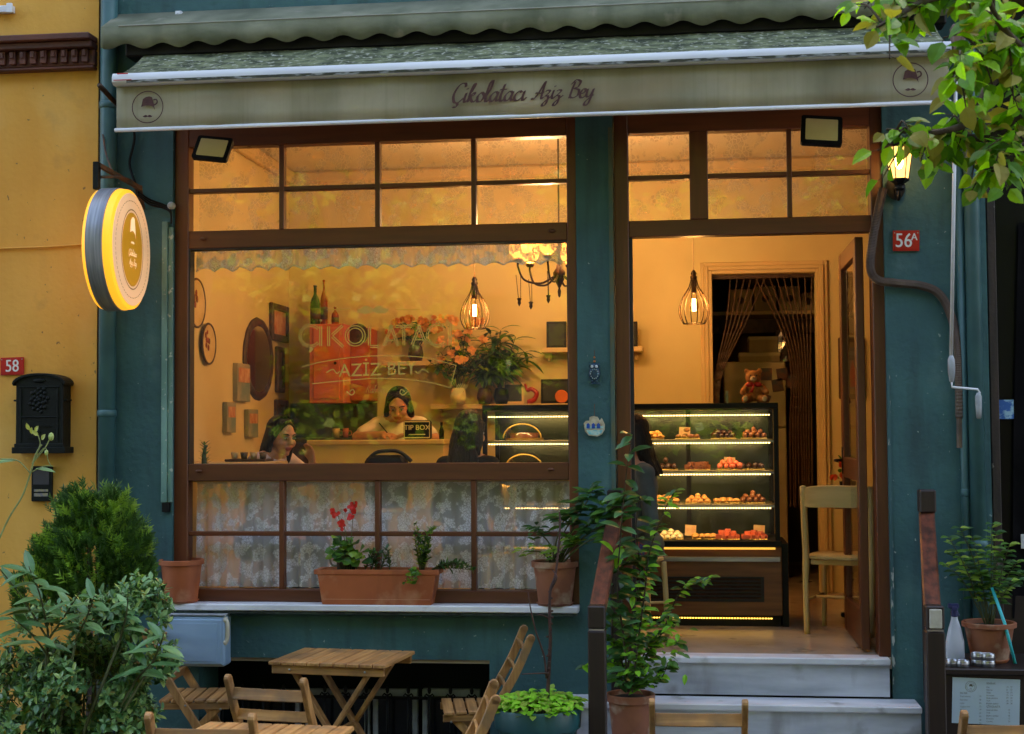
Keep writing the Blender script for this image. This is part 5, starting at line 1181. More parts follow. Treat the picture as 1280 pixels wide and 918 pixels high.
def twig(pp, n, sz):
    for i in range(n):
        t = (i+.5)/n; j = min(int(t*(len(pp)-1)), len(pp)-2); p = pp[j].lerp(pp[j+1], t*(len(pp)-1)-j)
        ax = (pp[j+1]-pp[j]).normalized(); dv = (ax*.5+V((rnd.gauss(0, .7), rnd.gauss(-.1, .6), rnd.gauss(-.35, .45)))).normalized(); e = p+dv*rnd.uniform(.01, .04)
        tk.tube([p, e], .0012, 4); s = sz*rnd.uniform(.65, 1.2)
        l_.leaf(e, dv, V((rnd.gauss(0, .6), -.5+rnd.gauss(0, .7), 1)), s, s*rnd.uniform(.6, .8), rnd.choice((0, 0, 0, 1, 1, 2) if rnd.random() < .8 else (1, 1, 2)), curl=rnd.uniform(0, .5), fold=rnd.uniform(.1, .5), shape=.42)
for pth, Y in brs:
    pp = cr([P(u, v, Y-.08*i) for i, (u, v) in enumerate(pth)], 7); tk.tube([V((tx, -2.2, pp[0].z-.25))]+pp, [.045]+[.028*(1-i/len(pp))+.004 for i in range(len(pp))], 7)
    twig(pp[len(pp)//4:], 24, .085)
    for k in range(7, len(pp)-1, 2):
        for r_ in range(1 if k % 4 else 2):
            dv = V((rnd.uniform(-1, .3), rnd.gauss(0, .6), rnd.uniform(-.8, .55))).normalized(); L_ = rnd.uniform(.08, .22)
            sp = cr([pp[k], pp[k]+dv*L_*.5+V((0, 0, .02)), pp[k]+dv*L_-V((0, 0, .03))], 4)
            u_ = sp[-1]
            tk.tube(sp, [.006-.0005*i for i in range(len(sp))], 5); twig(sp, 7, .08)
tk.build('trunk', BARK, TR, True); l_.build('crown', [LIMB, LIMB2, LIMB3], TR)
# ================================================================== PEOPLE
def capsule(mb, p0, p1, r0, r1, seg=10):
    p0, p1 = V(p0), V(p1); d = p1-p0; n = d.normalized(); pts = []; rs = []
    for k in range(1, 4): a = PI/2*k/4; pts.append(p0-n*r0*math.cos(a)); rs.append(r0*math.sin(a))
    pts += [p0, p0.lerp(p1, .5), p1]; rs += [r0, (r0+r1)/2, r1]
    for k in range(3, 0, -1): a = PI/2*k/4; pts.append(p1+n*r1*math.cos(a)); rs.append(r1*math.sin(a))
    mb.tube(pts, rs, seg)
def fuse(mb, name, mats, parent, voxel=.008, it=6, pick=None):
    me = bpy.data.meshes.new('tmp'); me.from_pydata([tuple(v) for v in mb.v], [], mb.f); me.update()
    o = bpy.data.objects.new('tmp', me); col.objects.link(o)
    r = o.modifiers.new('r', 'REMESH'); r.mode = 'VOXEL'; r.voxel_size = voxel
    s = o.modifiers.new('s', 'SMOOTH'); s.factor = .5; s.iterations = it
    dg = bpy.context.evaluated_depsgraph_get(); m2 = bpy.data.meshes.new_from_object(o.evaluated_get(dg))
    out = MB(); out.v = [v.co.copy() for v in m2.vertices]; out.f = [tuple(p.vertices) for p in m2.polygons]; out.m = [0]*len(out.f)
    if pick: out.m = [pick(m2.polygons[i].center) for i in range(len(out.f))]
    bpy.data.objects.remove(o); bpy.data.meshes.remove(me); bpy.data.meshes.remove(m2)
    return out.build(name, mats, parent, True)
def hand(mb, w, d, pn, r=1.0, curl=.5):                     # wrist, direction, palm normal
    w, d, pn = V(w), V(d).normalized(), V(pn).normalized(); sd = d.cross(pn).normalized()
    for k in range(4): capsule(mb, w+sd*(k-1.5)*.010, w+d*.075+sd*(k-1.5)*.019, .014, .011, 8)
    for k, L in enumerate((.062, .072, .068, .052)):
        b = w+d*.078+sd*(k-1.5)*.021; m_ = b+d*L*.5*(1-.2*curl)+pn*L*.25*curl; e = m_+d*L*.42*(1-curl)+pn*L*.45*curl
        capsule(mb, b, m_, .0092, .0085, 8); capsule(mb, m_, e, .0085, .0072, 8)
    b = w+d*.02-sd*.025; m_ = b+d*.035-sd*.022+pn*.01; e = m_+d*.032-sd*.004+pn*.012; capsule(mb, b, m_, .012, .010, 8); capsule(mb, m_, e, .0095, .008, 8)
def person(label, head, yaw, hyaw, pitch, arms, seated, shirt, trous, hairlen, tilt=0, lean=.0, sleeve=.6, hairstyle='loose', skirt=None, up=.035):
    o = thing('person', label, 'person', (head[0], head[1], ZF)); H_ = V(head)
    Mb = Matrix.Translation(H_) @ Matrix.Rotation(R(yaw), 4, 'Z'); Mh = Matrix.Translation(H_) @ Matrix.Rotation(R(hyaw), 4, 'Z') @ Matrix.Rotation(R(pitch), 4, 'X') @ Matrix.Rotation(R(tilt), 4, 'Y')
    def L_(x, y, z): k = max(0, -z-.12)/.6; return Mb @ V((x, y+lean*k, z+(up if z < -.1 else 0)*(1-max(0, -z-.4)/.4 if z > -.72 else .2)))
    def HD(x, y, z): return Mh @ V((x, y, z))
    Rh = Mh.to_3x3(); b = MB()
    b.ball(HD(0, .005, .018), (.074, .092, .10), 20, rot=Rh); b.ball(HD(0, -.032, -.045), (.056, .056, .062), 16, rot=Rh); b.ball(HD(0, -.066, -.093), (.024, .022, .019), 12, rot=Rh)
    capsule(b, HD(0, -.088, .012), HD(0, -.108, -.022), .010, .0135, 8); 
    for s in (-1, 1):
        b.ball(HD(s*.04, -.062, -.03), (.026, .026, .028), 10, rot=Rh); b.ball(HD(s*.076, .005, -.005), (.012, .020, .030), 10, rot=Rh); b.ball(HD(s*.010, -.100, -.024), (.009, .011, .008), 8, rot=Rh)
    capsule(b, HD(-.036, -.077, .030), HD(.036, -.077, .030), .013, .013, 8); capsule(b, HD(-.018, -.082, -.055), HD(.018, -.082, -.055), .0095, .0095, 8); capsule(b, HD(-.015, -.080, -.066), HD(.015, -.080, -.066), .0095, .0095, 8)
    capsule(b, HD(0, .02, -.06), L_(0, .03, -.21), .047, .052)
    b.ball(L_(0, .03, -.34), (.135, .095, .14), 16, rot=Mb.to_3x3()); b.ball(L_(0, .02, -.52), (.115, .085, .14), 16, rot=Mb.to_3x3()); b.ball(L_(0, .02, -.68), (.15, .115, .12), 16, rot=Mb.to_3x3())
    sh = [L_(s*.155, .03, -.255) for s in (-1, 1)]
    for s, q in zip((-1, 1), sh): capsule(b, L_(s*.05, .03, -.21), q, .042, .044)
    armpts = []
    for s, q, (e, w, hd, pn, cu) in zip((-1, 1), sh, arms):
        e, w = Mb @ V(e), Mb @ V(w); hd, pn = Mb.to_3x3() @ V(hd), Mb.to_3x3() @ V(pn); capsule(b, q, e, .041, .034); capsule(b, e, w, .033, .022); hand(b, w, hd, pn, curl=cu); armpts.append((q, e, w))
    lg = []
    for s in (-1, 1):
        if seated: h_, k_, a_, f_ = L_(s*.085, 0, -.70), L_(s*.10, -.42, -.70), Mb @ V((s*.11, -.38+lean*.9, -head[2]+ZF+.07)), Mb @ V((s*.12, -.56+lean*.9, -head[2]+ZF+.035))
        else: h_, k_, a_, f_ = L_(s*.085, .02, -.72), Mb @ V((s*.09, .0, -head[2]+ZF+.46)), Mb @ V((s*.09, .03, -head[2]+ZF+.08)), Mb @ V((s*.1, -.13, -head[2]+ZF+.035))
        capsule(b, h_, k_, .078, .052); capsule(b, k_, a_, .052, .034); capsule(b, a_-V((0, 0, .025)), f_, .034, .028); lg.append((h_, k_, a_, f_))
    Mi = Mh.inverted()
    def pick(c):
        q = Mi @ c
        return 1 if (abs(q.x) < .024 and q.y < -.083 and -.073 < q.z < -.048) else 0
    fuse(b, 'body', [SKIN, LIP], o, .0065, 4, pick)
    ey = MB(); ir = MB(); br = MB()
    for s in (-1, 1):
        ey.ball(HD(s*.031, -.080, .006), (.0135, .010, .0085), 12, rot=Rh); ir.ball(HD(s*.031, -.0885, .004), (.0062, .0035, .0062), 10, rot=Rh)
        br.tube(cr([HD(s*.014, -.093, .027), HD(s*.032, -.092, .034), HD(s*.052, -.078, .028)], 4), .0035, 6)
        br.tube(cr([HD(s*.019, -.090, .012), HD(s*.031, -.0925, .0155), HD(s*.045, -.084, .011)], 4), .0018, 5)
    e_ = ey.build('eyes', mat('eye_white', (.6, .58, .55), rough=.2), o, True); ir.build('iris', mat('iris_brown', (.02, .012, .008), rough=.1), e_, True); br.build('eyebrows', HAIRM, o, True)
    # clothes
    c = MB(); g = .016
    c.ball(L_(0, .03, -.34), (.135+g, .095+g, .14), 16, rot=Mb.to_3x3()); c.ball(L_(0, .02, -.52), (.118+g, .088+g, .15), 16, rot=Mb.to_3x3()); c.ball(L_(0, .02, -.66), (.15+g, .112+g, .10), 16, rot=Mb.to_3x3())
    for s, (q, e, w) in zip((-1, 1), armpts):
        capsule(c, L_(s*.085, .03, -.235), q, .036+g*.8, .044+g)
        if sleeve <= 1: capsule(c, q, q.lerp(e, sleeve), .042+g*.8, .040+g*.6)
        else: capsule(c, q, e, .042+g*.8, .036+g*.7); capsule(c, e, e.lerp(w, sleeve-1), .035+g*.6, .028+g*.6)
    fuse(c, 'shirt', shirt, o, .009, 3)
    c = MB(); c.ball(L_(0, .02, -.71), (.15+g*.7, .115+g*.7, .11), 16, rot=Mb.to_3x3())
    for (h_, k_, a_, f_) in lg: capsule(c, h_, k_, .078+g*.7, .054+g*.7); capsule(c, k_, a_.lerp(k_, .1), .054+g*.7, .042)
    if skirt: pass
    fuse(c, 'trousers', trous, o, .010, 3)
    c = MB()
    for (h_, k_, a_, f_) in lg: capsule(c, a_-V((0, 0, .03)), f_, .040, .034)
    fuse(c, 'shoes', BLACKM, o, .008, 2)
    # hair
    h = MB(); h.ball(HD(0, .029, .038), (.088, .090, .098), 20, rot=Rh); h.ball(HD(0, .052, -.03), (.082, .062, .08), 16, rot=Rh)
    h.ball(HD(0, .055, -.10), (.080, .045, .13), 16, rot=Rh)
    if hairlen > .3: h.ball(L_(0, .095, -.28), (.105, .045, .20), 16, rot=Mb.to_3x3())
    rnd = random.Random(int(head[0]*1000)); n = 15
    for i in range(n):
        a = PI*(i/(n-1))*1.16-.08*PI
        x, y = math.cos(a)*.080, math.sin(a)*.074+.024
        top = HD(x*.9, y*.9, .05); mid = HD(x*1.12, y*1.02, -.07); low = HD(x*1.05+rnd.uniform(-.012, .012), y*.95+.02, -.16)
        if hairlen > .2 or hairstyle == 'loose':
            end = low-V((0, 0, max(0, hairlen-.16)))+Mb.to_3x3() @ V((x*.35+rnd.uniform(-.02, .02), .03+lean*.2, 0))
            capsule(h, top, mid, .020, .024, 8); capsule(h, mid, low, .024, .022, 8)
            if hairlen > .16: capsule(h, low, end, .022, .012, 8)
        else: capsule(h, top, HD(x*.8, y, -.06), .02, .018, 8)
    for s in (-1, 1):
        capsule(h, HD(s*.006, -.052, .100), HD(s*.062, -.046, .052), .012, .014, 8); capsule(h, HD(s*.062, -.046, .052), HD(s*.080, -.004, -.03), .013, .014, 8)
    sb = MB()
    for i in range(150):
        a = PI*rnd.uniform(-.1, 1.1); x, y = math.cos(a)*.088, math.sin(a)*.080+.026; q = rnd.uniform(.96, 1.05); zz = max(.16, hairlen)
        sb.tube(cr([HD(x*.12, .02-.05*rnd.random(), .138), HD(x*.8*q, y*.85, .09), HD(x*1.03*q, y*q, .0), HD(x*1.18*q, y*1.08*q, -.09), HD(x*1.12*q, y*1.05, -.16)-V((0, 0, 0)), HD(x*1.05, y*.95+.02, -.16)-V((rnd.gauss(0, .008), rnd.gauss(0, .008), max(0, zz-.16)*rnd.uniform(.7, 1.08)))], 4), .0022, 4)
    sb.build('hair_strands', HAIRM, o, True)
    if hairstyle == 'bun': h.ball(HD(0, .115, .03), .045, 14)
    fuse(h, 'hair', HAIRM, o, .007, 2)
    return o
SH1 = mat('pale_pink_cotton', srgb(232, 214, 214), srgb(216, 196, 198), scale=10, rough=.9); SH2 = mat('beige_cotton', srgb(240, 232, 214), srgb(224, 214, 194), scale=10, rough=.9)
SH3 = mat('black_cotton', srgb(30, 28, 28), srgb(22, 20, 20), scale=10, rough=.9); SH4 = mat('grey_green_cotton', srgb(96, 104, 100), srgb(78, 86, 84), scale=8, rough=.9)
JEAN = mat('blue_denim', srgb(52, 64, 88), srgb(40, 50, 72), scale=30, rough=.9); DTR = mat('dark_trousers', srgb(36, 34, 36), rough=.9)
PAT = mat('patterned_fabric', srgb(60, 66, 110), srgb(140, 70, 60), scale=38, rough=.9, lo=.45, hi=.55, c3=srgb(40, 60, 70), s3=30)
REST = lambda s: ((s*.2, .06, -.50), (s*.16, -.18, -.60), (0, -1, -.1), (0, 0, -1), .3)
p1 = P(352, 546, 1.0)
person('seated woman in profile by the left of the window, hand at her cheek', p1, 66, 54, 12,
       [REST(-1), ((.22, -.22, -.36), (.125, -.15, -.17), (-.2, .1, 1), (-.8, .3, 0), .45)], True, SH1, JEAN, .22, lean=.20, up=.10)
p2 = P(498, 507, 2.35)
person('woman behind the counter looking down and writing', p2, 8, 6, 26,
       [((-.30, -.02, -.22), (-.09, -.20, -.205), (.6, -.7, -.1), (0, .1, -1), .5), ((.27, -.02, -.24), (.10, -.20, -.205), (-.7, -.6, -.1), (0, 0, -1), .4)], False, SH2, DTR, .30, lean=.20, up=.12, sleeve=.7)
p3 = P(588, 540, 1.0)
person('woman with long dark hair seated with her back to the window', p3, 165, 150, 10, [REST(-1), REST(1)], True, SH3, DTR, .5, lean=.05, sleeve=1.6, up=.05)
p4 = P(789, 545, .85)
person('person in a grey top seated just inside the doorway, facing away from the door', p4, -72, -70, 8, [REST(-1), REST(1)], True, SH4, PAT, .24, lean=.05, sleeve=1.7)

# ================================================================== CAFÉ CHAIRS AND TABLES
def cafe_chair():
    o = thing('cafe_chair', 'x', 'chair', (0, 0, 0), 'cream wooden café chairs')
    pts = [(-.20, .195, .80), (-.14, .225, .805), (0, .24, .81), (.14, .225, .805), (.20, .195, .80)]
    m = MB(); pp = cr(pts, 5); rings = []
    for i, p in enumerate(pp):
        t = abs(i/(len(pp)-1)*2-1); hh = .062*(1-.35*t**3); d = (pp[min(i+1, len(pp)-1)]-pp[max(i-1, 0)]).normalized(); n = V((-d.y, d.x, 0))*.010
        rings.append([p+n+V((0, 0, hh)), p+n*.2+V((0, 0, hh+.006)), p-n+V((0, 0, hh)), p-n-V((0, 0, hh)), p+n-V((0, 0, hh))])
    m.skin(rings); m.build('backrest', CREAMW['x'], o, auto=40)
    for s in (-1, 1):
        MB().tube(cr([(s*.19, .20, 0), (s*.195, .195, .3), (s*.195, .18, .47), (s*.198, .19, .65), (s*.20, .20, .862)], 5), [.017+.003*(i > 6) for i in range(21)], 10).ball((s*.20, .20, .862), (.021, .021, .012), 10).build('leg', CREAMW['z'], o, True)
        MB().tube(cr([(s*.19, -.19, 0), (s*.185, -.185, .25), (s*.175, -.175, .435)], 5), [.014+.0005*i for i in range(11)], 10).build('leg', CREAMW['z'], o, True)
        MB().tube([(s*.19, -.185, .2), (s*.193, .192, .2)], .008, 8).build('stretcher', CREAMW['y'], o, True)
    MB().tube([(-.19, 0, .2), (.19, 0, .2)], .008, 8).build('stretcher', CREAMW['x'], o, True)
    m = MB(); out = []
    for k in range(40): a = 2*PI*k/40; c_, s_ = math.cos(a), math.sin(a); out.append((.215*abs(c_)**.6*(1 if c_ > 0 else -1), .205*abs(s_)**.6*(1 if s_ > 0 else -1)))
    m.skin([[V((x*k, y*k, z)) for x, y in out] for k, z in ((.95, .437), (1, .442), (1, .455), (.97, .46))]); m.build('seat', CREAMW['y'], o, auto=40)
    MB().box(-.17, -.17, .405, .17, .17, .436).build('seat_frame', CREAMW['x'], o, bevel=.004)
    return o
cg = 'cream wooden café chairs'
cc0 = cafe_chair(); place(cc0, (P(1060, 795, .98).x, 1.0, ZF+.001), R(160), 'cream café chair beside the open door leaf', cg)
k = copy_tree(cc0); place(k, (p4[0]-.035, .82, ZF+.001), R(108), 'cream café chair just left of the doorway, person in grey sitting on it', cg)
k = copy_tree(cc0); place(k, (p1[0]-.02, 1.1, ZF+.001), R(252), 'cream café chair of the woman in profile, behind the lace curtain', cg)
k = copy_tree(cc0); place(k, (p3[0], 1.0, ZF+.001), R(-15), 'cream café chair of the long haired woman, behind the lace curtain', cg)
def cafe_table(label, x, y, w=.6, z=.74, round_=False):
    o = thing('cafe_table', label, 'table', (x, y, ZF), 'café tables inside'); c = V((x, y, ZF))
    if round_: MB().lathe([(.001, z-.03), (w/2-.01, z-.03), (w/2, z-.015), (w/2-.01, z), (.001, z)], c, 36).build('table_top', CREAMW['x'], o, auto=40)
    else: MB().box(x-w/2, y-w/2, ZF+z-.03, x+w/2, y+w/2, ZF+z).build('table_top', CREAMW['x'], o, bevel=.01)
    MB().lathe([(.03, .03), (.025, .06), (.025, z-.05), (.05, z-.031)], c, 14).build('column', BLACKM, o, auto=40)
    MB().bar(c+V((-.24, 0, .022)), c+V((.24, 0, .022)), .05, .03).bar(c+V((0, -.24, .022)), c+V((0, .24, .022)), .049, .028).build('foot', BLACKM, o, bevel=.006); return o
cafe_table('café table beside the chair at the open door', P(1098, 600, 1.55).x, 1.62)
cafe_table('café table between the two seated women, behind the lace', (p1[0]+p3[0])/2+.05, 1.02, .62, round_=True)
# ================================================================== DISPLAY CASE
yC = 1.13; CD_ = .62
def cz(v): return P(800, v, yC).z
x0, x1 = P(603, 540, yC).x, P(974, 600, yC).x
zt = cz(505); zg = cz(676); zb_ = ZF
xm = (x0+x1)/2
DC = thing('display_case', 'long glass display case with lit shelves of chocolates on a wooden base', 'display case', (xm, yC+CD_/2, ZF))
CASEW = wood('case_walnut', srgb(156, 100, 60), srgb(112, 68, 40), 'x', rough=.35, f=24, bump=.05)
MB().box(x0, yC+.02, ZF+.07, x1+.01, yC+CD_, zg-.04).build('base', CASEW, DC, bevel=.004)
MB().box(x0+.01, yC+.06, ZF, x1, yC+CD_-.03, ZF+.069).build('plinth', BLACKM, DC)
MB().box(x1+.011, yC+.05, ZF+.0, x1+.05, yC+CD_, zg-.02).build('side_panel', BLACKM, DC)
lv = MB()
for i, v in enumerate((727, 733, 741, 747)): pass
for i in range(6): z = cz(724+i*4.6); lv.bar((x0+.1, yC+.012, z), (x1-.12, yC+.012, z), .006, .010, up=(0, -.5, 1))
lv.build('louvre', BRONZE, DC)
MB().box(x0+.08, yC+.012, cz(752), x1-.10, yC+.0195, cz(721)).build('louvre_backing', BLK, DC)
MB().box(x0+.005, yC-.003, cz(702), x1, yC+.0195, cz(696)).build('metal_strip', STEEL, DC, bevel=.002)
MB().box(x0, yC-.01, zg-.036, x1+.01, yC+CD_-.01, zg).build('deck', BLACKM, DC, bevel=.003)
pf = MB(); s_ = .028
for xx in (x0, x1-s_): pf.box(xx, yC, zg+.0005, xx+s_, yC+s_, zt-.0345); pf.box(xx, yC+CD_-s_, zg+.0005, xx+s_, yC+CD_, zt-.0345)
xmid = P(861, 600, yC+CD_).x; pf.box(xmid-.014, yC+CD_-s_, zg+.0005, xmid+.014, yC+CD_, zt-.0345); build_each(pf, 'corner_post', BLACKM, DC, bevel=.002)
MB().box(x0, yC-.005, zt-.034, x1, yC+CD_, zt).build('top', BLACKM, DC, bevel=.004)
MB().box(x0+s_, yC+.004, zg+.001, x1-s_, yC+.009, zt-.035).build('front_glass', GLASS2, DC)
BACKM = mat('case_back_mirror', srgb(70, 80, 62), srgb(40, 46, 38), scale=3, rough=.2, metal=.4)  # green in the panel colour stands for foliage reflected in the case
MB().box(x0+s_, yC+CD_-.012, zg+.001, x1-s_, yC+CD_-.006, zt-.035).build('back_panel', BACKM, DC)
LEDW = emis('led_warm_white', (1, .66, .26), LED_W); LEDY = emis('led_yellow', (1, .60, .10), LED_W*.55)
def leds(z, y, name='led_strip', m=None, xa=None, xb=None):
    l = MB(); a, b = xa or x0+.035, xb or x1-.04; n = int((b-a)/.017)
    for i in range(n): l.box(a+i*.017, y, z-.0035, a+i*.017+.011, y+.005, z+.0035)
    return l
SHZ = [cz(549), cz(588), cz(630)]
l = leds(cz(520), yC+.012); lo = l.build('led_strip', LEDW, DC)
for i, z in enumerate(SHZ):
    so = MB().box(x0+s_, yC+.02, z-.012, x1-s_, yC+CD_-.03, z-.004).build('shelf', mat('shelf_glass_edge', srgb(150, 130, 80), srgb(120, 104, 66), scale=4, rough=.2), DC, bevel=.001)
    leds(z-.028, yC+.015).build('led_strip', LEDW, so); MB().box(x0+s_, yC+.021, z-.024, x1-s_, yC+.034, z-.013).build('led_rail', STEEL, so)
MB().box(x0+.02, yC-.012, zg-.052, x1-.03, yC-.002, zg-.040).build('led_strip', emis('led_amber', (1, .52, .08), LED_W*.16), DC)
leds(ZF+.05, yC+.045).build('led_strip', LEDY, DC)
for zz_ in (cz(520), SHZ[0]-.03, SHZ[1]-.03, SHZ[2]-.03):
    ad = bpy.data.lights.new('case_light', 'AREA'); ad.shape = 'RECTANGLE'; ad.size = x1-x0-.1; ad.size_y = .012; ad.energy = CASE_W; ad.color = (1, .66, .28)
    ao_ = bpy.data.objects.new('case_light', ad); col.objects.link(ao_); ao_.location = (xm, yC+.022, zz_-.004); ao_.rotation_euler = (R(35), 0, 0); ao_.parent = DC; ao_.location = V(ao_.location)-V(DC.location)
# sweets on trays
def choc(kind):
    m = MB()
    if kind == 0: m.ball((0, 0, .014), (.015, .015, .014), 8)
    elif kind == 1: m.box(-.014, -.014, 0, .014, .014, .018)
    elif kind == 2: m.lathe([(.016, 0), (.017, .008), (.008, .018), (.001, .02)], (0, 0, 0), 8)
    elif kind == 3: m.ball((0, 0, .01), (.022, .013, .011), 8)
    return m
TRAYM = mat('gold_tray', srgb(206, 176, 96), srgb(180, 150, 76), scale=8, rough=.3, metal=.5)
SWM = [mat('dark_chocolate', srgb(70, 38, 24), srgb(50, 26, 16), scale=40, rough=.3), mat('milk_chocolate', srgb(140, 84, 50), srgb(116, 66, 38), scale=40, rough=.35), mat('almond_biscuit', srgb(224, 168, 98), srgb(200, 136, 70), scale=60, rough=.7, bump=.3), mat('pink_sweet', srgb(214, 110, 80), srgb(190, 84, 62), scale=30, rough=.5), mat('white_chocolate', srgb(236, 220, 180), srgb(220, 200, 156), scale=30, rough=.4)]
lev = [SHZ[0]-.003, SHZ[1]-.003, SHZ[2]-.003, zg+.001]; levn = ['top', 'second', 'third', 'bottom']
plan = [[(815, 3, 2), (860, 3, 1), (905, 0, 0), (943, 0, 1)], [(832, 0, 0), (872, 1, 1), (912, 0, 3), (940, 0, 0)], [(832, 3, 2), (872, 2, 2), (908, 3, 2), (940, 0, 1)], [(838, 2, 4), (880, 3, 2), (908, 1, 3), (942, 1, 3)]]
desc = {0: 'dark chocolates', 1: 'milk chocolates', 2: 'golden biscuits', 3: 'reddish sweets', 4: 'cream coloured sweets'}; posn = ['leftmost', 'second from left', 'third from left', 'rightmost']
rnd = random.Random(77); cm = {}
for li, row in enumerate(plan):
    for ti, (u, kd, ml_) in enumerate(row):
        cx = P(u, 600, yC+.15).x; z = lev[li]; w_, d_ = .155, .22
        t = thing('sweets_tray', f'tray of {desc[ml_]}, {posn[ti]} on the {levn[li]} level of the display case', 'tray', (cx, yC+.17, z), 'trays in the display case')
        MB().box(cx-w_/2, yC+.06, z, cx+w_/2, yC+.06+d_, z+.006).build('tray', TRAYM, t, bevel=.002)
        if (kd, ml_) not in cm:
            me = choc(kd).build('sweet', SWM[ml_], None, kd != 1); cm[(kd, ml_)] = me.data; bpy.data.objects.remove(me)
        pos = [(i, j, 0) for i in range(4) for j in range(4)]+([(i+.5, j+.5, 1) for i in range(3) for j in range(3)] if (li+ti) % 3 != 1 else [])+([(1.5, 1, 2)] if (li+ti) % 2 else [])
        for (i, j, kk) in pos:
            s = bpy.data.objects.new('sweet', cm[(kd, ml_)]); col.objects.link(s); s.location = (cx-.057+i*.038+rnd.uniform(-.004, .004), yC+.080+j*.045+rnd.uniform(-.006, .006), z+.0065+kk*.019)
            s.rotation_euler = (0, 0, rnd.uniform(0, 6)); k_ = rnd.uniform(1.0, 1.35); s.scale = (k_, k_*rnd.uniform(.85, 1.1), k_*rnd.uniform(.85, 1.15))
            tag(s, f'one of the {desc[ml_]} on the {posn[ti]} tray of the {levn[li]} display level', 'sweet', f'{desc[ml_]} on the {posn[ti]} {levn[li]} tray')
# price cards
for (u, li) in ((856, 0), (912, 1), (862, 3), (948, 3)):
    p = P(u, 600, yC+.26); c = thing('price_card', f'little price card behind the sweets near the {"left" if u < 880 else "right"} of the {levn[li]} display level', 'price card', (p.x, yC+.3, lev[li]), 'price cards in the display case')
    MB().bar((p.x, yC+.30, lev[li]+.008), (p.x+.004, yC+.315, lev[li]+.075), .07, .003, up=(0, 1, 0)).build('card', mat('card_cream', srgb(230, 200, 150), srgb(220, 150, 110), scale=20, rough=.7), c)
# domed cake stands at the window end
for (u, li) in ((655, 1), (657, 0)):
    p = P(u, 560, yC+.22); z = [SHZ[1], SHZ[0]][li]-.003
    c = thing('cake_dome', f'gold rimmed cake dome on the {"second" if li == 0 else "top"} display shelf, seen through the window', 'cake dome', (p.x, yC+.22, z), 'cake domes in the display case')
    MB().lathe([(.001, 0), (.12, 0), (.125, .012), (.001, .013)], (p.x, yC+.24, z), 32).build('plate', TRAYM, c, auto=40)
    MB().lathe([(.122, .014), (.115, .05), (.08, .095), (.03, .115), (.001, .118)], (p.x, yC+.24, z), 32, caps=False).build('dome', GLASS2, c, True)
    MB().tube([(p.x+math.cos(PI*k/20)*.12, yC+.12, z+.013+math.sin(PI*k/20)*.09) for k in range(21)], .005, 6).build('handle_rim', TRAYM, c, True)
    MB().lathe([(.001, .014), (.09, .014), (.095, .045), (.001, .05)], (p.x, yC+.24, z), 24).build('cake', SWM[1], c, auto=40)

# ================================================================== COUNTER
x0, x1 = P(384, 560, 2.0).x, P(556, 560, 2.0).x; zc = P(470, 550, 1.98).z
CT = thing('counter', 'cream painted service counter in front of the writing woman', 'counter', ((x0+x1)/2, 2.1, ZF))
MB().box(x0, 1.98, zc-.035, x1, 2.26, zc).build('counter_top', TRIM, CT, bevel=.006); MB().box(x0+.01, 2.0, ZF, x1-.01, 2.24, zc-.036).build('counter_body', WALLI, CT)
c = P(522, 549, 2.02); c.z = zc+.001
TB = thing('tip_box', 'black tip box with cream lettering and border on the counter', 'tip box', c)
w_ = 35/181; h_ = 24/181
MB().box(c.x-w_/2, 2.0, c.z, c.x+w_/2, 2.06, c.z+h_).build('box', BLACKM, TB, bevel=.012)
CRP = mat('cream_print', srgb(236, 220, 170), rough=.6)
k = text_mb('TIP BOX', h_*.37, (c.x, 1.997, c.z+h_*.50), X_, Z_); n_ = list(k.v); k.add([v+V((.0015, .0005, 0)) for v in n_], k.f[:]); 
for (a, b, cc, d) in ((-.46, .90, .46, .955), (-.46, .06, .46, .115), (-.475, .09, -.445, .92), (.445, .09, .475, .92), (-.3, .24, .3, .28)): k.flat([(a*w_, b*h_), (cc*w_, b*h_), (cc*w_, d*h_), (a*w_, d*h_)], (c.x, 1.997, c.z), X_, Z_)
k.build('lettering', CRP, TB)
c = P(552, 548, 2.05); c.z = zc+.001; SBt = thing('small_bottle', 'small dark bottle beside the tip box', 'bottle', c); MB().lathe([(.001, 0), (.018, 0), (.018, .06), (.008, .085), (.008, .11), (.001, .112)], c, 14).build('glass', BLACKM, SBt, True); MB().lathe([(.01, .1), (.01, .118), (.001, .119)], c, 10).build('cap', BRONZE, SBt)
PN = thing('pen', 'dark pen held by the writing woman', 'pen', P(478, 540, 2.1)); MB().tube([P(474, 529, 2.12), P(484, 541, 2.08)], .004, 6).build('barrel', BLACKM, PN)
p = P(484, 571, 1.0)
BG = thing('black_bag', 'black handbag with a curved strap between the seated women', 'bag', (p.x, .98, ZF+.741))
MB().skin([[V((p.x+x*k_, .98+y*k_, z)) for x, y in ((-.13, -.06), (.13, -.06), (.13, .06), (-.13, .06))] for k_, z in ((.9, ZF+.742), (1, ZF+.80), (1.0, p.z-.03), (.8, p.z+.01))]).build('bag_body', BLACKM, BG, bevel=.02)
MB().tube(cr([(p.x-.12, .98, p.z-.02), (p.x-.05, .96, p.z+.03), (p.x+.08, .96, p.z+.032), (p.x+.16, .97, p.z-.03)], 5), .012, 8).build('strap', mat('dark_strap', srgb(50, 50, 54), rough=.5), BG, True)

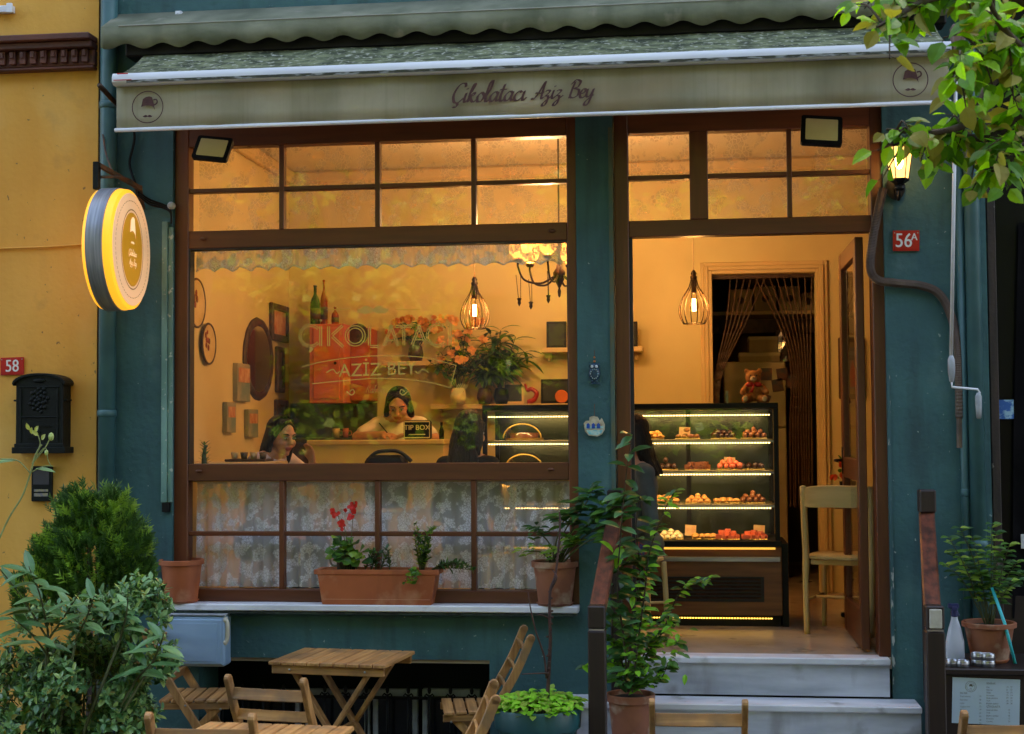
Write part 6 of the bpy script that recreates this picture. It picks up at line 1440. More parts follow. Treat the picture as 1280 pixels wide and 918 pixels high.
# ================================================================== LEFT WALL DECOR
def WX(u, v): return PX(u, v, xIL+.012)
def wallthing(name, label, cat, group=None): return thing(name, label, cat, (xIL, 1.5, 1.5), group)
Yv = V((0, 1, 0))
FRB = mat('dark_brown_frame', srgb(84, 54, 34), srgb(60, 38, 24), scale=20, rough=.5, bump=.3)
def wrect(u0, v0, u1, v1, grow=0):
    a, b = WX(u0, (v0+v1)/2), WX(u1, (v0+v1)/2); zt, zb = WX((u0+u1)/2, v0).z, WX((u0+u1)/2, v1).z; return a.y, zb, b.y, zt
def wframe(label, u0, v0, u1, v1, art, bw=.03, name='picture_frame', cat='picture'):
    y0, z0, y1, z1 = wrect(u0, v0, u1, v1); o = thing(name, label, cat, (xIL, (y0+y1)/2, z0), 'pictures on the left wall')
    m = MB().box(xIL+.001, y0, z0, xIL+.03, y0+bw, z1).box(xIL+.001, y1-bw, z0, xIL+.03, y1, z1).box(xIL+.001, y0+bw, z0, xIL+.03, y1-bw, z0+bw).box(xIL+.001, y0+bw, z1-bw, xIL+.03, y1-bw, z1)
    m.build('frame', FRB, o, bevel=.006); MB().box(xIL+.001, y0+bw, z0+bw, xIL+.015, y1-bw, z1-bw).build('picture', art, o); return o
ARTP = mat('pinkish_print', srgb(214, 170, 130), srgb(190, 110, 80), scale=16, rough=.7); ARTD = mat('dark_print', srgb(70, 56, 44), srgb(120, 90, 60), scale=12, rough=.6)
wframe('small brown framed print at the upper right of the oval mirror', 338, 381, 359, 427, ARTP, .05)
wframe('tall narrow dark framed strip right of the oval mirror', 345, 434, 354, 491, ARTD, .035)
wframe('lower dark framed picture behind the woman in profile', 344, 500, 358, 540, ARTD, .05)
y0, z0, y1, z1 = wrect(305, 397, 342, 501); cy, cz_ = (y0+y1)/2, (z0+z1)/2
MR = thing('oval_mirror', 'oval mirror in a carved dark brown frame on the left wall', 'mirror', (xIL, cy, z0))
rng = []
for k in range(96):
    a = 2*PI*k/96; ca, sa = math.cos(a), math.sin(a); w_ = 1+.006*math.sin(a*16)
    rng.append([V((xIL+x_, cy+(y1-y0)/2*ca*k_*w_, cz_+(z1-z0)/2*sa*k_*w_)) for x_, k_ in ((.002, 1.0), (.016, .97), (.022, .88), (.014, .80), (.008, .79))])
MB().skin(rng, close=True).build('frame', FRB, MR, True)
MB().flat([((y1-y0)/2*.79*math.cos(2*PI*k/40), (z1-z0)/2*.79*math.sin(2*PI*k/40)) for k in range(40)], (xIL+.009, cy, cz_), Yv, Z_, .003).build('mirror_glass', mat('mirror', (.75, .75, .72), rough=.05, metal=1), MR)
WDP = mat('painted_wood_panel', srgb(176, 160, 128), srgb(120, 140, 130), scale=6, rough=.7)
for lab, r4 in (('upper left distressed wooden panel beside the mirror', (293, 455, 309, 502)), ('lower left distressed wooden panel near the ledge', (280, 503, 291, 541)), ('lower right distressed wooden panel left of the woman in profile', (307, 512, 319, 547))):
    y0, z0, y1, z1 = wrect(*r4); o = thing('wall_panel', lab, 'wall panel', (xIL, y0, z0), 'distressed panels on the left wall'); MB().box(xIL+.001, y0, z0, xIL+.035, y1, z1).build('board', WDP, o, bevel=.003); MB().box(xIL+.036, y0+.02, z0+(z1-z0)*.5, xIL+.038, y1-.02, z1-.03).build('print', ARTP, o)
for lab, (u, v, ru, rv) in (('upper round wall plate with a reddish motif at the window edge', (244, 379, 9, 30)), ('lower round wall plate with a dark rim', (259, 430, 9, 25))):
    y0, z0, y1, z1 = wrect(u-ru, v-rv, u+ru, v+rv); r = (z1-z0)/2; o = thing('wall_plate', lab, 'wall plate', (xIL, (y0+y1)/2, z0), 'round plates on the left wall'); c = (xIL+.001, (y0+y1)/2, (z0+z1)/2)
    MB().lathe([(r*.6, 0), (r, .02), (r*.97, .024), (r*.6, .008), (.001, .006)], c, 32, axis='x').build('plate', mat('cream_plate', srgb(226, 196, 140), srgb(206, 170, 110), scale=10, rough=.4), o, auto=40)
    q = MB()
    for k in range(7): q.ball((xIL+.010, c[1]+rnd.gauss(0, r*.2), c[2]+rnd.gauss(0, r*.3)), (.004, r*.12, r*.16), 8)
    q.build('motif', mat('red_motif', srgb(176, 70, 50), srgb(110, 60, 40), scale=30, rough=.6), o, True); MB().tube([(xIL+.022, c[1]+math.cos(2*PI*k/32)*r, c[2]+math.sin(2*PI*k/32)*r) for k in range(32)], .008, 6, close=True).build('rim', FRB, o, True)
p = P(256, 574, .25); p.z = zr['l1']+.0125
LP = thing('ledge_cactus', 'small green cactus in a pale pink pot on the inner window ledge', 'potted plant', p)
MB().lathe([(.001, 0), (.036, 0), (.044, .05), (.047, .052), (.047, .07), (.04, .07), (.001, .06)], p, 20).build('pot', mat('pale_pink_glaze', srgb(190, 150, 146), rough=.5), LP, auto=40)
l_ = MB(); tk2 = MB().tube(cr([p+V((0, 0, .06)), p+V((-.004, 0, .12)), p+V((.004, 0, .19))], 5), [.02-.0012*i for i in range(11)], 8)
for k in range(26): a = k*2.4; l_.leaf(p+V((0, 0, .07+.005*k)), (math.cos(a), math.sin(a), .9), (0, 0, 1), .05, .012, k % 2)
tk2.build('stem', LG2, LP, True); l_.build('leaves', [LG2, LG], LP)
p = P(290, 572, .5); TS = thing('sugar_tray', 'small dark tray with cups on the ledge left of the woman in profile', 'tray', (p.x, .8, p.z-.02))
MB().box(p.x-.12, .72, p.z-.03, p.x+.14, .9, p.z-.015).build('tray', FRB, TS, bevel=.004)
for i in range(4): MB().lathe([(.001, 0), (.018, 0), (.024, .04), (.021, .04), (.001, .008)], (p.x-.08+i*.06, .80, p.z-.014), 14).build('cup', [TRIM, ARTD][i % 2], TS, True)
WS = thing('wall_shelf', 'narrow cream shelf along the left wall by the window', 'shelf', (xIL+.3, .8, p.z-.05)); MB().box(xIL+.001, .37, p.z-.055, p.x+.2, 1.0, p.z-.031).build('board', TRIM, WS, bevel=.003); MB().box(xIL+.001, .6, p.z-.2, xIL+.02, .64, p.z-.056).build('support', TRIM, WS)

# ================================================================== BACK WALL DECOR
SALM = mat('salmon_paint', srgb(222, 120, 84), srgb(208, 104, 72), scale=2, rough=.6); SAL_SHADE = mat('salmon_paint_shade', srgb(196, 96, 68), srgb(180, 84, 60), scale=2, rough=.6)  # second salmon is darker, painting shade onto the cabinet's side
Yc = 2.62; x0, z0, x1, z1 = rect(387, 405, 430, 504, Yc)
PC = thing('salmon_cabinet', 'salmon pink wall cabinet left of the writing woman', 'wall cabinet', (x0, Yc, z0))
x2 = P(472, 450, YB).x
MB().box(x0, Yc, z0, x1, YB-.001, z1).build('cabinet_body', SALM, PC, bevel=.004); MB().box(x1+.001, Yc+.2, z0+.02, x2, YB-.001, z1-.02).build('side_niche', SAL_SHADE, PC, bevel=.004)
MB().box(x0+.03, Yc-.012, z0+.03, x1-.03, Yc-.001, z1-.03).build('door', SALM, PC, bevel=.004); MB().lathe([(.001, -.02), (.012, -.018), (.006, 0)], (x1-.06, Yc-.012, (z0+z1)/2), 10, axis='y').build('knob', BRONZE, PC)
MB().lathe([(.06, 0), (.075, -.012), (.08, -.014), (.08, -.02), (.04, -.016), (.001, -.014)], (P(448, 418, Yc+.2).x, Yc+.199, P(448, 418, Yc+.2).z), 24, axis='y').build('round_dish', FRB, PC, auto=40)
def bottle(label, u, vt, vb, Y, m, r=.036):
    b = P(u, vb, Y); t = P(u, vt, Y); h = t.z-b.z; b.z = b.z; o = thing('bottle', label, 'bottle', b, 'bottles on the salmon cabinet')
    MB().lathe([(.001, 0), (r, 0), (r, h*.52), (r*.8, h*.62), (r*.33, h*.75), (r*.3, h*.96), (r*.38, h*.965), (r*.38, h), (.001, h)], b, 16).build('glass', m, o, auto=50)
    MB().lathe([(r*1.01, h*.15), (r*1.02, h*.151), (r*1.02, h*.42), (r*1.01, h*.421)], b, 16, caps=False).build('label', ARTD, o, True); return o
GRB = mat('green_bottle', srgb(40, 76, 40), srgb(26, 54, 30), scale=6, rough=.12); AMB = mat('amber_bottle', srgb(170, 72, 34), srgb(140, 54, 26), scale=6, rough=.15)
for (lab, u, vt, m, yy) in (('green wine bottle on the salmon cabinet', 394, 357, GRB, .12), ('slim orange bottle behind the green bottle', 405, 350, AMB, .30), ('short amber flask on the right of the salmon cabinet', 419, 384, AMB, .16)):
    zz = z1+.001; b = P(u, 405, Yc+yy); b.z = zz; t = P(u, vt, Yc+yy); h = t.z-zz; r = .038 if 'green' in lab[:5] else .028
    o = thing('bottle', lab, 'bottle', b, 'bottles on the salmon cabinet'); MB().lathe([(.001, 0), (r, 0), (r, h*.55), (r*.8, h*.65), (r*.33, h*.78), (r*.3, h*.96), (r*.38, h*.965), (r*.38, h), (.001, h)], b, 16).build('glass', m, o, auto=50); MB().lathe([(r*1.01, h*.15), (r*1.02, h*.151), (r*1.02, h*.42), (r*1.01, h*.421)], b, 16, caps=False).build('paper_label', ARTD, o, True)
# work top and dark splash back
x0, z0, x1, z1 = rect(362, 504, 470, 547, YB-.05)
SPB = thing('work_top', 'dark green stone work top against the back wall', 'work top', (x0, 2.9, ZF)); MB().box(x0, YB-.03, z0, x1, YB-.001, z1).build('splash_back', mat('dark_green_stone', srgb(96, 96, 58), srgb(60, 70, 44), scale=5, rough=.25), SPB); MB().box(x0, 2.62, z0-.04, x1, YB-.001, z0-.001).build('stone_top', mat('green_stone_top', srgb(80, 84, 54), srgb(60, 64, 44), scale=6, rough=.2), SPB, bevel=.004); MB().box(x0+.02, 2.66, ZF, x1-.02, YB-.002, z0-.041).build('cupboard', FRB, SPB)
for i, (u, r, m) in enumerate(((420, .03, TRIM), (432, .024, SALM))): p = P(u, 545, 2.85); p.z = z0; o = thing('kitchen_cup', ['cream', 'salmon'][i]+' cup on the dark green work top', 'cup', p); MB().lathe([(.001, 0), (r*.8, 0), (r, .07), (r*.9, .07), (.001, .01)], p, 16).build('cup', m, o, True); MB().tube(cr([p+V((r, 0, .05)), p+V((r+.02, 0, .045)), p+V((r+.02, 0, .02)), p+V((r, 0, .015))], 4), .004, 6).build('handle', m, o, True)
# fallen-in board with pink flowers and bouquets
def shelfthing(label, u0, u1, v, Y0=2.88, m=TRIM):
    a, b = P(u0, v, Y0), P(u1, v, Y0); o = thing('wall_shelf', label, 'shelf', (a.x, Y0, a.z), 'cream shelves on the back wall'); MB().box(a.x, Y0, a.z-.035, b.x, YB-.001, a.z).build('board', m, o, bevel=.003); MB().box(a.x+.04, YB-.10, a.z-.09, a.x+.06, YB-.002, a.z-.036).box(b.x-.06, YB-.10, a.z-.09, b.x-.04, YB-.002, a.z-.036).build('support', m, o); return a.z
zs1 = shelfthing('upper cream shelf carrying a black board, running behind the pillar', 676, 803, 435)
zs2 = shelfthing('lower cream shelf behind the display case with plants and a red figurine', 538, 722, 506)
zs3 = shelfthing('short cream shelf under the orange flowers', 478, 560, 452, 2.9)
def board(label, u0, v0, u1, v1, zb, m, tilt=.02, Y=2.93, name='board', cat='board'):
    x0, _, x1, z1 = rect(u0, v0, u1, v1, Y); o = thing(name, label, cat, ((x0+x1)/2, Y, zb)); z1 = max(z1, zb+.05)
    MB().skin([[V((x, Y+y+(z-zb)*tilt*2, z)) for x, z in ((x0, zb+.001), (x1, zb+.001), (x1, z1), (x0, z1))] for y in (0, .02)]).build('board', m, o, bevel=.003)
    e = .018; MB().skin([[V((x, Y+y+(z-zb)*tilt*2, z)) for x, z in ((x0+e, zb+.02), (x1-e, zb+.02), (x1-e, z1-e), (x0+e, z1-e))] for y in (-.004, -.001)]).build('panel', SLATE, o); return o
SLATE = mat('blackboard', srgb(34, 44, 36), srgb(24, 32, 28), scale=6, rough=.6)
board('black board on the upper shelf at the right window edge', 683, 402, 708, 435, zs1, BLACKM); board('black board on the upper shelf seen through the doorway', 770, 402, 797, 432, zs1, BLACKM)
board('larger dark board with an orange disc on the lower shelf', 676, 474, 722, 505, zs2, BLACKM)
p = P(702, 491, 2.92); OD = thing('orange_disc', 'orange disc leaning in front of the larger dark board', 'ornament', p); MB().lathe([(.001, -.006), (.045, -.006), (.05, 0), (.001, .0)], (p.x, 2.915, zs2+.052), 24, axis='y').build('disc', mat('orange_paint', srgb(214, 110, 50), rough=.5), OD); MB().box(p.x-.02, 2.905, zs2+.001, p.x+.02, 2.925, zs2+.006).build('foot', FRB, OD)
board('small white picture frame on the lower shelf', 628, 478, 655, 505, zs2, TRIM, Y=2.91, name='picture_frame', cat='picture')
p = P(664, 492, 2.9); RF = thing('red_figurine', 'red curved figurine on the lower shelf beside the white frame', 'figurine', (p.x, 2.9, zs2)); MB().tube(cr([(p.x-.03, 2.9, zs2+.012), (p.x+.02, 2.9, zs2+.03), (p.x+.04, 2.9, zs2+.08), (p.x+.0, 2.9, zs2+.11), (p.x-.03, 2.9, zs2+.1), (p.x-.045, 2.9, zs2+.15)], 6), [.012, .016, .018, .02, .02, .02, .02, .02, .018, .018, .018, .018, .018, .018, .018, .016, .016, .016, .016, .016, .014, .014, .014, .012, .012, .012, .01, .01, .01, .008, .006], 8).build('body', mat('red_glaze', srgb(170, 40, 30), rough=.3), RF, True)
def vaseplant(label, u, Y, zb, H_, r, kinds, n, ls, lw, seed, vm, fl=None, name='potted_plant', grow=(0, 0, 1)):
    rnd = random.Random(seed); p = P(u, 500, Y); c = V((p.x, Y, zb+.001)); o = thing(name, label, 'potted plant' if not fl else 'bouquet', c); MB().lathe([(.001, 0), (.045, 0), (.06, .05), (.05, .11), (.04, .12), (.035, .12), (.001, .1)], c, 20).build('vase', vm, o, True)
    l, s = MB(), MB()
    for k in range(n):
        a = rnd.uniform(0, 6.28); q = V((math.cos(a)*rnd.random(), math.sin(a)*.5*rnd.random(), 0)); e = c+V((0, 0, .1))+q*r+V((0, 0, H_*rnd.uniform(.35, 1)*(1-.3*q.length)))
        pp = cr([c+V((0, 0, .08)), c.lerp(e, .5)+V((0, 0, .08)), e], 5); s.tube(pp, .003, 5)
        for j in range(4, len(pp)): l.leaf(pp[j], (math.cos(a+j*2), math.sin(a+j*2)*.6-.2, rnd.uniform(-.3, .8)), (0, -.3, 1), ls*rnd.uniform(.6, 1.2), ls*lw, rnd.choice((0, 0, 1)), curl=.5, n=4)
    s.build('stems', STEM, o, True); l.build('leaves', kinds, o)
    if fl:
        f = MB()
        for k in range(n):
            a = rnd.uniform(0, 6.28); q = c+V((math.cos(a)*r*rnd.random(), math.sin(a)*r*.5*rnd.random()-.03, .1+H_*rnd.uniform(.4, 1.05)))
            for _ in range(9): f.leaf(q, (rnd.gauss(0, 1), rnd.gauss(-.3, 1), rnd.gauss(.2, 1)), (0, -1, .2), .04, .035, 0, shape=.6)
        f.build('flowers', fl, o)
vaseplant('large dark green arching plant on the lower shelf', 627, 2.92, zs2, .48, .24, [LG2, LG], 30, .17, .22, 5, BLACKM)
vaseplant('second bushy green plant on the lower shelf, left of the arching plant', 606, 2.9, zs2, .34, .1, [LG2, LG], 16, .11, .3, 6, FRB)
vaseplant('bouquet of pale orange flowers above the long haired woman', 573, 2.8, zs2, .52, .24, [LG2, LG3], 26, .07, .5, 7, WALLI, leafmat('apricot_petals', srgb(226, 168, 120), .3, .6, .2), 'bouquet')
vaseplant('low bouquet of dusky flowers behind the gold lettering', 520, 2.96, zs3, .22, .26, [LG2, LG3], 22, .06, .5, 8, FRB, leafmat('salmon_petals', srgb(206, 130, 96), .3, .6, .2), 'bouquet')
# picture at the right of the inner doorway
x0, z0, x1, z1 = rect(1048, 422, 1080, 499, YB-.01)
PF = thing('picture_frame', 'brown framed picture with a red figure right of the inner doorway', 'picture', ((x0+x1)/2, YB, z0)); b_ = .035
MB().box(x0, YB-.03, z0, x0+b_, YB-.001, z1).box(x1-b_, YB-.03, z0, x1, YB-.001, z1).box(x0+b_, YB-.03, z0, x1-b_, YB-.001, z0+b_).box(x0+b_, YB-.03, z1-b_, x1-b_, YB-.001, z1).build('frame', FRB, PF, bevel=.008)
MB().box(x0+b_, YB-.014, z0+b_, x1-b_, YB-.001, z1-b_).build('mount', mat('gold_mount', srgb(180, 140, 80), srgb(150, 112, 60), scale=30, rough=.5), PF)
MB().box(x0+b_+.03, YB-.017, z0+b_+.04, x1-b_-.03, YB-.0145, z1-b_-.04).build('picture', mat('grey_picture', srgb(130, 130, 140), srgb(100, 96, 104), scale=8, rough=.6), PF)
MB().flat([(-.03, 0), (.05, 0), (.03, .12), (.01, .2), (-.01, .12)], ((x0+x1)/2, YB-.0175, z0+.09), X_, Z_).build('red_figure', REDP, PF)
# small plant on the café table by the door
p = P(1057, 580, 1.42); c = V((P(1060, 580, 1.5).x, 1.5, ZF+.741))
c = V((P(1059, 575, 1.62).x, 1.62, ZF+.741))
FP = thing('flower_pot', 'black pot with red and green blossoms on the café table by the door', 'potted plant', c)
MB().lathe([(.001, 0), (.04, 0), (.052, .13), (.045, .13), (.001, .11)], c, 20).build('pot', BLACKM, FP, auto=40); l_, f_ = MB(), MB(); rnd = random.Random(9)
for k in range(40): q = c+V((rnd.gauss(0, .035), rnd.gauss(0, .03), .14+rnd.random()*.12)); l_.leaf(q, (rnd.gauss(0, 1), rnd.gauss(0, 1), .4), (0, -.4, 1), .05, .03, 0)
for k in range(5):
    q = c+V((rnd.gauss(0, .04), -.03, .15+rnd.random()*.1))
    for _ in range(8): f_.leaf(q, (rnd.gauss(0, 1), -.6, rnd.gauss(0, 1)), (0, -1, 0), .03, .03, 0, shape=.6)
l_.build('leaves', [LG], FP); f_.build('blossoms', leafmat('red_blossom', srgb(214, 80, 54), .3), FP)
# teddy bear on the display case
c = P(943, 505, yC+.28); c.z = zt+.001
TD = thing('teddy_bear', 'small brown teddy bear with a red bow sitting on the display case', 'teddy bear', c); F_ = mat('bear_plush', srgb(206, 142, 84), srgb(174, 112, 62), scale=60, rough=.95, bump=.8, bscale=120); F2 = mat('bear_cream', srgb(232, 204, 160), rough=.95, bump=.5, bscale=120)
b = MB().ball(c+V((0, 0, .075)), (.052, .045, .065), 16).ball(c+V((-.005, -.005, .165)), (.05, .045, .045), 16)
for s in (-1, 1): b.ball(c+V((s*.04-.005, 0, .205)), (.018, .012, .018), 10); capsule(b, c+V((s*.045, -.01, .11)), c+V((s*.075, -.045, .07)), .02, .018); capsule(b, c+V((s*.035, -.02, .028)), c+V((s*.06, -.09, .026)), .026, .024)
fuse(b, 'body', F_, TD, .006, 2); MB().ball(c+V((-.005, -.048, .155)), (.022, .016, .017), 12).ball(c+V((.06, -.113, .028)), (.018, .005, .02), 10).ball(c+V((-.06, -.113, .028)), (.018, .005, .02), 10).build('muzzle', F2, TD, True)
MB().ball(c+V((-.005, -.065, .160)), (.007, .004, .005), 8).ball(c+V((-.024, -.047, .175)), .005, 8).ball(c+V((.014, -.047, .175)), .005, 8).build('nose_and_eyes', BLK, TD, True)
MB().ball(c+V((-.03, -.045, .118)), (.026, .009, .016), 10).ball(c+V((.022, -.045, .118)), (.026, .009, .016), 10).ball(c+V((-.004, -.05, .118)), (.009, .009, .009), 8).flat([(-.01, 0), (.0, 0), (-.01, -.05), (-.03, -.045)], c+V((0, -.05, .115)), X_, Z_, .004).build('bow', REDP, TD, True)
# ---- the back room
x0, z0, x1, z1 = rect(905, 452, 984, 700, 4.1)
FG = thing('fridge', 'cream fridge covered with magnets in the back room', 'fridge', ((x0+x1)/2, 4.3, ZF)); FRM = mat('cream_enamel', srgb(206, 186, 140), srgb(190, 170, 124), scale=4, rough=.35)
zsp = z0+.0; MB().box(x0, 4.12, ZF, x1, 4.7, z1).build('cabinet', FRM, FG, bevel=.01); zs_ = P(944, 535, 4.1).z; MB().box(x0+.004, 4.08, ZF+.05, x1-.004, 4.119, zs_-.006).box(x0+.004, 4.08, zs_+.006, x1-.004, 4.119, z1-.004).build('door', FRM, FG, bevel=.008); MB().box(x0+.02, 4.05, zs_+.05, x0+.04, 4.079, zs_+.3).build('handle', STEEL, FG)
mg = MB(); rnd = random.Random(12)
for (u, v) in ((958, 468), (978, 468), (972, 482), (990, 478), (955, 500)): p = P(u, v, 4.07); a = rnd.uniform(-.4, .4); mg.add([V((p.x+x*math.cos(a)-z*math.sin(a), 4.073, p.z+x*math.sin(a)+z*math.cos(a))) for x, z in ((-.045, -.05), (.045, -.05), (.045, .05), (-.045, .05))], [(0, 1, 2, 3)])
mg.build('magnets', mat('magnet_prints', srgb(120, 70, 50), srgb(60, 60, 70), scale=20, rough=.5), FG)
for (lab, u0, v0, u1, v1, Y, zb, m) in (('upper cardboard box on top of the fridge', 936, 421, 972, 441, 4.2, None, 0), ('lower flat box on top of the fridge', 924, 441, 975, 453, 4.15, z1, 0)):
    xa, za, xb, zb2 = rect(u0, v0, u1, v1, Y); 
    if zb: za = zb+.001; zlow = zb2
    else: za = P(950, 441, 4.15).z+.002
    o = thing('cardboard_box', lab, 'box', ((xa+xb)/2, Y, za), 'boxes above the fridge'); MB().box(xa, Y, za, xb, Y+.3, zb2).build('box', mat('pale_card', srgb(190, 170, 130), srgb(170, 150, 112), scale=6, rough=.8), o, bevel=.003); MB().box(xa-.002, Y-.002, zb2-.03, xb+.002, Y+.302, zb2+.002).build('lid', FRM, o, bevel=.003)
p = P(983, 447, 4.15); o = thing('silver_bag', 'crinkled silver bag beside the boxes on the fridge', 'bag', (p.x, 4.2, z1)); sv = MB(); rg = []
for k in range(6):
    zz = z1+.002+.26*k/5; rg.append([V((p.x-.03+math.cos(2*PI*j/12)*(.07-.004*k)*(1+rnd.uniform(-.12, .12)), 4.25+math.sin(2*PI*j/12)*.05*(1+rnd.uniform(-.15, .15)), zz)) for j in range(12)])
sv.skin(rg).build('bag', mat('foil', srgb(190, 180, 170), rough=.2, metal=.9), o)
sh_ = P(950, 389, 4.4); BS = thing('storage_shelf', 'storage shelf with boxes high in the back room', 'shelf', (sh_.x, 4.4, sh_.z)); MB().box(bx0+.001, 4.4, sh_.z-.03, bx1-.001, 5.0, sh_.z).build('board', TRIM, BS); MB().box(bx0+.002, 4.9, sh_.z-.15, bx1-.002, 4.93, sh_.z-.031).build('support', FRB, BS)
for i, (u0, u1, v) in enumerate(((912, 940, 362), (943, 970, 358), (974, 1000, 358), (1003, 1018, 366))):
    xa, _, xb, zz = rect(u0, v, u1, 389, 4.42); o = thing('storage_box', ['leftmost', 'second', 'third', 'rightmost'][i]+' pale box on the high storage shelf', 'box', (xa, 4.5, sh_.z), 'boxes on the storage shelf'); MB().box(xa, 4.42, sh_.z+.001, xb, 4.75, zz).build('box', mat('pale_card2', srgb(170, 150, 110), rough=.8), o, bevel=.004); MB().lathe([(.001, -.003), (.03, -.003), (.03, 0)], ((xa+xb)/2, 4.4195, (zz+sh_.z)/2), 16, axis='y').build('mark', BRONZE, o)
# bead curtain
BC = thing('bead_curtain', 'wooden bead curtain drawn to both sides of the inner doorway', 'bead curtain', ((dxl+dxr)/2, YB+.09, dtop)); rnd = random.Random(2)
MB().box(dxl+.001, YB+.05, dtop-.03, dxr-.001, YB+.07, dtop-.002).build('rod', FRB, BC)
for k in range(15):
    left = k < 6; m = MB()
    xt = dxl+.02+(dxr-dxl-.04)*(k/14); zk = P(940, 420+rnd.uniform(-5, 5), YB).z
    if left: xe = dxl+.015+.008*k; pts = cr([(xt+.12, YB+.06, dtop-.03), ((xt+.12+xe)/2+.03, YB+.06, dtop-.35), (xe, YB+.06, dtop-.8), (xe+.01, YB+.06, dtop-1.25)], 12)
    else: xe = dxr-.20+.020*(k-6); pts = cr([(xt, YB+.06, dtop-.03), (xe, YB+.06, dtop-.6), (xe, YB+.06, dtop-1.2), (xe+rnd.uniform(-.01, .01), YB+.06, ZF+.62)], 16)
    m.tube(pts, [.003+.0035*(i % 2) for i in range(len(pts))], 5); m.build('bead_strand', mat('bead_wood', srgb(92, 60, 38), srgb(60, 40, 26), scale=40, rough=.5) if k == 0 else bpy.data.materials['bead_wood'], BC)

# ================================================================== LAMPS INSIDE
BULB = emis('bulb_glow', (1, .52, .16), 25); FIL = BULB
CAGE = BRONZE; AMBG = glassmat('amber_glass', 2.0, (1, .78, .5))
def pendant(label, u, vt, vb, Y, watts):
    a, b = P(u, vt, Y), P(u, vb, Y); h = a.z-b.z; r = h*.275; o = thing('pendant_lamp', label, 'pendant lamp', (a.x, Y, a.z), 'caged pendant lamps')
    m = MB(); 
    for k in range(14):
        an = 2*PI*k/14; pts = cr([(a.x+math.cos(an)*q*r, Y+math.sin(an)*q*r, b.z+t*h) for q, t in ((.72, 0), (.97, .14), (1, .30), (.75, .5), (.35, .68), (.2, .82))], 3); m.tube(pts, .0028, 5)
    for q, t in ((.72, 0), (.2, .82)): m.tube([(a.x+math.cos(2*PI*k/20)*q*r, Y+math.sin(2*PI*k/20)*q*r, b.z+t*h) for k in range(20)], .003, 5, close=True)
    m.build('cage', CAGE, o, True)
    MB().lathe([(.010, .80*h), (.02, .82*h), (.024, .88*h), (.014, .9*h), (.02, .94*h), (.008, h), (.001, h)], (a.x, Y, b.z), 14).lathe([(.016, .56*h), (.018, .6*h), (.014, .8*h)], (a.x, Y, b.z), 12).build('cap', CAGE, o, True)
    MB().tube([(a.x, Y, a.z-.01), (a.x, Y, ZC)], .003, 6).build('cord', mat('cream_cord', srgb(190, 150, 100), rough=.6), o); MB().lathe([(.001, 0), (.05, 0), (.045, -.02), (.001, -.025)], (a.x, Y, ZC-.001), 16).build('ceiling_rose', TRIM, o)
    MB().ball((a.x, Y, b.z+.34*h), (.032, .032, .046), 14).build('bulb', AMBG, o, True); f = MB()
    for k in range(6): an = 2*PI*k/6; f.tube([(a.x+math.cos(an)*.009, Y+math.sin(an)*.009, b.z+.24*h), (a.x+math.cos(an+.5)*.009, Y+math.sin(an+.5)*.009, b.z+.46*h)], .0035, 5)
    f.build('filament', FIL, o); lt('pendant_light', (a.x, Y, b.z+.34*h), watts, (1, .63, .31), .03, o)
pendant('left caged pendant lamp seen through the window', 593, 346, 411, 1.75, PEND_W); pendant('right caged pendant lamp in the doorway', 867, 338, 405, 1.9, PEND_W)
# chandelier
Yh = 1.35; c = P(699, 345, Yh); CHD = thing('chandelier', 'dark metal chandelier with lit glass shades at the top right of the window', 'chandelier', c)
MB().tube([(c.x, Yh, c.z+.1), (c.x, Yh, ZC)], .006, 6).build('chain', BRONZE, CHD); MB().lathe([(.001, 0), (.06, 0), (.05, -.03), (.001, -.035)], (c.x, Yh, ZC-.001), 16).build('ceiling_rose', BRONZE, CHD)
MB().lathe([(.001, -.14), (.008, -.13), (.012, -.1), (.006, -.08), (.02, -.05), (.035, -.02), (.04, .02), (.02, .05), (.012, .1), (.001, .11)], c, 16).build('hub', BRONZE, CHD, True)
SHD = emis('lit_shade_glass', (1, .36, .07), SHADE_W)
for k in range(6):
    a = 2*PI*k/6+.35; d = V((math.cos(a), math.sin(a), 0)); e = c+d*.27+V((0, 0, .08))
    ar = MB().tube(cr([c+d*.03, c+d*.12+V((0, 0, -.05)), c+d*.23+V((0, 0, -.03)), c+d*.27+V((0, 0, .05)), e], 6), .007, 8).lathe([(.02, 0), (.03, .015), (.012, .03)], e, 12)
    ao = ar.build('arm', BRONZE, CHD, True)
    MB().tube([c+d*.255+V((0, 0, .0)), c+d*.255+V((0, 0, -.15))], .0022, 5).tube([c+d*.285+V((0, 0, .0)), c+d*.27+V((0, 0, -.15))], .0022, 5).lathe([(.001, -.20), (.012, -.18), (.010, -.165), (.016, -.15), (.001, -.145)], c+d*.265, 10).build('drop', BRONZE, ao, True)
    MB().lathe([(.025, .03), (.055, .06), (.062, .10), (.05, .135), (.058, .16)], e, 18, caps=False).build('shade', SHD, ao, True)
    if k % 2 == 0: lt('chandelier_light', e+V((0, 0, .19)), CHAN_W, (1, .63, .31), .04, CHD)

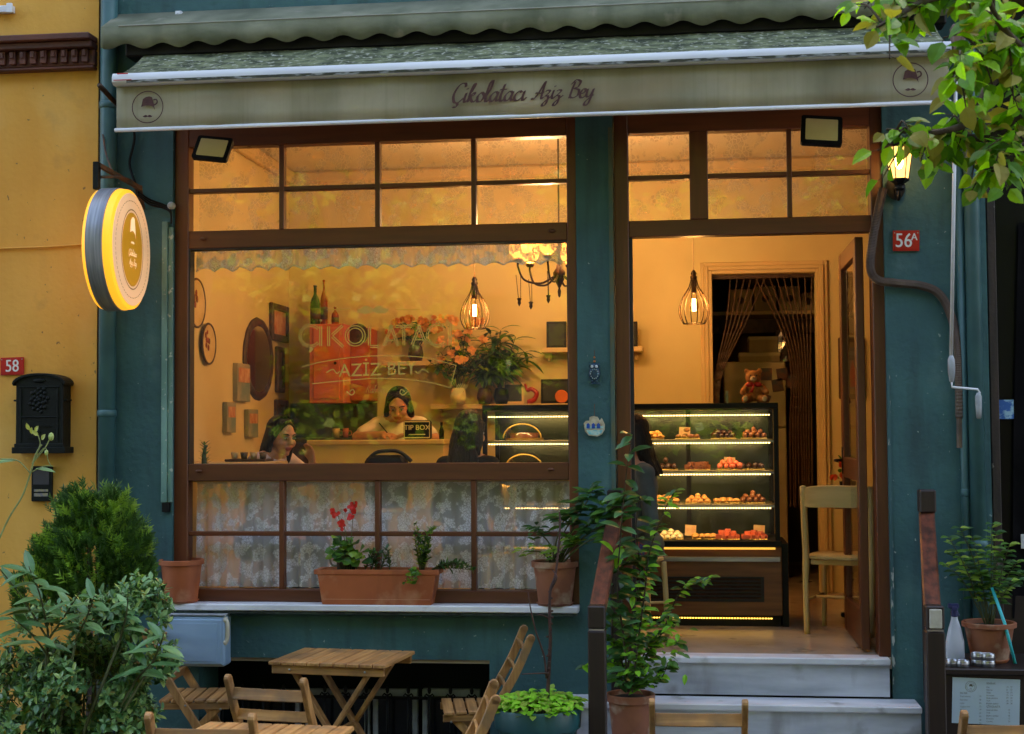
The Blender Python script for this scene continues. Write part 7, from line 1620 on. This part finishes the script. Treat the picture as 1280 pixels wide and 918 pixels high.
# ================================================================== CURTAINS
def lacemat(name, dens, sc_, c=(.88, .93, 1.0)):
    m, t, b = nt(name); L = t.links.new; tc = N(t, 'ShaderNodeTexCoord'); t.nodes.remove(b)
    v = N(t, 'ShaderNodeTexVoronoi'); v.inputs['Scale'].default_value = sc_; nz = N(t, 'ShaderNodeTexNoise'); nz.inputs['Scale'].default_value = sc_*.42; nz.inputs['Detail'].default_value = 3
    v2 = N(t, 'ShaderNodeTexVoronoi', feature='DISTANCE_TO_EDGE'); v2.inputs['Scale'].default_value = sc_*2
    for n in (v, nz, v2): L(tc.outputs['Object'], n.inputs['Vector'])
    g = N(t, 'ShaderNodeMapRange'); g.inputs['From Min'].default_value = .48; g.inputs['From Max'].default_value = .525; L(nz.outputs['Fac'], g.inputs['Value'])
    e = N(t, 'ShaderNodeMapRange'); e.inputs['From Min'].default_value = .03; e.inputs['From Max'].default_value = .08; L(v2.outputs['Distance'], e.inputs['Value'])
    p = N(t, 'ShaderNodeMath', operation='MULTIPLY'); L(g.outputs[0], p.inputs[0]); L(e.outputs[0], p.inputs[1])
    f = N(t, 'ShaderNodeMapRange'); f.inputs['To Min'].default_value = dens[0]; f.inputs['To Max'].default_value = dens[1]; L(p.outputs[0], f.inputs['Value'])
    df = N(t, 'ShaderNodeBsdfDiffuse'); df.inputs[0].default_value = c4(c); tl = N(t, 'ShaderNodeBsdfTranslucent'); tl.inputs[0].default_value = c4(c); mm = N(t, 'ShaderNodeMixShader'); mm.inputs[0].default_value = .15; L(df.outputs[0], mm.inputs[1]); L(tl.outputs[0], mm.inputs[2])
    tr = N(t, 'ShaderNodeBsdfTransparent'); ms = N(t, 'ShaderNodeMixShader'); L(f.outputs[0], ms.inputs[0]); L(tr.outputs[0], ms.inputs[1]); L(mm.outputs[0], ms.inputs[2]); L(ms.outputs[0], t.nodes['Material Output'].inputs['Surface']); return m
LACE = lacemat('floral_lace', (.5, 1.0), 34); LACEV = lacemat('valance_lace', (.44, 1.0), 34); SHEER = lacemat('sheer_net', (.10, .32), 20, (.8, .72, .6))
def curtain(name, label, x0, x1, z0, z1, Y, m, amp=.018, per=.11, scal=0, grp='lace curtains'):
    rnd = random.Random(int(x0*100+z0*10)); o = thing(name, label, 'curtain', ((x0+x1)/2, Y, z1), grp); n = int((x1-x0)/.008); mb = MB(); rows = 8
    vs = []
    for i in range(n+1):
        x = x0+(x1-x0)*i/n; ph = x/per*2*PI+1.2*math.sin(x*5)+.7*math.sin(x*13)
        for j in range(rows+1):
            t = j/rows; zl = z0+(scal*abs(math.sin((x-x0)/.105*PI)) if scal else 0); a = amp*(.5+.7*t)
            vs.append(V((x+.004*math.sin(ph*1.3+t*2), Y+a*math.sin(ph+.4*t)+a*.3*math.sin(ph*2.3), z1+(zl-z1)*t)))
    mb.add(vs, [(i*(rows+1)+j, i*(rows+1)+j+1, (i+1)*(rows+1)+j+1, (i+1)*(rows+1)+j) for i in range(n) for j in range(rows)])
    mb.build('cloth', m, o, True); MB().tube([(x0, Y, z1-.004), (x1, Y, z1-.004)], .004, 6).build('rod', ALU, o)
    if scal:
        h = MB(); pts = [V((x0+(x1-x0)*i/n, Y-.003+amp*1.2*math.sin((x0+(x1-x0)*i/n)/per*2*PI+1.2*math.sin((x0+(x1-x0)*i/n)*5)+.7*math.sin((x0+(x1-x0)*i/n)*13)+.4), z0+.004+scal*abs(math.sin(((x1-x0)*i/n)/.105*PI)))) for i in range(0, n+1)]
        h.tube(pts, .0035, 4); h.build('edging', mat('white_cotton', (.8, .8, .8), rough=.9), o)
    return o
xa, xb = xs[0]+.005, xs[1]-.005
e = [xa]+[P(u, 668, .16).x for u in (351, 471, 591.5)]+[xb]
pos = ['far left', 'left centre', 'right centre', 'far right']
for i in range(4): curtain('lace_curtain', f'floral lace curtain behind the {pos[i]} column of lower panes', e[i]+.003, e[i+1]-.003, zr['b0']-.0, zr['l1']-.012, .165, LACE, .010+.004*(i % 2), .09+.02*(i % 3))
curtain('lace_valance', 'scalloped white lace valance along the top of the big pane', xa, xb, P(472, 336, .16).z, zr['m1']+.02, .165, LACEV, .014, .12, .022, grp='lace valances')
curtain('sheer_curtain', 'sheer net behind the upper panes of the window', xa, xb, zr['m0']+.0, zWT-.02, .18, SHEER, .010, .16, grp='sheer curtains')
curtain('sheer_curtain', 'sheer net behind the panes above the door', dx['l1']+.005, dx['r0']-.005, dz['b0'], zWT-.02, .18, SHEER, .010, .15, grp='sheer curtains')
# ================================================================== LIGHT, SKY, CAMERA
SUN_EL, SUN_AZ = R(47), R(18)        # the sun stands behind the café, the façade is in its shade
to_sun = V((math.sin(SUN_AZ)*math.cos(SUN_EL), math.cos(SUN_AZ)*math.cos(SUN_EL), math.sin(SUN_EL)))
sd = bpy.data.lights.new('sun', 'SUN'); sd.energy = SUN_E; sd.angle = R(.5); sd.color = (1, .93, .82)
so = bpy.data.objects.new('sun', sd); col.objects.link(so); so.rotation_euler = (-to_sun).to_track_quat('-Z', 'Y').to_euler()
w = bpy.data.worlds.new('World'); sc.world = w; w.use_nodes = True; t = w.node_tree
sk = t.nodes.new('ShaderNodeTexSky'); sk.sky_type = 'NISHITA'; sk.sun_disc = False; sk.sun_elevation = SUN_EL; sk.sun_rotation = SUN_AZ; sk.air_density = 1.0; sk.dust_density = 3.0; sk.ozone_density = 1.0
bg = t.nodes['Background']; bg.inputs['Strength'].default_value = SKY_S; t.links.new(sk.outputs[0], bg.inputs['Color'])
cd = bpy.data.cameras.new('camera'); cam = bpy.data.objects.new('camera', cd); col.objects.link(cam); sc.camera = cam
cd.sensor_width = 36; cd.lens = FPX/1280*36; cd.clip_end = 500; cd.clip_start = .05
cam.matrix_world = Matrix(((_r.x, _u.x, -_f.x, CAM.x), (_r.y, _u.y, -_f.y, CAM.y), (_r.z, _u.z, -_f.z, CAM.z), (0, 0, 0, 1)))
cd.dof.use_dof = True; cd.dof.focus_distance = 7.75; cd.dof.aperture_fstop = 5.0
sc.render.resolution_x, sc.render.resolution_y = 1024, 734
sc.view_settings.view_transform = 'Standard'; sc.view_settings.look = 'None'; sc.view_settings.exposure = EXPO; sc.view_settings.gamma = 1; sc.view_settings.use_white_balance = True; sc.view_settings.white_balance_temperature = 7500; sc.view_settings.white_balance_tint = 10; sc.view_settings.use_curve_mapping = False
cy = sc.cycles; cy.use_denoising = True; cy.max_bounces = 8; cy.diffuse_bounces = 3; cy.glossy_bounces = 3; cy.transparent_max_bounces = 16; cy.transmission_bounces = 4
cy.sample_clamp_indirect = 4; cy.caustics_reflective = False; cy.caustics_refractive = False; cy.use_adaptive_sampling = True; cy.adaptive_threshold = .02
